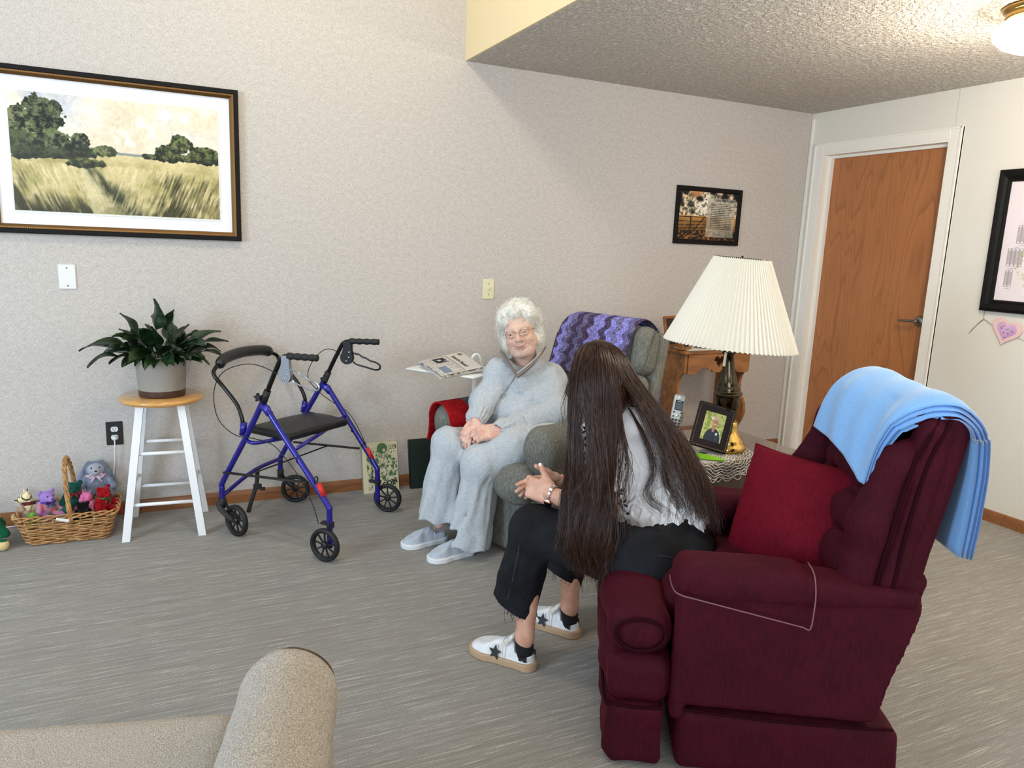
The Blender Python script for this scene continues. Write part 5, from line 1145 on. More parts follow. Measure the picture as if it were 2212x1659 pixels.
# phone
ph = thing('cordless_phone', 'silver cordless phone standing in its cradle behind the photo frame', 'phone', (-2.32, -1.70, TZ), 0, world=True)
M_sil = plain('silver_plastic', (186, 186, 180), .3, .3); M_key = plain('black_keys', (20, 20, 22), .4); M_lcd = plain('lcd_screen', (78, 86, 88), .25); M_pblk = plain('phone_black', (22, 22, 24), .4)
pn_ = np.array([-.42, -.90, 0]); Rph = basis(pn_*.96+np.array([0, 0, .28])) @ rotm(ax=math.radians(-10)); pc_ = np.array([-2.328, -1.70, TZ+.135])
def pp_(y, z, x=0): return pc_+Rph @ np.array([x, y, z])
g = S(); g.box((0, 0, 0), (.011, .0235, .080), .010, k=.004); V, F = mesh_sdf(g, .0022); obj('handset', (V @ Rph.T+pc_, F), M_sil, ph)
b = MB(); b.box((-.013, 0, 0), (.006, .022, .076), bev=.005); obj('handset_back', MB().add(np.concatenate(b.v) @ Rph.T+pc_, b.f), M_pblk, ph, smooth=False)
def onph(b_, y, z, hy, hz, x=.0115, bev=.0): q = MB(); q.box((x, y, z), (.0008, hy, hz), bev=bev); b_.add(np.concatenate(q.v) @ Rph.T+pc_, q.f)
b = MB(); onph(b, 0, .034, .0165, .021); obj('screen_bezel', b, M_pblk, ph, smooth=False); b = MB(); onph(b, 0, .030, .0135, .014, .0122); obj('lcd', b, M_lcd, ph, smooth=False)
b = MB(); onph(b, 0, .0495, .008, .0014, .0125); obj('maker_mark', b, M_sil, ph, smooth=False)
b = MB(); b.lathe([(0, .003), (.009, .002), (.0105, 0)], 20, Rph @ rotm(ay=PI/2), pp_(0, .066, .011)); obj('earpiece', b, plain('pale_silver', (214, 214, 210), .25, .3), ph)
b = MB(); b.lathe([(0, .0025), (.006, .003), (.0085, .001), (.009, 0)], 20, Rph @ rotm(ay=PI/2), pp_(0, -.006, .011)); obj('navigation_key', b, plain('pale_silver', (214, 214, 210), .25, .3), ph)
for r in range(4):
    for c in range(3): b = MB(); onph(b, (c-1)*.0135, -.028-r*.0125, .0052, .0045); obj('key', b, M_key, ph, smooth=False)
for c in (-1, 1): 
    for z in (.004, -.014): b = MB(); onph(b, c*.0155, z, .003, .0035); obj('key', b, M_key, ph, smooth=False)
g = S(); g.box((-2.328, -1.695, TZ+.026), (.040, .045, .026), .018, k=.01); g.post = lambda P, d: smax(d, -(np.abs((P-pc_)@Rph[:, 0])-.022)-0*d if False else -d_box(P, pc_, (.020, .027, .085), .006, Rph), .003); sdf_obj('cradle', g, .004, M_sil, ph)

# ================================================================== PINE CONSOLE TABLE AGAINST THE WALL
pin = NT('knotty_pine', .4, 0, .4, coat=.3); v = pin.coord('Object', (.25, 1, 1)); a = pin.noise(v, 16, 3, .5, .8); kn = pin.noise(pin.coord(), 7.5, 0, .5)
c_ = pin.ramp(a, [(.35, (120, 76, 38)), (.6, (158, 104, 56))]); c_ = pin.mix(pin.ramp(kn, [(.80, 0.0), (.83, 1.0)]), c_, (70, 36, 18)); pin.color(c_); M_pine = pin.m
PX0, PX1, PY0, PY1, PZ = -1.275, -.735, -.40, -.10, .828
pt_ = thing('console_table', 'small knotty pine console table with a heart cut-out apron against the wall', 'table', ((PX0+PX1)/2, -.25, 0), 0, world=True)
obj('table_top', MB().box(((PX0+PX1)/2, -.25, PZ-.010), ((PX1-PX0)/2+.012, .162, .010), bev=.004), M_pine, pt_, smooth=False)
hc = ((PX0+PX1)/2+.012, .760); w0, w1 = PX0+.030, PX1-.012
def apron_pts():
    low = [(w0, .680), (w0+.055, .680), (w0+.075, .690), (w0+.095, .712), (w0+.125, .724), (w0+.155, .718), (w0+.175, .705), (w0+.195, .704), (w0+.205, .688), (w0+.262, .686), (w0+.272, .702), (w0+.292, .704), (w0+.312, .716), (w0+.342, .724), (w0+.372, .715), (w0+.395, .692), (w0+.415, .680), (w1, .680)]
    return low
# apron as upper and lower halves around the heart hole
H = [(x+hc[0], z+hc[1]) for x, z in heart(.0027, 32)]
low = apron_pts(); out = [(w0, .808)]+[]; topz = .808
left = [(w0, topz)]+[p for p in low if p[0] <= hc[0]]; 
Hs = sorted(range(32), key=lambda k: 0)
# heart param: k=0 top notch, going right; split left/right halves
right_h = H[0:17]; left_h = H[16:]+[H[0]]
polyL = [(w0, topz)]+[p for p in low if p[0] < hc[0]]+[(hc[0], .687)]+[(p[0], p[1]) for p in left_h]+[(hc[0], topz)]
polyR = [(hc[0], topz)]+[(p[0], p[1]) for p in right_h]+[(hc[0], .687)]+[p for p in low if p[0] > hc[0]]+[(w1, topz)]
b = MB(); RXp = rotm(ax=PI/2)
for poly in (polyL, polyR): b.prism(poly, 0, .016, RXp, (0, PY0+.012, 0))
ap_ = obj('apron', b, M_pine, pt_, smooth=False)
bmm = bmesh.new(); bmm.from_mesh(ap_.data); bmesh.ops.triangulate(bmm, faces=[f for f in bmm.faces if len(f.verts) > 4]); bmesh.ops.recalc_face_normals(bmm, faces=bmm.faces); bmm.to_mesh(ap_.data); bmm.free()
obj('back_rail', MB().box(((PX0+PX1)/2, PY1-.012, .755), ((PX1-PX0)/2-.02, .008, .05)), M_pine, pt_, smooth=False)
def side(xc, nm):
    prof = [(PY0+.004, .808), (PY0+.004, .69)]+[tuple(p[[0, 2]]) for p in spline([(PY0+.008, 0, .69), (PY0+.045, 0, .66), (PY0+.062, 0, .60), (PY0+.05, 0, .53), (PY0+.01, 0, .47), (PY0+.0, 0, .40), (PY0+.03, 0, .33), (PY0+.07, 0, .26), (PY0+.05, 0, .14), (PY0, 0, .04), (PY0-.01, 0, 0)], 4)]+[(PY1, 0), (PY1, .808)]
    Rs_ = np.array([[0, 0, 1], [1, 0, 0], [0, 1, 0]], float); b = MB(); b.prism(prof, -.010, .010, Rs_, (xc, 0, 0)); o = obj(nm, b, M_pine, pt_, smooth=False)
    q = bmesh.new(); q.from_mesh(o.data); bmesh.ops.triangulate(q, faces=[f for f in q.faces if len(f.verts) > 4]); bmesh.ops.recalc_face_normals(q, faces=q.faces); q.to_mesh(o.data); q.free()
side(PX0+.018, 'side_panel'); side(PX1-.010, 'side_panel')
obj('stretcher', MB().box(((PX0+PX1)/2, -.22, .25), ((PX1-PX0)/2-.03, .10, .009)), M_pine, pt_, smooth=False)
# runner, sign, jar on the console
u, vv_ = np.meshgrid(np.linspace(0, 1, 60), np.linspace(0, 1, 20), indexing='ij'); G = np.stack([PX0+.03+u*.40, PY0+.006+vv_*.24-.008*np.abs(np.sin(u*50))*(vv_ < .1), PZ+.003+0*u], -1)
b = MB(); b.grid(G); G2 = G.copy(); G2[..., 2] -= .002; b.grid(G2[:, ::-1]); dd = obj('table_runner', b, M_lace, None, smooth=False); tag(dd, 'white scalloped lace runner on the pine console table', 'runner')
sg = thing('wooden_sign_block', 'small wooden block sign with dark lettering on the pine console table', 'sign', (-1.245, -.33, PZ+.004), 0, world=True)
Rg = rotm(az=math.radians(24)); obj('block', MB().box((-1.235, -.335, PZ+.034), (.062, .022, .030), R=Rg, bev=.003), M_pine, sg, smooth=False)
v_, f_ = text_vf('Believe', .030, .0004, bold=.0006); obj('lettering', MB().add(v_, f_, Rg @ rotm(ax=PI/2), np.array([-1.235, -.335, PZ+.034])+Rg @ np.array([.002, -.0228, 0])), M_ink, sg, smooth=False)
tf = thing('standing_picture_frame', 'wooden standing picture frame at the back of the pine console table', 'photo frame', (-1.22, -.20, PZ), 0, world=True)
Rtf = rotm(az=math.radians(18), ax=math.radians(-12))
b = rectframe(MB(), -.075, .075, 0, .20, [(0, 0), (0, .014), (.016, .014), (.016, .004)]); V = np.concatenate(b.v) @ Rtf.T+np.array([-1.235, -.215, PZ+.004]); obj('frame', MB().add(V, b.f), M_pine, tf, smooth=False)
b = MB(); b.box((0, -.006, .10), (.060, .003, .085)); obj('picture', MB().add(np.concatenate(b.v) @ Rtf.T+np.array([-1.235, -.215, PZ+.004]), b.f), plain('dark_photograph', (46, 42, 40), .3), tf, smooth=False)
jr = thing('glass_dish', 'low clear glass dish on the lace runner of the console table', 'dish', (-1.06, -.28, PZ+.004), 0)
obj('bowl', MB().lathe([(0, 0), (.035, 0), (.045, .008), (.055, .030), (.058, .034), (.052, .030), (.040, .008), (0, .006)], 32), plain('smoky_glass', (120, 122, 118), .15), jr)

# ================================================================== PEOPLE
def skinmat(name):
    if name in MATS: return MATS[name]
    t = NT(name, .48, 0, .4); a = t.n.new('ShaderNodeVertexColor'); a.layer_name = 'Col'; t.l.new(a.outputs[0], t.i['Base Color'])
    t.i['Subsurface Weight'].default_value = .12; t.i['Subsurface Radius'].default_value = (.012, .005, .003); t.i['Subsurface Scale'].default_value = .6
    t.bump(t.noise(t.coord(), 500, 2), .12, .0006); MATS[name] = t.m; return t.m
M_skin = skinmat('skin')
def hand(g, Wp, x, dorsal, side, curls, thumb=(.65, .65, -.25), thc=.5, s=1.0, spread=.0, fk=.0035, tl=1.0):
    x = np.array(x, float); x /= np.linalg.norm(x); d = np.array(dorsal, float); d -= x*(d@x); d /= np.linalg.norm(d)
    th = np.cross(x, d) if side == 'L' else np.cross(d, x); Wp = np.array(Wp, float)
    T = lambda a, b, c: Wp+s*(a*x+b*th+c*d); Rm = np.stack([x, th, d], 1)
    g.cap(T(-.06, 0, 0), T(-.005, 0, 0), .025*s, .023*s, k=.01)
    g.fn(lambda P: d_box(P, T(.048, 0, .0), np.array([.050, .038, .0125])*s, .012*s, Rm), T(.048, 0, 0), .066*s, .014)
    g.cap(T(.01, .022, -.006), T(.048, .030, -.010), .015*s, .012*s, k=.012); g.cap(T(.01, -.022, -.005), T(.06, -.026, -.006), .013*s, .011*s, k=.012)
    tips = []
    for k, (y, L, r) in enumerate(((.0285, .074, .0088), (.0098, .082, .0090), (-.0095, .076, .0086), (-.0275, .060, .0076))):
        p = T(.088-.004*abs(k-1), y, .001); a = 0; c = curls[k]; yy = (y/.03)*spread; kk = .008
        for j, (f, ang) in enumerate(((.45, c*.9), (.31, c*1.1), (.24, c*.8))):
            a += ang; v = x*math.cos(a)-d*math.sin(a)+th*yy; v /= np.linalg.norm(v); q = p+v*L*f*s*1.02; r2 = r*(1-.10*(j+1)); g.cap(p, q, r*(1-.10*j)*s, r2*s, k=kk if j == 0 else fk); g.ell(p, np.array([.0098, .0098, .0095])*s*(r/.009), k=fk) if j == 1 else None; p = q; kk = fk
        tips.append((p, v, d*math.cos(a)+x*math.sin(a), r*.7*s))
    p = T(.018, .030, -.006); v = np.array(thumb, float); v = x*v[0]+th*v[1]+d*v[2]; v /= np.linalg.norm(v); q = p+v*.040*s*tl; g.cap(p, q, .0155*s, .0125*s, k=.012); v2 = v+x*thc-d*thc*.3; v2 /= np.linalg.norm(v2); q2 = q+v2*.032*s*tl; g.cap(q, q2, .0118*s, .0102*s, k=fk); v3 = v2+x*thc*.5; v3 /= np.linalg.norm(v3); q3 = q2+v3*.024*s*tl; g.cap(q2, q3, .0102*s, .0078*s, k=fk)
    nd = np.cross(v3, x); tips.append((q3, v3, d, .0078*s)); return tips
def nails(tips, parent, mat):
    for (p, v, n, r) in tips:
        n = n-v*(n@v); n /= np.linalg.norm(n)+1e-9; Rn = np.stack([v, np.cross(n, v), n], 1); b = MB(); b.lathe([(0, .0014), (.7, .0012), (1, 0)], 12, Rn @ np.diag([r*.85, r*.72, 1.0]), p+n*r*.93+v*r*.15); obj('fingernail', b, mat, parent)
def face_sdf(g, c, R, s, wr=0.0, smile=1.0, full=True):
    T = lambda a, b, d: c+s*(R @ np.array([a, b, d])); E = lambda p, r, **k: g.ell(T(*p), np.array(r)*s, R, **k); C = lambda p, q, r1, r2, **k: g.cap(T(*p), T(*q), r1*s, r2*s, **k)
    E((-.012, 0, .038), (.092, .074, .082), k=.02); E((.020, 0, -.030), (.068, .060, .078), k=.03); E((.052, 0, -.094), (.028, .030, .020), k=.03)
    for q in (-1, 1):
        C((.0, q*.056, -.045), (.045, q*.030, -.092), .018, .016, k=.03); E((.058, q*.036, -.034), (.024, .023, .020), k=.02)
        C((.080, q*.012, .020), (.066, q*.048, .020), .010, .009, k=.016); E((-.008, q*.075, -.008), (.016, .008, .031), rotless if False else None, k=.006) if False else g.ell(T(-.008, q*.075, -.008), np.array((.016, .008, .031))*s, R, k=.006)
    C((.086, 0, .010), (.112, 0, -.028), .0075, .0115, k=.010); 
    for q in (-1, 1):
        E((.096, q*.0115, -.031), (.0105, .0085, .0075), k=.006); g.ell(T(.1005, q*.0075, -.040), np.array((.004, .0035, .004))*s, R, k=.003, sub=True)
        g.ell(T(.094, q*.031, .001), np.array((.016, .0175, .010))*s, R, k=.010, sub=True)
        E((.0745, q*.031, .003), (.0135, .0155, .0125), k=.004)   # closed-looking lid mass, the eye opening is cut next
        g.cap(T(.0905, q*.022, -.0005), T(.085, q*.043, .0005), .0023*s, .0015*s, k=.0015, sub=True)
        if wr:
            g.cap(T(.0975, q*.0185, -.030), T(.0885, q*.034, -.058), .0040*s*wr, .0034*s*wr, k=.004, sub=True); g.cap(T(.0845, q*.034, -.064), T(.0745, q*.031, -.090), .0032*s*wr, .0028*s*wr, k=.004, sub=True)
            C((.086, q*.026, -.0115), (.074, q*.046, -.008), .0035, .003, k=.006)
            for j in range(3): g.cap(T(.072, q*.050, .002-.006*j), T(.058, q*.062, .008-.010*j), .0012*s, .0008*s, k=.003, sub=True)
    mw = .021+.006*smile
    pts = [(.090-.020*abs(t)**2.0, mw*t, -.0635+.007*smile*abs(t)**1.7) for t in np.linspace(-1, 1, 7)]
    for a, b_ in zip(pts[:-1], pts[1:]):
        up = .0048*(1-max(abs(a[1]), abs(b_[1]))/mw*.75); C((a[0]-.001, a[1], a[2]+.0030), (b_[0]-.001, b_[1], b_[2]+.0030), .0026+up*.35, .0026+up*.35, k=.005); C((a[0]-.002, a[1], a[2]-.0048), (b_[0]-.002, b_[1], b_[2]-.0048), .0028+up*.5, .0028+up*.5, k=.005)
    for a, b_ in zip(pts[:-1], pts[1:]): g.cap(T(a[0]+.0045, a[1], a[2]-.0005), T(b_[0]+.0045, b_[1], b_[2]-.0005), .0024*s, .0024*s, k=.002, sub=True)
    return T
def facecol(V, c, R, s, base, pink, lip, wr=0):
    q = ((V-c)@R)/s; col = mixc(base, tuple(np.array(base)*.93), fbm(V, 60, 2, 3)*1.6+.3)
    for y in (-1, 1): col = mixc(col, pink, .35*np.exp(-(((q[:, 0]-.075)/.03)**2+((q[:, 1]-y*.038)/.02)**2+((q[:, 2]+.035)/.02)**2)))
    col = mixc(col, pink, .5*np.exp(-(((q[:, 0]-.112)/.012)**2+(q[:, 1]/.012)**2+((q[:, 2]+.028)/.012)**2)))
    m = np.exp(-((q[:, 1]/.024)**4+((q[:, 2]+.0645-.008*(q[:, 1]/.024)**2)/.0058)**4))*(q[:, 0] > .068); col = mixc(col, lip, m*.9)
    if wr:
        for y in (-1, 1): col = mixc(col, (178, 164, 150), .5*np.exp(-(((q[:, 1]-y*.032)/.017)**4+((q[:, 2]-.0235)/.0035)**2))*(q[:, 0] > .05))
    return col
M_eyew = plain('eye_white', (226, 220, 214), .15); M_iris = plain('eye_iris', (58, 66, 74), .15); M_pupil = plain('eye_pupil', (8, 8, 8), .08)
def eyes(c, R, s, parent, look=(1, 0, 0)):
    for q in (-1, 1):
        e = c+s*(R @ np.array([.0735, q*.0315, .0005])); r = .0132*s; look_ = R @ (np.array(look)/np.linalg.norm(look)); Re = basis(look_) @ rotm(ay=PI/2)
        eb = MB(); eb.lathe([(r*math.sin(a), r*math.cos(a)) for a in np.linspace(0, PI, 13)], 20, Re, e); o = obj('eye', eb, M_eyew, parent)
        ib = MB(); ib.lathe([(r*1.012*math.sin(a), r*1.012*math.cos(a)) for a in np.linspace(.12, .46, 5)], 20, Re, e); obj('iris', ib, M_iris, o); pb_ = MB(); pb_.lathe([(r*1.014*math.sin(a), r*1.014*math.cos(a)) for a in np.linspace(0, .16, 4)], 16, Re, e); obj('pupil', pb_, M_pupil, o)
def strands(L, r0, r1=.25, sides=3):
    """L: (N, m, 3) polylines -> one tube mesh (V, F)"""
    N, m, _ = L.shape; T = np.gradient(L, axis=1); T /= np.linalg.norm(T, axis=2, keepdims=True)+1e-9
    ref = np.array([.31, .77, .55]); u = np.cross(T, ref); u /= np.linalg.norm(u, axis=2, keepdims=True)+1e-9; w = np.cross(T, u)
    rad = (r0*np.linspace(1, r1, m))[None, :, None] if np.ndim(r0) == 0 else (np.asarray(r0)[:, None]*np.linspace(1, r1, m)[None])[..., None]
    V = np.stack([L+rad*(math.cos(2*PI*k/sides)*u+math.sin(2*PI*k/sides)*w) for k in range(sides)], 2)
    idx = np.arange(N*m*sides).reshape(N, m, sides); k2 = np.roll(idx, -1, 2)
    F = np.stack([idx[:, :-1], k2[:, :-1], k2[:, 1:], idx[:, 1:]], -1).reshape(-1, 4); return V.reshape(-1, 3), F
def shoe_geo(L=.27, W=.095, up=.0):
    """local: x forward from heel (0) to toe (L), y left, z up.  returns upper and sole sdf"""
    def outline(P, grow=0):
        Q = np.c_[P[:, 0], P[:, 1]*(.092/W), 0*P[:, 0]]; k_ = L/.27
        c = [((.036*k_, 0, 0), .0335), ((.115*k_, -.002, 0), .0350), ((.190*k_, .003, 0), .0450), ((L-.050, .005, 0), .0440)]
        d = np.full(len(P), 9.)
        for (a, ra), (b_, rb) in zip(c[:-1], c[1:]): d = smin(d, d_cap(Q, a, b_, ra, rb), .03)
        return d-grow
    sole = lambda P: smax(smax(outline(P, .003), P[:, 2]-(.026+.004*np.clip((.06-P[:, 0])/.06, 0, 1)), .004), -P[:, 2]+.001, .003)*.9
    def upper(P):
        x = P[:, 0]; h = np.interp(x, [0, .02, .07, .10, .14, .19, .235, L], [.086, .082, .074, .098, .090, .064, .050, .034]); inw = np.clip((P[:, 2]-.02)/.09, 0, 1)*.018*(1+.5*(x > .08))
        d = smax(smax(outline(P, -.003)+inw, P[:, 2]-h, .014), .018-P[:, 2], .003)
        hole = np.hypot((x-.048)/1.25, P[:, 1])-.029; return smax(d*.85, -np.maximum(hole, .060-P[:, 2]), .004)
    return upper, sole
def place(V, o, fwd, R2=None):
    R = basis((fwd[0], fwd[1], 0)); return V @ R.T+np.array(o)

# ------------------------------------------------------------------ the seated elderly woman
ew = thing('person', 'person in a grey zip sweatshirt and sweatpants sitting in the grey recliner, hands clasped', 'person', (-2.70, -.93, 0), world=True)
ES = 1.06; EH = np.array([-2.678, -0.897, 1.033]); ER = basis((-.53, -.83, .02), (-.235, .113, .96))
g = S(); ET = face_sdf(g, EH, ER, ES, wr=1.5, smile=1.3)
for q in (-1, 1): g.ell(ET(.036, q*.034, -.070), np.array((.026, .015, .020))*ES, ER, k=.03)
g.cap(ET(-.02, 0, -.06), np.array([-2.607, -0.849, 0.831]), .052, .058, k=.03)
def fw_post(P, d):
    q = ((P-EH)@ER)/ES; d = d+.0007*fbm(P, 130, 2, 9); fh = np.exp(-((q[:, 2]-.050)/.018)**2)*(q[:, 0] > .05); d = d+.0010*fh*np.sin(q[:, 2]*900+2*np.sin(q[:, 1]*60))
    ck = np.exp(-((np.abs(q[:, 1])-.048)/.014)**2-((q[:, 2]+.05)/.03)**2)*(q[:, 0] > .02); return d+.0011*ck*np.sin((np.abs(q[:, 1])*.9+q[:, 0]*.5)*700+q[:, 2]*90)
g.post = fw_post
hv = mesh_sdf(g, .0028)
g = S(); g.chain([np.array([-2.598, -0.831, 0.828]), np.array([-2.572, -0.802, 0.702]), np.array([-2.592, -0.81, 0.511])], [.055, .075, .085], k=.03)   # trunk under the clothes
SHR, SHL = np.array([-2.73, -0.815, 0.818]), np.array([-2.493, -0.876, 0.796]); ELR, ELL = np.array([-2.849, -0.856, 0.675]), np.array([-2.541, -1.031, 0.648]); WRR, WRL = np.array([-2.923, -0.958, 0.611]), np.array([-2.858, -1.072, 0.592])
KR, KL = np.array([-3.025, -0.901, 0.491]), np.array([-2.923, -1.063, 0.436]); HR, HL = np.array([-2.651, -0.773, 0.444]), np.array([-2.559, -1.032, 0.498]); AR, AL = np.array([-3.065, -.888, .10]), np.array([-3.005, -1.075, .10])
g.chain([SHR, ELR, WRR], [.04, .034, .024]); g.chain([SHL, ELL, WRL], [.04, .034, .024]); g.chain([HR, KR, AR], [.06, .042, .028]); g.chain([HL, KL, AL], [.06, .042, .028]); g.cap(HR, HL, .07, .07, k=.03)
tv = mesh_sdf(g, .010)
g = S(); tipsR = hand(g, WRR+np.array([0, 0, .0]), np.array([-3.019, -1.03, 0.533])-WRR, (-.50, -.45, .75), 'R', (.35, .5, .6, .7), thumb=(.80, .35, -.1), thc=.2, s=.96)
g1 = mesh_sdf(g, .0024)
g = S(); tipsL = hand(g, WRL, np.array([-2.994, -1.057, 0.569])-WRL+np.array([0, 0, .004]), (-.35, -.62, .70), 'L', (.55, .6, .7, .75), thumb=(.75, .45, -.35), thc=.3, s=.96)
g2 = mesh_sdf(g, .0024)
def ecol(V):
    c = facecol(V, EH, ER, ES, (222, 184, 164), (212, 148, 132), (170, 104, 98), 1); hd = V[:, 2] < .80; c[hd] = mixc((222, 184, 166), (208, 158, 142), fbm(V, 45, 2, 6)*2+.35)[hd]; return c
body = obj('body', joinvf(hv, tv, g1, g2), M_skin, ew, colfn=ecol)
nails(tipsR+tipsL, body, plain('pale_nail', (232, 190, 178), .25))
eyes(EH, ER, ES, ew, (1, -.02, -.02))
# glasses
M_wire = plain('thin_gold_wire', (150, 118, 88), .25, 1)
gl_ = obj('glasses', (lambda b: b)(MB().tube([ET(.106, .0, .002), ET(.109, .0065, .005), ET(.109, -.0065, .005), ET(.106, -.0, .002)][1:3], .0011, 6)), M_wire, ew)
for q in (-1, 1):
    rim = [ET(.104-.10*(max(0, .030+.022*math.cos(a)-.02))**1.3*2, q*(.0315+.0225*math.cos(a)), -.002+.0165*math.sin(a)*(1 if math.sin(a) < 0 else .82)) for a in np.linspace(0, 2*PI, 30, endpoint=False)]
    obj('rim', MB().tube(rim, .0010, 6, closed=True), M_wire, gl_); c_ = sum(rim)/30; lv = np.array(rim+[c_]); obj('lens', (lv, np.array([(i, (i+1) % 30, 30) for i in range(30)])), M_glass, gl_)
    obj('temple', MB().tube([ET(.088, q*.054, .004), ET(.06, q*.066, .004), ET(.0, q*.078, .0), ET(-.02, q*.078, -.012)], .0010, 5), M_wire, gl_)
# hair: curly volume plus strands
M_whair = None
wh = NT('white_hair', .55, 0, .35, sheen=.4); n_ = wh.noise(wh.coord(), 70, 3); wh.color(wh.ramp(n_, [(.3, (240, 235, 220)), (.6, (254, 252, 244))])); M_whair = wh.m
g = S()
for (p, r) in (((-.030, 0, .060), (.098, .088, .082)), ((-.045, .045, .0), (.062, .045, .07)), ((-.045, -.045, .0), (.062, .045, .07)), ((.030, .0, .098), (.05, .06, .032)), ((-.02, .070, -.035), (.030, .022, .045)), ((-.02, -.070, -.035), (.030, .022, .045)), ((.030, .055, .075), (.036, .028, .034)), ((.030, -.055, .075), (.036, .028, .034)), ((-.06, 0, -.04), (.05, .065, .06))):
    g.ell(ET(*p), np.array(r)*ES, ER, k=.02)
g.post = lambda P, d: d+.010*fbm(P, 26, 3, 5)-.010*np.abs(fbm(P, 55, 2, 8))+.004*fbm(P, 120, 2, 3)
shell = mesh_sdf(g, .0038)
rg = np.random.default_rng(12); SV, SF = shell; fn_ = np.cross(SV[SF[:, 1]]-SV[SF[:, 0]], SV[SF[:, 2]]-SV[SF[:, 0]]); fn_ /= np.linalg.norm(fn_, axis=1)[:, None]+1e-12; fc = SV[SF].mean(1)
cen_ = EH+ES*(ER @ np.array([-.03, 0, .03])); pk = rg.integers(0, len(SF), 5200); n0 = fn_[pk]; n0 *= np.sign(((fc[pk]-cen_)*n0).sum(1))[:, None]; p0 = fc[pk]; loc_ = (p0-EH)@ER/ES
flow = (ER @ (np.stack([.5*(loc_[:, 0] > -.02)+.0*loc_[:, 0], np.sign(loc_[:, 1])*.9*np.clip(np.abs(loc_[:, 1])/.03, 0, 1), -.9+0*loc_[:, 0]], 1)).T).T+np.stack([fbm(p0, 28, 2, 21+k) for k in range(3)], 1)*3.2
flow -= n0*(flow*n0).sum(1)[:, None]; flow /= np.linalg.norm(flow, axis=1)[:, None]+1e-9; sd_ = np.cross(n0, flow); mm_ = 12; L2 = np.zeros((len(pk), mm_, 3)); ln_ = rg.uniform(.016, .032, len(pk))[:, None]; ph_ = rg.uniform(0, 6.28, len(pk))[:, None]
for j in range(mm_):
    f = j/(mm_-1); L2[:, j] = p0+n0*(.0005+.0055*math.sin(f*PI)-.010*f*f)+flow*ln_*f+sd_*(.0035*np.sin(ph_+f*6.5))
sv2 = strands(L2, .0007, .5)
rg = np.random.default_rng(11); N = 2600; th_ = rg.uniform(0, 2*PI, N); ph_ = np.arccos(rg.uniform(-.45, 1, N)); dirs = np.stack([np.sin(ph_)*np.cos(th_), np.sin(ph_)*np.sin(th_), np.cos(ph_)], 1)
keep = ~((dirs[:, 0] > .45) & (dirs[:, 2] < .52)); dirs = dirs[keep]; N = len(dirs)
root = np.array([-.030, 0, .042])+dirs*np.array([.098, .086, .090])*.93; m = 12; L = np.zeros((N, m, 3)); t_ = np.linspace(0, 1, m)
tang = np.cross(dirs, rg.normal(size=(N, 3))*.6+np.array([0, 0, 1])); tang /= np.linalg.norm(tang, axis=1)[:, None]; down = np.array([0, 0, -1])-dirs*(dirs@np.array([0, 0, -1]))[:, None]; down += rg.normal(size=(N, 3))*.35+np.array([.25, 0, 0])*(dirs[:, 2:] > .5)
ln = rg.uniform(.020, .040, N)[:, None]; ph0 = rg.uniform(0, 6.28, N)[:, None]; cr = rg.uniform(.004, .009, N)[:, None]
for j in range(m):
    f = t_[j]; a = ph0+f*7.0; L[:, j] = root+dirs*(.004+.012*math.sin(f*PI))+down*ln*f+tang*cr*np.sin(a)+dirs*cr*np.cos(a)*.8
L = EH+ES*(L @ ER.T); sv = strands(L, .0011, .35)
obj('hair', joinvf(shell, sv, sv2), M_whair, ew)
# sweatshirt
M_sweat = NT('grey_marl_fleece', .95, 0, .1, sheen=.25); v_ = M_sweat.coord('Object', (1, 1, .4)); a_ = M_sweat.noise(v_, 620, 2, .7); b_ = M_sweat.noise(M_sweat.coord(), 140, 2, .6)
M_sweat.color(M_sweat.ramp(M_sweat.math('ADD', M_sweat.math('MULTIPLY', a_, .6), M_sweat.math('MULTIPLY', b_, .4)), [(.36, (160, 166, 171)), (.64, (198, 204, 208))])).bump(a_, .2, .001); M_sweat = M_sweat.m
g = S(); g.ell(np.array([-2.637, -0.863, 0.587]), (.165, .165, .15), k=.05); g.ell(np.array([-2.597, -0.818, 0.73]), (.155, .150, .15), k=.05); g.ell(np.array([-2.537, -0.855, 0.53]), (.16, .17, .10), k=.05); g.cap(SHR+np.array([0, 0, -.01]), SHL+np.array([0, 0, -.01]), .078, .082, k=.05)
g.chain([SHR, ELR+np.array([.008, 0, 0])], [.074, .062], k=.03); g.chain([ELR+np.array([.008, 0, 0]), np.array([-2.895, -0.923, 0.628])], [.062, .052], k=.03); g.chain([SHL, ELL, np.array([-2.81, -1.049, 0.596])], [.078, .072, .052], k=.035)
cR0, cR1 = np.array([-2.887, -0.913, 0.642]), np.array([-2.913, -0.951, 0.616]); cL0, cL1 = np.array([-2.786, -1.048, 0.601]), np.array([-2.84, -1.064, 0.593])
g.cap(cR0, cR1, .045, .036, k=.01); g.cap(cL0, cL1, .045, .037, k=.01)
g.cap(np.array([-2.597, -0.827, 0.851]), np.array([-2.595, -0.809, 0.89]), .085, .074, k=.03)
def gather(P, a, b, fr=26, amp=.0035):
    ax = (b-a)/np.linalg.norm(b-a); q = P-a; t = q@ax; r = q-t[:, None]*ax; u = np.cross(ax, (0, 0, 1)); u /= np.linalg.norm(u); w = np.cross(ax, u); an = np.arctan2(r@w, r@u); Lq = np.linalg.norm(b-a)
    return amp*np.sin(an*fr/2.0)*np.exp(-((t-Lq*.6)/(.035))**4)*(np.linalg.norm(r, axis=1) < .08)
neckc = np.array([-2.634, -0.849, 0.874])
zA, zB = np.array([-2.727, -0.967, 0.855]), np.array([-2.824, -1.016, 0.612])
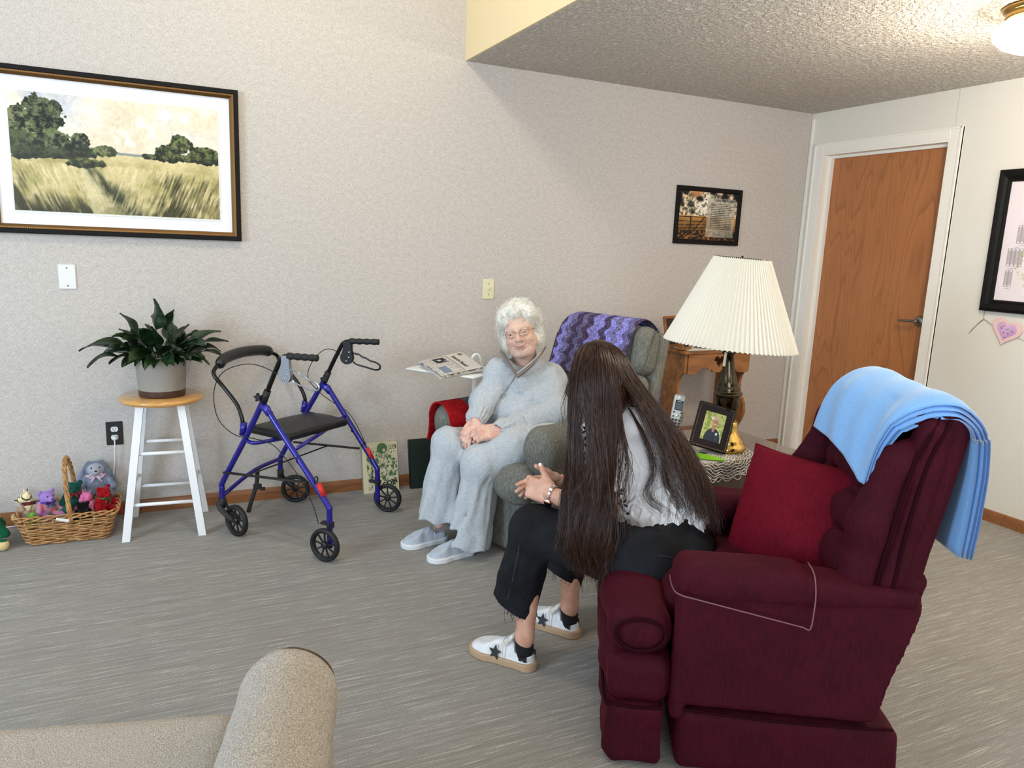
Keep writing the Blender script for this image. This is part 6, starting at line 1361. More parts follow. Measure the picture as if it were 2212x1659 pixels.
def sw_post(P, d):
    n = fbm(P*np.array([1, 1, 1.3]), 11, 3, 31); fo = np.sin((P @ np.array([9., 14., 34.]))+n*5)*.0045+n*.012
    d = d+fo+gather(P, cR0, cR1)+gather(P, cL0, cL1)
    # inner hollow at the neck, V opening to the front
    d = smax(d, -(d_cap(P, np.array([-2.607, -0.842, 0.811]), np.array([-2.656, -0.863, 0.974]), .050, .085)), .006)
    d = smax(d, -(d_cap(P, np.array([-2.7, -0.936, 0.849]), np.array([-2.689, -0.927, 0.916]), .014, .040)), .006)
    # raglan seams and zip groove
    for a, b in ((np.array([-2.775, -0.891, 0.894]), np.array([-2.829, -0.894, 0.756])), (np.array([-2.594, -0.964, 0.85]), np.array([-2.697, -1.044, 0.716]))): d = d+.006*np.exp(-(d_cap(P, a, b, 0, 0)/.008)**2)
    for a, b, w_ in ((np.array([-2.676, -1.07, 0.638]), np.array([-2.737, -1.027, 0.706]), .012), (np.array([-2.532, -1.097, 0.573]), np.array([-2.641, -1.074, 0.647]), .012), (np.array([-2.824, -0.943, 0.693]), np.array([-2.87, -0.899, 0.745]), .009), (np.array([-2.835, -1.006, 0.639]), np.array([-2.749, -1.059, 0.633]), .012), (np.array([-2.697, -1.044, 0.716]), np.array([-2.594, -1.036, 0.723]), .009), (np.array([-2.545, -1.078, 0.631]), np.array([-2.692, -1.107, 0.587]), .010), (np.array([-2.858, -0.947, 0.65]), np.array([-2.893, -0.903, 0.674]), .008), (np.array([-2.71, -1.091, 0.622]), np.array([-2.731, -1.069, 0.679]), .009)): d = d+.009*np.exp(-(d_cap(P, a, b, 0, 0)/w_)**2)
    d = smax(d, -d_cap(P, WRR-(cR0-cR1)*.2, WRR+(cR1-cR0)*2, .030, .030), .003); d = smax(d, -d_cap(P, WRL, WRL+(cL1-cL0)*2.5, .030, .030), .003)
    return d
g.post = sw_post; sw = sdf_obj('sweatshirt', g, .0055, M_sweat, ew)
from mathutils.bvhtree import BVHTree
def bvh(o): off = np.array(o['_w']) if '_w' in o else 0; return BVHTree.FromPolygons([tuple(np.array(v.co[:])+off) for v in o.data.vertices], [tuple(p.vertices) for p in o.data.polygons])
def on_surf(tree, p, lift=.001):
    h = tree.find_nearest(Vector(p)); return np.array(h[0])+np.array(h[1])*lift
tsw = bvh(sw)
def surf_ray(tree, p, lift=.001):
    o_ = np.array((-4.25, -4.13, 1.45)); d_ = np.array(p)-o_; h = tree.ray_cast(Vector(o_), Vector(d_/np.linalg.norm(d_)))
    return np.array(h[0])+np.array(h[1])*lift if h[0] is not None else np.array(p)
zp = [surf_ray(tsw, p_, .001) for p_ in (np.array([-2.746, -1.026, 0.853]), np.array([-2.763, -1.024, 0.822]), np.array([-2.786, -1.02, 0.789]), np.array([-2.811, -1.016, 0.752]), np.array([-2.832, -1.013, 0.717]), np.array([-2.849, -1.013, 0.68]), np.array([-2.858, -1.014, 0.652]))]
obj('zip', MB().tube(spline(zp, 5), .0032, 6, flat=.6), plain('grey_zip', (112, 116, 118), .5), sw); 
colr = [np.array([-2.756, -0.856, 0.943]), np.array([-2.754, -0.896, 0.917]), np.array([-2.746, -0.935, 0.887]), np.array([-2.727, -0.961, 0.855]), np.array([-2.718, -0.969, 0.842])]; colr2 = [np.array([-2.718, -0.969, 0.842]), np.array([-2.687, -0.978, 0.867]), np.array([-2.645, -0.98, 0.9]), np.array([-2.602, -0.966, 0.931]), np.array([-2.545, -0.917, 0.968])]
cb_ = MB()
for cc_, sg_ in ((colr, 1), (colr2, -1)):
    P = spline(cc_, 5); inn = P+(neckc+np.array([0, 0, .02])-P)*.16+np.array([0, 0, -.012]); bot = P+np.array([0, 0, -.018]); cb_.grid(np.stack([bot+(P-neckc)*.06, P, inn, inn+np.array([0, 0, -.03])+(neckc-inn)*.05], 1)); 
obj('collar', cb_, [fabric('taupe_collar_lining', (112, 102, 98), (134, 122, 118), 300)], sw)
obj('collar_edge', MB().tube(spline(colr2, 6), .0020, 6), plain('white_collar_trim', (226, 224, 218), .6), sw); obj('collar_edge', MB().tube(spline(colr, 6), .0018, 6), plain('grey_zip', (112, 116, 118), .5), sw)
# trousers
g = S(); g.cap(HR, HL, .115, .12, k=.05); g.chain([HR, KR], [.110, .086], k=.04); g.chain([HL, KL], [.118, .092], k=.04); g.ell(np.array([-2.651, -1.037, 0.474]), (.12, .12, .085), k=.05); g.chain([np.array([-2.638, -1.082, 0.508]), np.array([-2.775, -1.087, 0.498]), KL], [.112, .105, .092], k=.04)
hemR, hemL = np.array([-3.097, -0.919, 0.133]), np.array([-2.983, -1.071, 0.045])
def flare(P, K, H, r0, r1, flat_, ph):
    ax = H-K; L_ = np.linalg.norm(ax); ax = ax/L_; q = P-K; t = np.clip(q@ax/L_, 0, 1.0); c = K+t[:, None]*ax*L_; r = P-c; u = np.array([.92, .39, 0]); w = np.array([-.39, .92, 0]); ru, rw = r@u, r@w; an = np.arctan2(rw, ru)
    rad = (r0+(r1-r0)*t**1.2)*(1+.10*t*np.sin(an*4+ph)+.06*t*np.sin(an*7+ph*2+t*3)); d = np.sqrt((ru)**2+(rw/flat_)**2+(r@ax)**2)-rad; return d*.75
g.fn(lambda P: flare(P, KR, hemR, .084, .088, .95, 1.0), (KR+hemR)/2, .32, .03); g.fn(lambda P: flare(P, KL, hemL, .090, .112, .85, 2.2), (KL+hemL)/2, .34, .03)
def tr_post(P, d):
    n = fbm(P*np.array([1.2, 1.2, .5]), 12, 3, 41); d = d+n*.012
    for (K, H, s_) in ((KR, hemR, 1), (KL, hemL, 1)):
        ax = (H-K)/np.linalg.norm(H-K); near = np.linalg.norm(P-H, axis=1) < .20; cut = (P-H)@ax-.0-.01*np.sin(P[:, 0]*60); d = np.where(near, smax(d, cut, .004), d); inner = flare(P, K, H+ax*.08, .055, .095 if K is KL else .072, .85, 0); d = np.where(near, smax(d, -inner*1.0, .004), d)
    for a, b, w_ in ((np.array([-2.848, -1.123, 0.425]), np.array([-2.697, -1.129, 0.473]), .014), (np.array([-2.933, -1.144, 0.399]), np.array([-3.005, -1.163, 0.148]), .016), (np.array([-3.038, -1.023, 0.417]), np.array([-3.08, -1.03, 0.176]), .014), (np.array([-2.836, -1.117, 0.482]), np.array([-2.912, -1.124, 0.436]), .011), (np.array([-2.874, -1.134, 0.368]), np.array([-2.902, -1.152, 0.107]), .016)): d = d+.010*np.exp(-(d_cap(P, a, b, 0, 0)/w_)**2)
    d = d+.006*np.exp(-(d_cap(P, np.array([-2.972, -1.127, 0.287]), np.array([-3.112, -1.123, 0.091]), 0, 0)/.012)**2)+.006*np.exp(-(d_cap(P, np.array([-2.904, -1.128, 0.436]), np.array([-2.94, -1.172, 0.143]), 0, 0)/.012)**2)
    return d
g.post = tr_post; tro = sdf_obj('trousers', g, .0058, M_sweat, ew)
# shoes
M_sole = plain('white_foam_sole', (224, 226, 228), .6); M_knit = fabric('pale_grey_knit', (164, 174, 184), (190, 198, 206), 420, .9, .4)
up_, so_ = shoe_geo(.255, .092)
for (hx, hy, dx, dy) in ((-2.955, -1.065, -.985, -.10), (-3.020, -.880, -.99, -.06)):
    V, F = mesh_sdf(up_, .0042, (-.01, -.06, 0), (.27, .06, .11)); s1 = obj('shoe', (place(V*np.array([.94, .95, .88]), (hx, hy, 0), (dx, dy)), F), M_knit, ew)
    V, F = mesh_sdf(so_, .0042, (-.01, -.06, -.005), (.27, .06, .05)); obj('sole', (place(V*np.array([.95, .98, 1.0]), (hx, hy, 0), (dx, dy)), F), M_sole, s1)
    b = MB()
    for k in range(4): b.tube(place(np.array([(.115+.016*k, -.024, .060-.006*k), (.118+.016*k, 0, .0745-.0068*k), (.115+.016*k, .024, .060-.006*k)]), (hx, hy, 0), (dx, dy)), .0022, 5)
    b.tube(place(np.array([(.115, 0, .073), (.10, .018, .080), (.118, .028, .072), (.128, .010, .074), (.10, -.016, .080), (.12, -.026, .070)]), (hx, hy, 0), (dx, dy)), .002, 5)
    lc = obj('shoelace', b, M_sole, s1); lc['kind'] = 'stuff'

# ------------------------------------------------------------------ the young woman seen from behind
yw = thing('person', 'person in a white eyelet blouse and black jeans leaning forward on the burgundy recliner', 'person', (-2.95, -2.10, 0), world=True)
YH = np.array([-2.91, -2.015, 0.981]); YR = basis((.02, .97, -.14), (-.10, .15, .98)); YS = 1.0
ySL, ySR = np.array([-2.918, -2.037, 0.805]), np.array([-2.657, -2.035, 0.759]); yEL, yER = np.array([-2.99, -2.179, 0.606]), np.array([-2.753, -1.973, 0.514]); yWL, yWR = np.array([-3.09, -2.036, 0.628]), np.array([-3.01, -1.938, 0.635])
yHL, yHR = np.array([-2.866, -2.311, 0.472]), np.array([-2.683, -2.182, 0.427]); yKL, yKR = np.array([-3.135, -2.008, 0.497]), np.array([-2.856, -1.796, 0.37]); yAL, yAR = np.array([-3.154, -2.019, .115]), np.array([-2.897, -1.881, .115])
yhemL, yhemR = np.array([-3.174, -1.97, 0.213]), np.array([-2.894, -1.812, 0.208])
g = S(); YT = face_sdf(g, YH, YR, YS, smile=.6); g.cap(YT(-.025, 0, -.05), np.array([-2.799, -2.016, 0.849]), .048, .052, k=.03); yhv = mesh_sdf(g, .0034)
g = S(); g.chain([np.array([-2.799, -2.016, 0.849]), np.array([-2.745, -2.024, 0.721]), np.array([-2.698, -2.128, 0.545]), np.array([-2.71, -2.208, 0.458])], [.050, .085, .070, .075], k=.04); g.chain([ySL, yEL, yWL], [.045, .040, .0265], k=.02); g.chain([ySR, yER, yWR], [.045, .036, .0255], k=.02)
g.chain([yHL, yKL, yAL], [.08, .050, .031]); g.chain([yHR, yKR, yAR], [.08, .050, .031]); 
for A, K in ((yAL, yKL), (yAR, yKR)): g.cap(A, A+np.array([-.002, .003, -.045]), .029, .027, k=.02); g.ell(A+np.array([.018, .012, .0]), (.014, .014, .016), k=.012)
ytv = mesh_sdf(g, .008)
g = S(); tL = hand(g, yWL, np.array([-3.15, -1.938, 0.639])-yWL, (-.62, -.72, .25), 'L', (.75, .85, .95, 1.0), thumb=(.70, .66, .05), thc=-.15, s=.96, tl=.80); yg1 = mesh_sdf(g, .0021)
g = S(); tR = hand(g, yWR, np.array([-3.133, -1.905, 0.617])-yWR, (.55, .75, .35), 'R', (.15, .25, .30, .35), thumb=(.60, .75, -.1), thc=.2, s=.95); yg2 = mesh_sdf(g, .0021)
ybody = obj('body', joinvf(yhv, ytv, yg1, yg2), M_skin, yw, colfn=lambda V: mixc((212, 164, 140), (196, 144, 120), fbm(V, 40, 2, 6)*1.5+.3))
nails(tL+tR, ybody, plain('white_nail_polish', (240, 232, 226), .2))
# blouse
M_blouse = NT('white_cotton', .85, 0, .2); v_ = M_blouse.noise(M_blouse.coord(), 90, 3, .6); M_blouse.color((236, 236, 238)).bump(v_, .25, .002); M_blouse = M_blouse.m
g = S(); g.chain([np.array([-2.803, -2.012, 0.86]), np.array([-2.783, -2.007, 0.821]), np.array([-2.749, -2.02, 0.728]), np.array([-2.706, -2.121, 0.56]), np.array([-2.708, -2.182, 0.481])], [.066, .092, .134, .128, .132], k=.05); g.cap(ySL, ySR, .062, .066, k=.04); g.ell(np.array([-2.813, -2.086, 0.862]), (.07, .07, .06), k=.04)
g.cap(ySL, ySL+(yEL-ySL)*.78, .066, .078, k=.03); g.cap(ySR, ySR+(yER-ySR)*.55, .062, .072, k=.03)
up_ax = np.array([-2.749, -2.02, 0.728])-np.array([-2.636, -2.111, 0.444]); up_ax /= np.linalg.norm(up_ax); wc = np.array([-2.729, -2.161, 0.53])
def bl_post(P, d):
    n = fbm(P*np.array([1.3, 1.3, .9]), 13, 3, 51); q = P-wc; h = q@up_ax; u = np.cross(up_ax, (.43, .90, 0)); u /= np.linalg.norm(u); w = np.cross(up_ax, u); an = np.arctan2(q@w, q@u)
    d = d+n*.013+.0065*np.sin(h*75+n*16+an*1.5)*np.exp(-((h-.06)/.14)**2)+.004*np.abs(fbm(P, 22, 2, 57))
    fl = .012*np.clip((.06-h)/.10, 0, 1); d = d-fl-.006*np.sin(an*13)*np.clip((.05-h)/.08, 0, 1)
    near = np.linalg.norm(q, axis=1) < .30; cut = -(h+.052+.012*np.abs(np.sin(an*11))+.035*np.clip(-(P@np.array([.90, -.43, 0])-wc@np.array([.90, -.43, 0]))/.12, 0, 1)); d = np.where(near, smax(d, cut, .003), d)
    d = np.where(near, smax(d, -(d_cap(P, wc-up_ax*.02, wc-up_ax*.2, .100, .112)), .003), d)
    for A, E_, f, r in ((ySL, yEL, .80, .062), (ySR, yER, .58, .058)):
        ax = (E_-A)/np.linalg.norm(E_-A); L_ = np.linalg.norm(E_-A)*f; t = (P-A)@ax; rr_ = np.linalg.norm(P-A-t[:, None]*ax, axis=1); nr = (rr_ < .13) & (t > L_*.55)
        d = np.where(nr, smax(d, t-L_-.006*np.sin(P[:, 2]*120), .003), d); d = np.where(nr, smax(d, -(d_cap(P, A+ax*L_*.8, A+ax*(L_+.1), r*.9, r)), .003), d)
    return d
g.post = bl_post; blo = sdf_obj('blouse', g, .0048, M_blouse, yw); tbl = bvh(blo)
eb = MB()
def petal(p, n, ang, L_=.0085, W_=.0042):
    n = np.array(n); a = np.cross(n, (0, 0, 1)); a /= np.linalg.norm(a)+1e-9; b_ = np.cross(n, a); x = a*math.cos(ang)+b_*math.sin(ang); y = np.cross(n, x); ol_ = [(L_*math.cos(t), W_*math.sin(t)*(1-.35*abs(math.cos(t)))) for t in np.linspace(0, 2*PI, 14, endpoint=False)]
    eb.prism(ol_, 0, .0014, np.stack([x, y, n], 1), p)
def flower(pt, k=5, rad=.014, a0=0, s_=1):
    o_ = np.array((-4.25, -4.13, 1.45)); dd = np.array(pt)-o_; h = tbl.ray_cast(Vector(o_), Vector(dd/np.linalg.norm(dd)))
    if h[0] is None: return
    n = np.array(h[1]); c = np.array(h[0]); a = np.cross(n, (0, 0, 1)); a /= np.linalg.norm(a)+1e-9; b_ = np.cross(n, a)
    for j in range(k): an = a0+2*PI*j/k; petal(c+(a*math.cos(an)+b_*math.sin(an))*rad, n, an, .0085*s_, .0044*s_)
for i, pt in enumerate((np.array([-2.888, -2.15, 0.546]), np.array([-2.867, -2.153, 0.578]), np.array([-2.901, -2.15, 0.518]), np.array([-2.866, -2.162, 0.535]), np.array([-2.873, -2.144, 0.608]), np.array([-3.001, -2.084, 0.816]), np.array([-3.01, -2.09, 0.77]), np.array([-3.005, -2.101, 0.726]), np.array([-2.996, -2.114, 0.689]), np.array([-2.878, -2.134, 0.644]), np.array([-2.992, -2.081, 0.854]), np.array([-2.647, -2.253, 0.603]), np.array([-2.657, -2.24, 0.642]))): flower(pt, 5, .0125, i*.7)
e_ = obj('eyelet_embroidery', eb, plain('eyelet_opening', (40, 32, 32), .9), blo, smooth=False); e_['kind'] = 'stuff'
# black jeans
M_denim = NT('washed_black_denim', .85, 0, .2); v_ = M_denim.noise(M_denim.coord(), 380, 2, .6); w_ = M_denim.noise(M_denim.coord(), 9, 3, .6); M_denim.color(M_denim.ramp(M_denim.math('ADD', M_denim.math('MULTIPLY', v_, .4), M_denim.math('MULTIPLY', w_, .6)), [(.38, (15, 16, 19)), (.66, (32, 34, 39))])).bump(v_, .3, .001); M_denim = M_denim.m
g = S(); g.ell(np.array([-2.735, -2.243, 0.446]), (.145, .145, .112), k=.05); g.cap(np.array([-2.71, -2.176, 0.505]), np.array([-2.698, -2.193, 0.45]), .112, .125, k=.05); g.chain([yHL, yKL], [.112, .080], k=.04); g.chain([yHR, yKR], [.108, .076], k=.04); g.ell(np.array([-2.749, -2.304, 0.446]), (.10, .10, .092), k=.05)
def leg2(P, K, H, r0, r1): return d_cap(P, K, H, r0, r1)
g.cap(yKL, yhemL+(yhemL-yKL)*.08, .078, .076, k=.035); g.cap(yKR, yhemR+(yhemR-yKR)*.08, .074, .074, k=.035)
def je_post(P, d):
    n = fbm(P*np.array([1, 1, .7]), 13, 3, 61); d = d+n*.012
    for K, H in ((yKL, yhemL), (yKR, yhemR)):
        ax = (H-K)/np.linalg.norm(H-K); near = np.linalg.norm(P-H, axis=1) < .16; tilt = (P-H)@ax+.35*((P-H)@np.array([-.9, .43, 0]))*.9; d = np.where(near, smax(d, tilt, .003), d); d = np.where(near, smax(d, -d_cap(P, H-ax*.06, H+ax*.2, .056, .070), .003), d)
    wa_ = (P-wc)@up_ax; d = np.where(np.linalg.norm(P-wc, axis=1) < .22, smax(d, wa_-.035, .006), d)
    c = np.array([-3.124, -2.083, 0.491]); d = d+.004*np.sin(np.linalg.norm(P-c, axis=1)*120)*np.exp(-(np.linalg.norm(P-c, axis=1)/.07)**2)
    return d
g.post = je_post; je = sdf_obj('jeans', g, .0055, M_denim, yw); tje = bvh(je)
M_seam = plain('dark_seam_thread', (58, 60, 66), .9)
def seam(pts, parent, tree, r=.0013, m=None): P = [surf_ray(tree, p, .0008) for p in pts]; obj('seam', MB().tube(spline(P, 5), r, 5), m or M_seam, parent)
seam([np.array([-3.18, -2.011, 0.545]), np.array([-3.193, -2.024, 0.453]), np.array([-3.217, -2.035, 0.345]), np.array([-3.239, -2.041, 0.268])], je, tje)
seam([np.array([-2.768, -2.229, 0.442]), np.array([-2.785, -2.238, 0.357]), np.array([-2.801, -2.237, 0.326])], je, tje); seam([np.array([-2.768, -2.229, 0.442]), np.array([-2.733, -2.247, 0.436]), np.array([-2.699, -2.267, 0.418])], je, tje); seam([np.array([-2.699, -2.267, 0.418]), np.array([-2.715, -2.27, 0.368]), np.array([-2.752, -2.26, 0.328])], je, tje)
fb = MB(); rf = random.Random(4)
for H in (yhemL, yhemR):
    for k in range(46):
        a = rf.uniform(0, 2*PI); p = H+np.array([.072*math.cos(a), .072*math.sin(a), .0]); h = tje.find_nearest(Vector(p-np.array([0, 0, .02]))); q = np.array(h[0]); L_ = rf.uniform(.006, .02)*(3.2 if rf.random() < .14 else 1); fb.tube(spline([q+np.array([0, 0, .004]), q+np.array([rf.uniform(-.004, .004), rf.uniform(-.004, .004), -L_*.5]), q+np.array([rf.uniform(-.008, .008), rf.uniform(-.008, .008), -L_])], 3), .0007, 4)
f_ = obj('frayed_hem', fb, M_denim, je); f_['kind'] = 'stuff'
# sneakers
M_leather = fabric('white_worn_leather', (226, 226, 226), (208, 210, 212), 40, .5, .15, .001, spec=.4); M_gum = plain('tan_gum_sole', (176, 146, 116), .65); M_sock = plain('black_sock', (14, 14, 16), .95)
up2, so2 = shoe_geo(.272, .098)
for nm, (hx, hy), (dx, dy), A in (('SNE', (-3.128, -2.062), (-.530, .848), yAL), ('KE', (-2.872, -1.925), (-.50, .866), yAR)):
    P_ = lambda V: place(V, (hx, hy, 0), (dx, dy)); V, F = mesh_sdf(up2, .0036, (-.01, -.06, 0), (.29, .06, .12)); V0 = V; s1 = obj('sneaker', (P_(V*np.array([1, 1, .90])), F), M_leather, yw)
    V, F = mesh_sdf(so2, .0036, (-.01, -.06, -.005), (.29, .06, .05)); obj('sole', (P_(V*np.array([1, 1, 1.05])), F), M_gum, s1)
    g = S(); g.cap((.046, 0, .045), (.050, 0, .100), .029, .0345, k=.01); V, F = mesh_sdf(lambda P, g=g: smax(g(P, m=.08), P[:, 2]-.094-.02*np.clip(-(P[:, 0]-.05)/.03, -1, 1)*-.6, .003), .004, (0, -.05, .0), (.11, .05, .13)); obj('sock', (P_(V), F), M_sock, yw)
    b = MB(); st = []
    for k in range(10): r_ = .026 if k % 2 == 0 else .011; a = PI/2+2*PI*k/10; st.append((r_*math.cos(a), r_*math.sin(a)))
    T3 = lambda V: V
    for sd in (1, -1):
        yk = sd*.0475; Rst = np.stack([np.array([1, 0, 0]), np.array([0, -sd*.28, .96]), np.array([0, sd*.96, .28])], 1); q = MB(); q.prism(st, -.004, .0006, Rst, (.142, yk-sd*.0015, .043)); b.add(P_(np.concatenate(q.v)), q.f)
    obj('star_patch', b, plain('black_leather', (18, 18, 20), .5), s1, smooth=False)
    b = MB(); v_, f_ = text_vf(nm, .024, .0008, bold=.0012)
    for sd in (1, -1):
        q = v_.copy(); xx = q[:, 0]*-sd*1.0; X_ = .034+xx*.72; V_ = np.stack([X_, sd*(np.sqrt(np.clip(.0345**2-np.clip(.036-X_, 0, .034)**2, 0, 1))+.0010+q[:, 2]), .047+q[:, 1]*.95], 1); b.add(P_(V_), f_)
    obj('heel_lettering', b, M_ink, s1, smooth=False)
    b = MB()
    for k in range(6): x = .108+.0165*k; zt = .0935-.0088*k; b.tube(P_(np.array([(x, -.029, zt-.016), (x+.004, -.015, zt-.003), (x+.005, 0, zt+.001), (x+.004, .015, zt-.003), (x, .029, zt-.016)])), .0030, 6, flat=.6)
    for sd in (1, -1): b.tube(P_(spline([(.106, 0, .094), (.098, sd*.020, .096), (.106, sd*.040, .080), (.120, sd*.034, .076), (.108, 0, .094)], 4)), .0024, 5); b.tube(P_(spline([(.106, 0, .094), (.114, sd*.034, .078), (.112, sd*.044, .055), (.108, sd*.048, .032)], 4)), .0022, 5)
    l_ = obj('shoelaces', b, plain('offwhite_lace', (226, 220, 208), .8), s1); l_['kind'] = 'stuff'
    tb = MB(); tb.box((.098, 0, .093), (.007, .024, .020), R=rotm(ay=-.45), bev=.004); obj('tongue', MB().add(P_(np.concatenate(tb.v)), tb.f), M_leather, s1)
# wrist things
def ringat(W_, ax, r, rr_, m, nm, off=0): ax = ax/np.linalg.norm(ax); u = np.cross(ax, (0, 0, 1)); u /= np.linalg.norm(u); w = np.cross(ax, u); c = W_+ax*off; return obj(nm, MB().tube([c+(u*math.cos(a)*r+w*math.sin(a)*r*1.05) for a in np.linspace(0, 2*PI, 28, endpoint=False)], rr_, 8, closed=True), m, yw)
ringat(yWR, yER-yWR, .0275, .0026, plain('black_hair_tie', (12, 12, 13), .8), 'hair_tie', .012)
ringat(yWR, yER-yWR, .0275, .0011, M_wire, 'bracelet', .034)
axL = (yEL-yWL)/np.linalg.norm(yEL-yWL); wb_ = ringat(yWL, axL, .0305, .0022, plain('silver_metal', (206, 204, 204), .2, 1), 'watch_bracelet', .006)
u = np.cross(axL, (0, 0, 1)); u /= np.linalg.norm(u); w = np.cross(axL, u)
for k in range(14): a = 2*PI*k/14; c = yWL+axL*.006+(u*math.cos(a)+w*math.sin(a))*.0315; b = MB(); b.box(c, (.0055, .0045, .0022), R=np.stack([axL, np.cross(u*math.cos(a)+w*math.sin(a), axL), u*math.cos(a)+w*math.sin(a)], 1), bev=.001); obj('link', b, plain('silver_metal', (206, 204, 204), .2, 1), wb_, smooth=False)
dn = np.array([-.45, -.60, -.66]); dn -= axL*(dn@axL); dn /= np.linalg.norm(dn); b = MB(); b.box(yWL+axL*.006+dn*.034, (.013, .013, .0045), R=np.stack([axL, np.cross(dn, axL), dn], 1), bev=.003); wf = obj('watch_case', b, plain('rose_gold', (196, 150, 130), .25, 1), wb_, smooth=False); b = MB(); b.box(yWL+axL*.006+dn*.0388, (.011, .011, .0008), R=np.stack([axL, np.cross(dn, axL), dn], 1)); obj('watch_face', b, plain('black_glass', (8, 8, 10), .05), wf, smooth=False)
# ------------------------------------------------------------------ very long dark hair
M_dhair = NT('dark_brown_hair', .36, 0, .45); n_ = M_dhair.noise(M_dhair.coord('Object', (1, 1, .25)), 120, 3, .6); M_dhair.color(M_dhair.ramp(n_, [(.30, (34, 20, 15)), (.55, (66, 41, 30)), (.75, (114, 76, 53))])); M_dhair.i['Anisotropic'].default_value = .5; M_dhair = M_dhair.m
GD = [
 [np.array([-2.937, -1.982, 1.13]), np.array([-2.99, -1.995, 1.107]), np.array([-3.03, -2.022, 1.047]), np.array([-3.046, -2.045, 0.958]), np.array([-3.052, -2.08, 0.826]), np.array([-3.089, -2.134, 0.704]), np.array([-3.119, -2.162, 0.608]), np.array([-3.136, -2.181, 0.532])],
 [np.array([-2.94, -2.001, 1.139]), np.array([-2.994, -2.036, 1.122]), np.array([-3.039, -2.074, 1.048]), np.array([-3.063, -2.114, 0.913]), np.array([-3.069, -2.152, 0.77]), np.array([-3.1, -2.196, 0.649]), np.array([-3.118, -2.222, 0.538]), np.array([-3.106, -2.234, 0.455])],
 [np.array([-2.938, -2.012, 1.144]), np.array([-2.991, -2.069, 1.13]), np.array([-3.03, -2.124, 1.046]), np.array([-3.029, -2.168, 0.893]), np.array([-3.04, -2.214, 0.755]), np.array([-3.066, -2.247, 0.647]), np.array([-3.083, -2.262, 0.533]), np.array([-3.067, -2.268, 0.433])],
 [np.array([-2.935, -2.024, 1.147]), np.array([-2.973, -2.088, 1.134]), np.array([-2.996, -2.151, 1.05]), np.array([-2.997, -2.172, 0.892]), np.array([-3.002, -2.211, 0.75]), np.array([-3.026, -2.244, 0.642]), np.array([-3.034, -2.275, 0.531]), np.array([-3.025, -2.279, 0.423])],
 [np.array([-2.921, -2.02, 1.146]), np.array([-2.943, -2.091, 1.132]), np.array([-2.945, -2.153, 1.048]), np.array([-2.942, -2.17, 0.918]), np.array([-2.942, -2.163, 0.793]), np.array([-2.976, -2.19, 0.695]), np.array([-3.005, -2.232, 0.588]), np.array([-3, -2.252, 0.502])],
 [np.array([-2.909, -2.015, 1.144]), np.array([-2.908, -2.076, 1.126]), np.array([-2.893, -2.133, 1.046]), np.array([-2.828, -2.16, 0.959]), np.array([-2.754, -2.186, 0.839]), np.array([-2.719, -2.224, 0.735]), np.array([-2.704, -2.251, 0.646]), np.array([-2.701, -2.263, 0.593])],
 [np.array([-2.893, -2.001, 1.139]), np.array([-2.875, -2.06, 1.115]), np.array([-2.851, -2.109, 1.043]), np.array([-2.771, -2.137, 0.929]), np.array([-2.708, -2.168, 0.815]), np.array([-2.679, -2.216, 0.705]), np.array([-2.673, -2.258, 0.627]), np.array([-2.671, -2.282, 0.572])],
 [np.array([-2.873, -1.979, 1.13]), np.array([-2.837, -2.025, 1.098]), np.array([-2.803, -2.068, 1.024]), np.array([-2.718, -2.097, 0.917]), np.array([-2.638, -2.124, 0.81]), np.array([-2.609, -2.182, 0.704]), np.array([-2.609, -2.232, 0.624]), np.array([-2.608, -2.259, 0.556])],
 [np.array([-2.843, -1.939, 1.118]), np.array([-2.795, -1.971, 1.076]), np.array([-2.764, -2.005, 0.985]), np.array([-2.678, -2.047, 0.873]), np.array([-2.601, -2.081, 0.775]), np.array([-2.584, -2.155, 0.677]), np.array([-2.578, -2.207, 0.6]), np.array([-2.577, -2.243, 0.538])]]
for q_ in GD[4:]:
    for i_ in range(4, len(q_)): q_[i_] = q_[i_]-np.array([.43, .885, -.18])*.055*min(1, (i_-3)/2)
GS = np.array([spline(q, 6) for q in GD]); m = GS.shape[1]; rg = np.random.default_rng(7)
seg = [(0, 1, 420), (1, 2, 620), (2, 3, 680), (3, 4, 620), (4, 5, 230), (5, 6, 190), (6, 7, 620), (7, 8, 400)]; LL = []; RR = []
tt = np.linspace(0, 1, m)
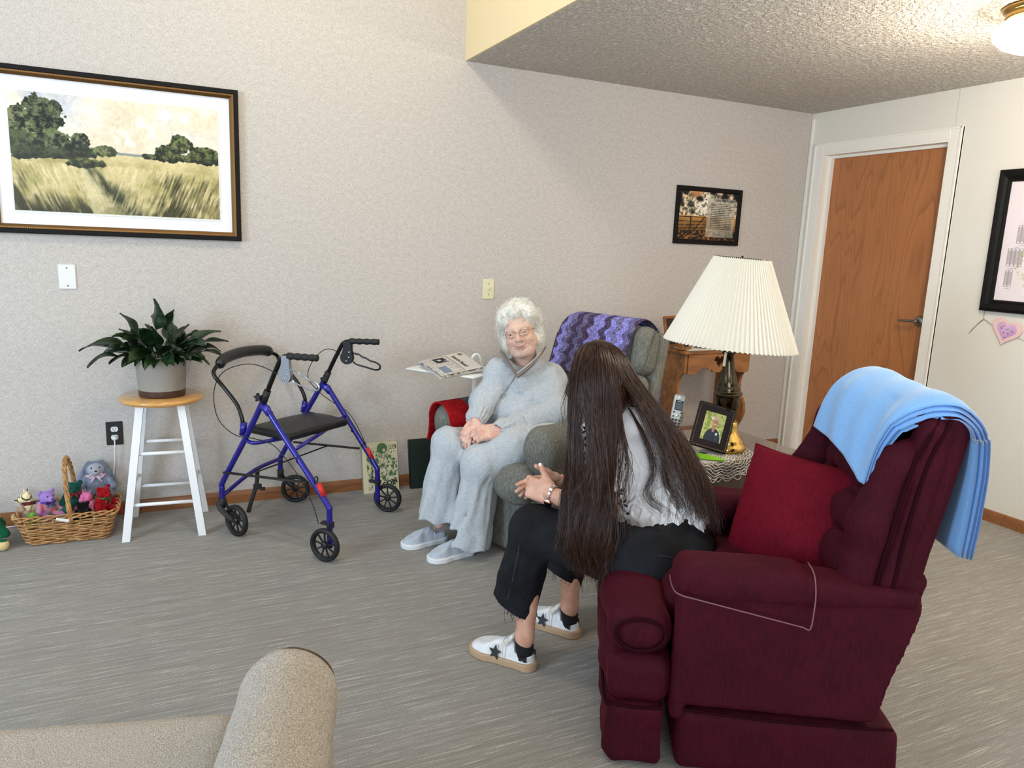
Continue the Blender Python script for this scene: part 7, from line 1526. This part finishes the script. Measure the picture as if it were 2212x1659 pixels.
for a, b_, N in seg:
    nc = max(3, N//16); cs = rg.uniform(0, 1, nc)
    pick = rg.integers(0, nc, N); s_ = cs[pick]; js = rg.uniform(0, 1, N)
    mixw = np.clip(tt*1.7-.15, 0, .93)[None]      # strands gather into locks toward the ends
    sp = s_[:, None]*mixw+js[:, None]*(1-mixw)
    if a == 1: gp = np.exp(-((tt-.52)/.13)**4)[None]; sp = sp*(1-gp)+gp*np.where(js[:, None] < .5, sp*.15, .85+.15*sp)
    if a == 4: sp = np.where(tt[None] > .33, np.where(js[:, None] < .5, sp*.25, 1-.30*(1-sp)*1.0), sp)
    base = GS[a][None]*(1-sp[..., None])+GS[b_][None]*sp[..., None]
    rnd = rg.normal(size=(N, 3)); rnd2 = rg.normal(size=(nc, 3))[pick]; ph = rg.uniform(0, 6.28, nc)[pick][:, None]; amp = (rg.uniform(.006, .022, nc)[pick])[:, None]; fq = rg.uniform(9, 17, nc)[pick][:, None]
    grow = (tt**1.2)[None, :, None]; wave = amp*np.sin(fq*tt[None]+ph)*np.clip(tt*2-.5, 0, 1)[None]
    rt_ = np.array([.90, -.43, 0]); off = rnd[:, None]*np.array([.0035, .0035, .003])*(.35+grow)+rnd2[:, None]*.013*grow+wave[..., None]*rt_+(np.abs(rnd[:, :1])*-.006)[:, :, None]*np.array([.43, .90, -.1])*.7
    L = base+off; L[:, :2] = base[:, :2]+off[:, :2]*.35
    cutf = rg.uniform(.80, 1.05, N) if a in (0,) else (rg.uniform(.66, 1.05, N)**.7 if a < 4 else rg.uniform(.52, 1.04, N)); Lc = np.empty_like(L)
    for i in range(N): f = np.clip(tt*cutf[i], 0, 1)*(m-1); i0 = np.minimum(f.astype(int), m-2); fr = (f-i0)[:, None]; Lc[i] = L[i, i0]*(1-fr)+L[i, i0+1]*fr
    LL.append(Lc); RR.append(rg.uniform(.0007, .00125, N))
# loose face-side and wispy strands
def wisps(pts, n, jit, amp=.012):
    P = spline(pts, 8); k = np.linspace(0, len(P)-1, m); i0 = np.minimum(k.astype(int), len(P)-2); P = P[i0]*(1-(k-i0))[:, None]+P[i0+1]*(k-i0)[:, None]; rn = rg.normal(size=(n, 3)); ph = rg.uniform(0, 6.28, n)[:, None]
    w_ = amp*np.sin(rg.uniform(6, 14, n)[:, None]*tt[None]+ph)*tt[None]; LL.append(P[None]+rn[:, None]*jit*tt[None, :, None]+w_[..., None]*np.array([.90, -.43, 0])); RR.append(np.full(n, .0007))
wisps([np.array([-3.007, -2.03, 1.063]), np.array([-3.055, -2.037, 0.973]), np.array([-3.066, -2.048, 0.898]), np.array([-3.054, -2.072, 0.809])], 10, .008); wisps([np.array([-2.903, -2.144, 0.972]), np.array([-2.835, -2.165, 0.863]), np.array([-2.8, -2.196, 0.742]), np.array([-2.818, -2.206, 0.652]), np.array([-2.765, -2.244, 0.594])], 46, .012, .016); wisps([np.array([-2.845, -2.156, 0.94]), np.array([-2.763, -2.187, 0.816]), np.array([-2.754, -2.216, 0.696]), np.array([-2.717, -2.253, 0.608]), np.array([-2.726, -2.261, 0.547])], 60, .014, .016)
wisps([np.array([-2.935, -2.157, 0.945]), np.array([-2.897, -2.167, 0.822]), np.array([-2.882, -2.185, 0.715]), np.array([-2.906, -2.192, 0.625])], 36, .012, .012); wisps([np.array([-2.665, -2.192, 0.745]), np.array([-2.627, -2.26, 0.616]), np.array([-2.609, -2.308, 0.533]), np.array([-2.563, -2.342, 0.475])], 16, .012, .01); wisps([np.array([-3.021, -2.247, 0.642]), np.array([-3.018, -2.282, 0.532]), np.array([-3.036, -2.298, 0.418]), np.array([-3.02, -2.304, 0.371])], 60, .022, .01)
hs_ = strands(np.concatenate(LL), np.concatenate(RR), .35)
g = S(); g.ell(YT(-.018, 0, .038), (.102, .084, .093), YR, k=.02); g.ell(YT(-.045, 0, -.03), (.055, .070, .08), YR, k=.03)
g.chain([np.array([-2.946, -2.018, 1.043]), np.array([-3.019, -2.053, 0.927]), np.array([-3.046, -2.093, 0.782]), np.array([-3.086, -2.147, 0.646]), np.array([-3.105, -2.175, 0.549])], [.058, .020, .010, .010, .006], k=.02); g.chain([np.array([-3.027, -2.184, 0.659]), np.array([-3.059, -2.212, 0.557])], [.016, .012], k=.02); g.chain([np.array([-2.912, -2.059, 1.033]), np.array([-2.944, -2.105, 0.903]), np.array([-2.959, -2.15, 0.759]), np.array([-2.994, -2.204, 0.639]), np.array([-3.009, -2.24, 0.537])], [.065, .042, .030, .026, .012], k=.03)
g.chain([np.array([-2.845, -2.051, 1.01]), np.array([-2.748, -2.077, 0.893]), np.array([-2.662, -2.112, 0.785]), np.array([-2.628, -2.178, 0.68]), np.array([-2.622, -2.218, 0.609])], [.052, .026, .016, .010, .005], k=.03)
g.post = lambda P, d: d+.004*fbm(P*np.array([1, 1, .2]), 90, 2, 5)
obj('hair', joinvf(mesh_sdf(g, .006), hs_), M_dhair, yw)
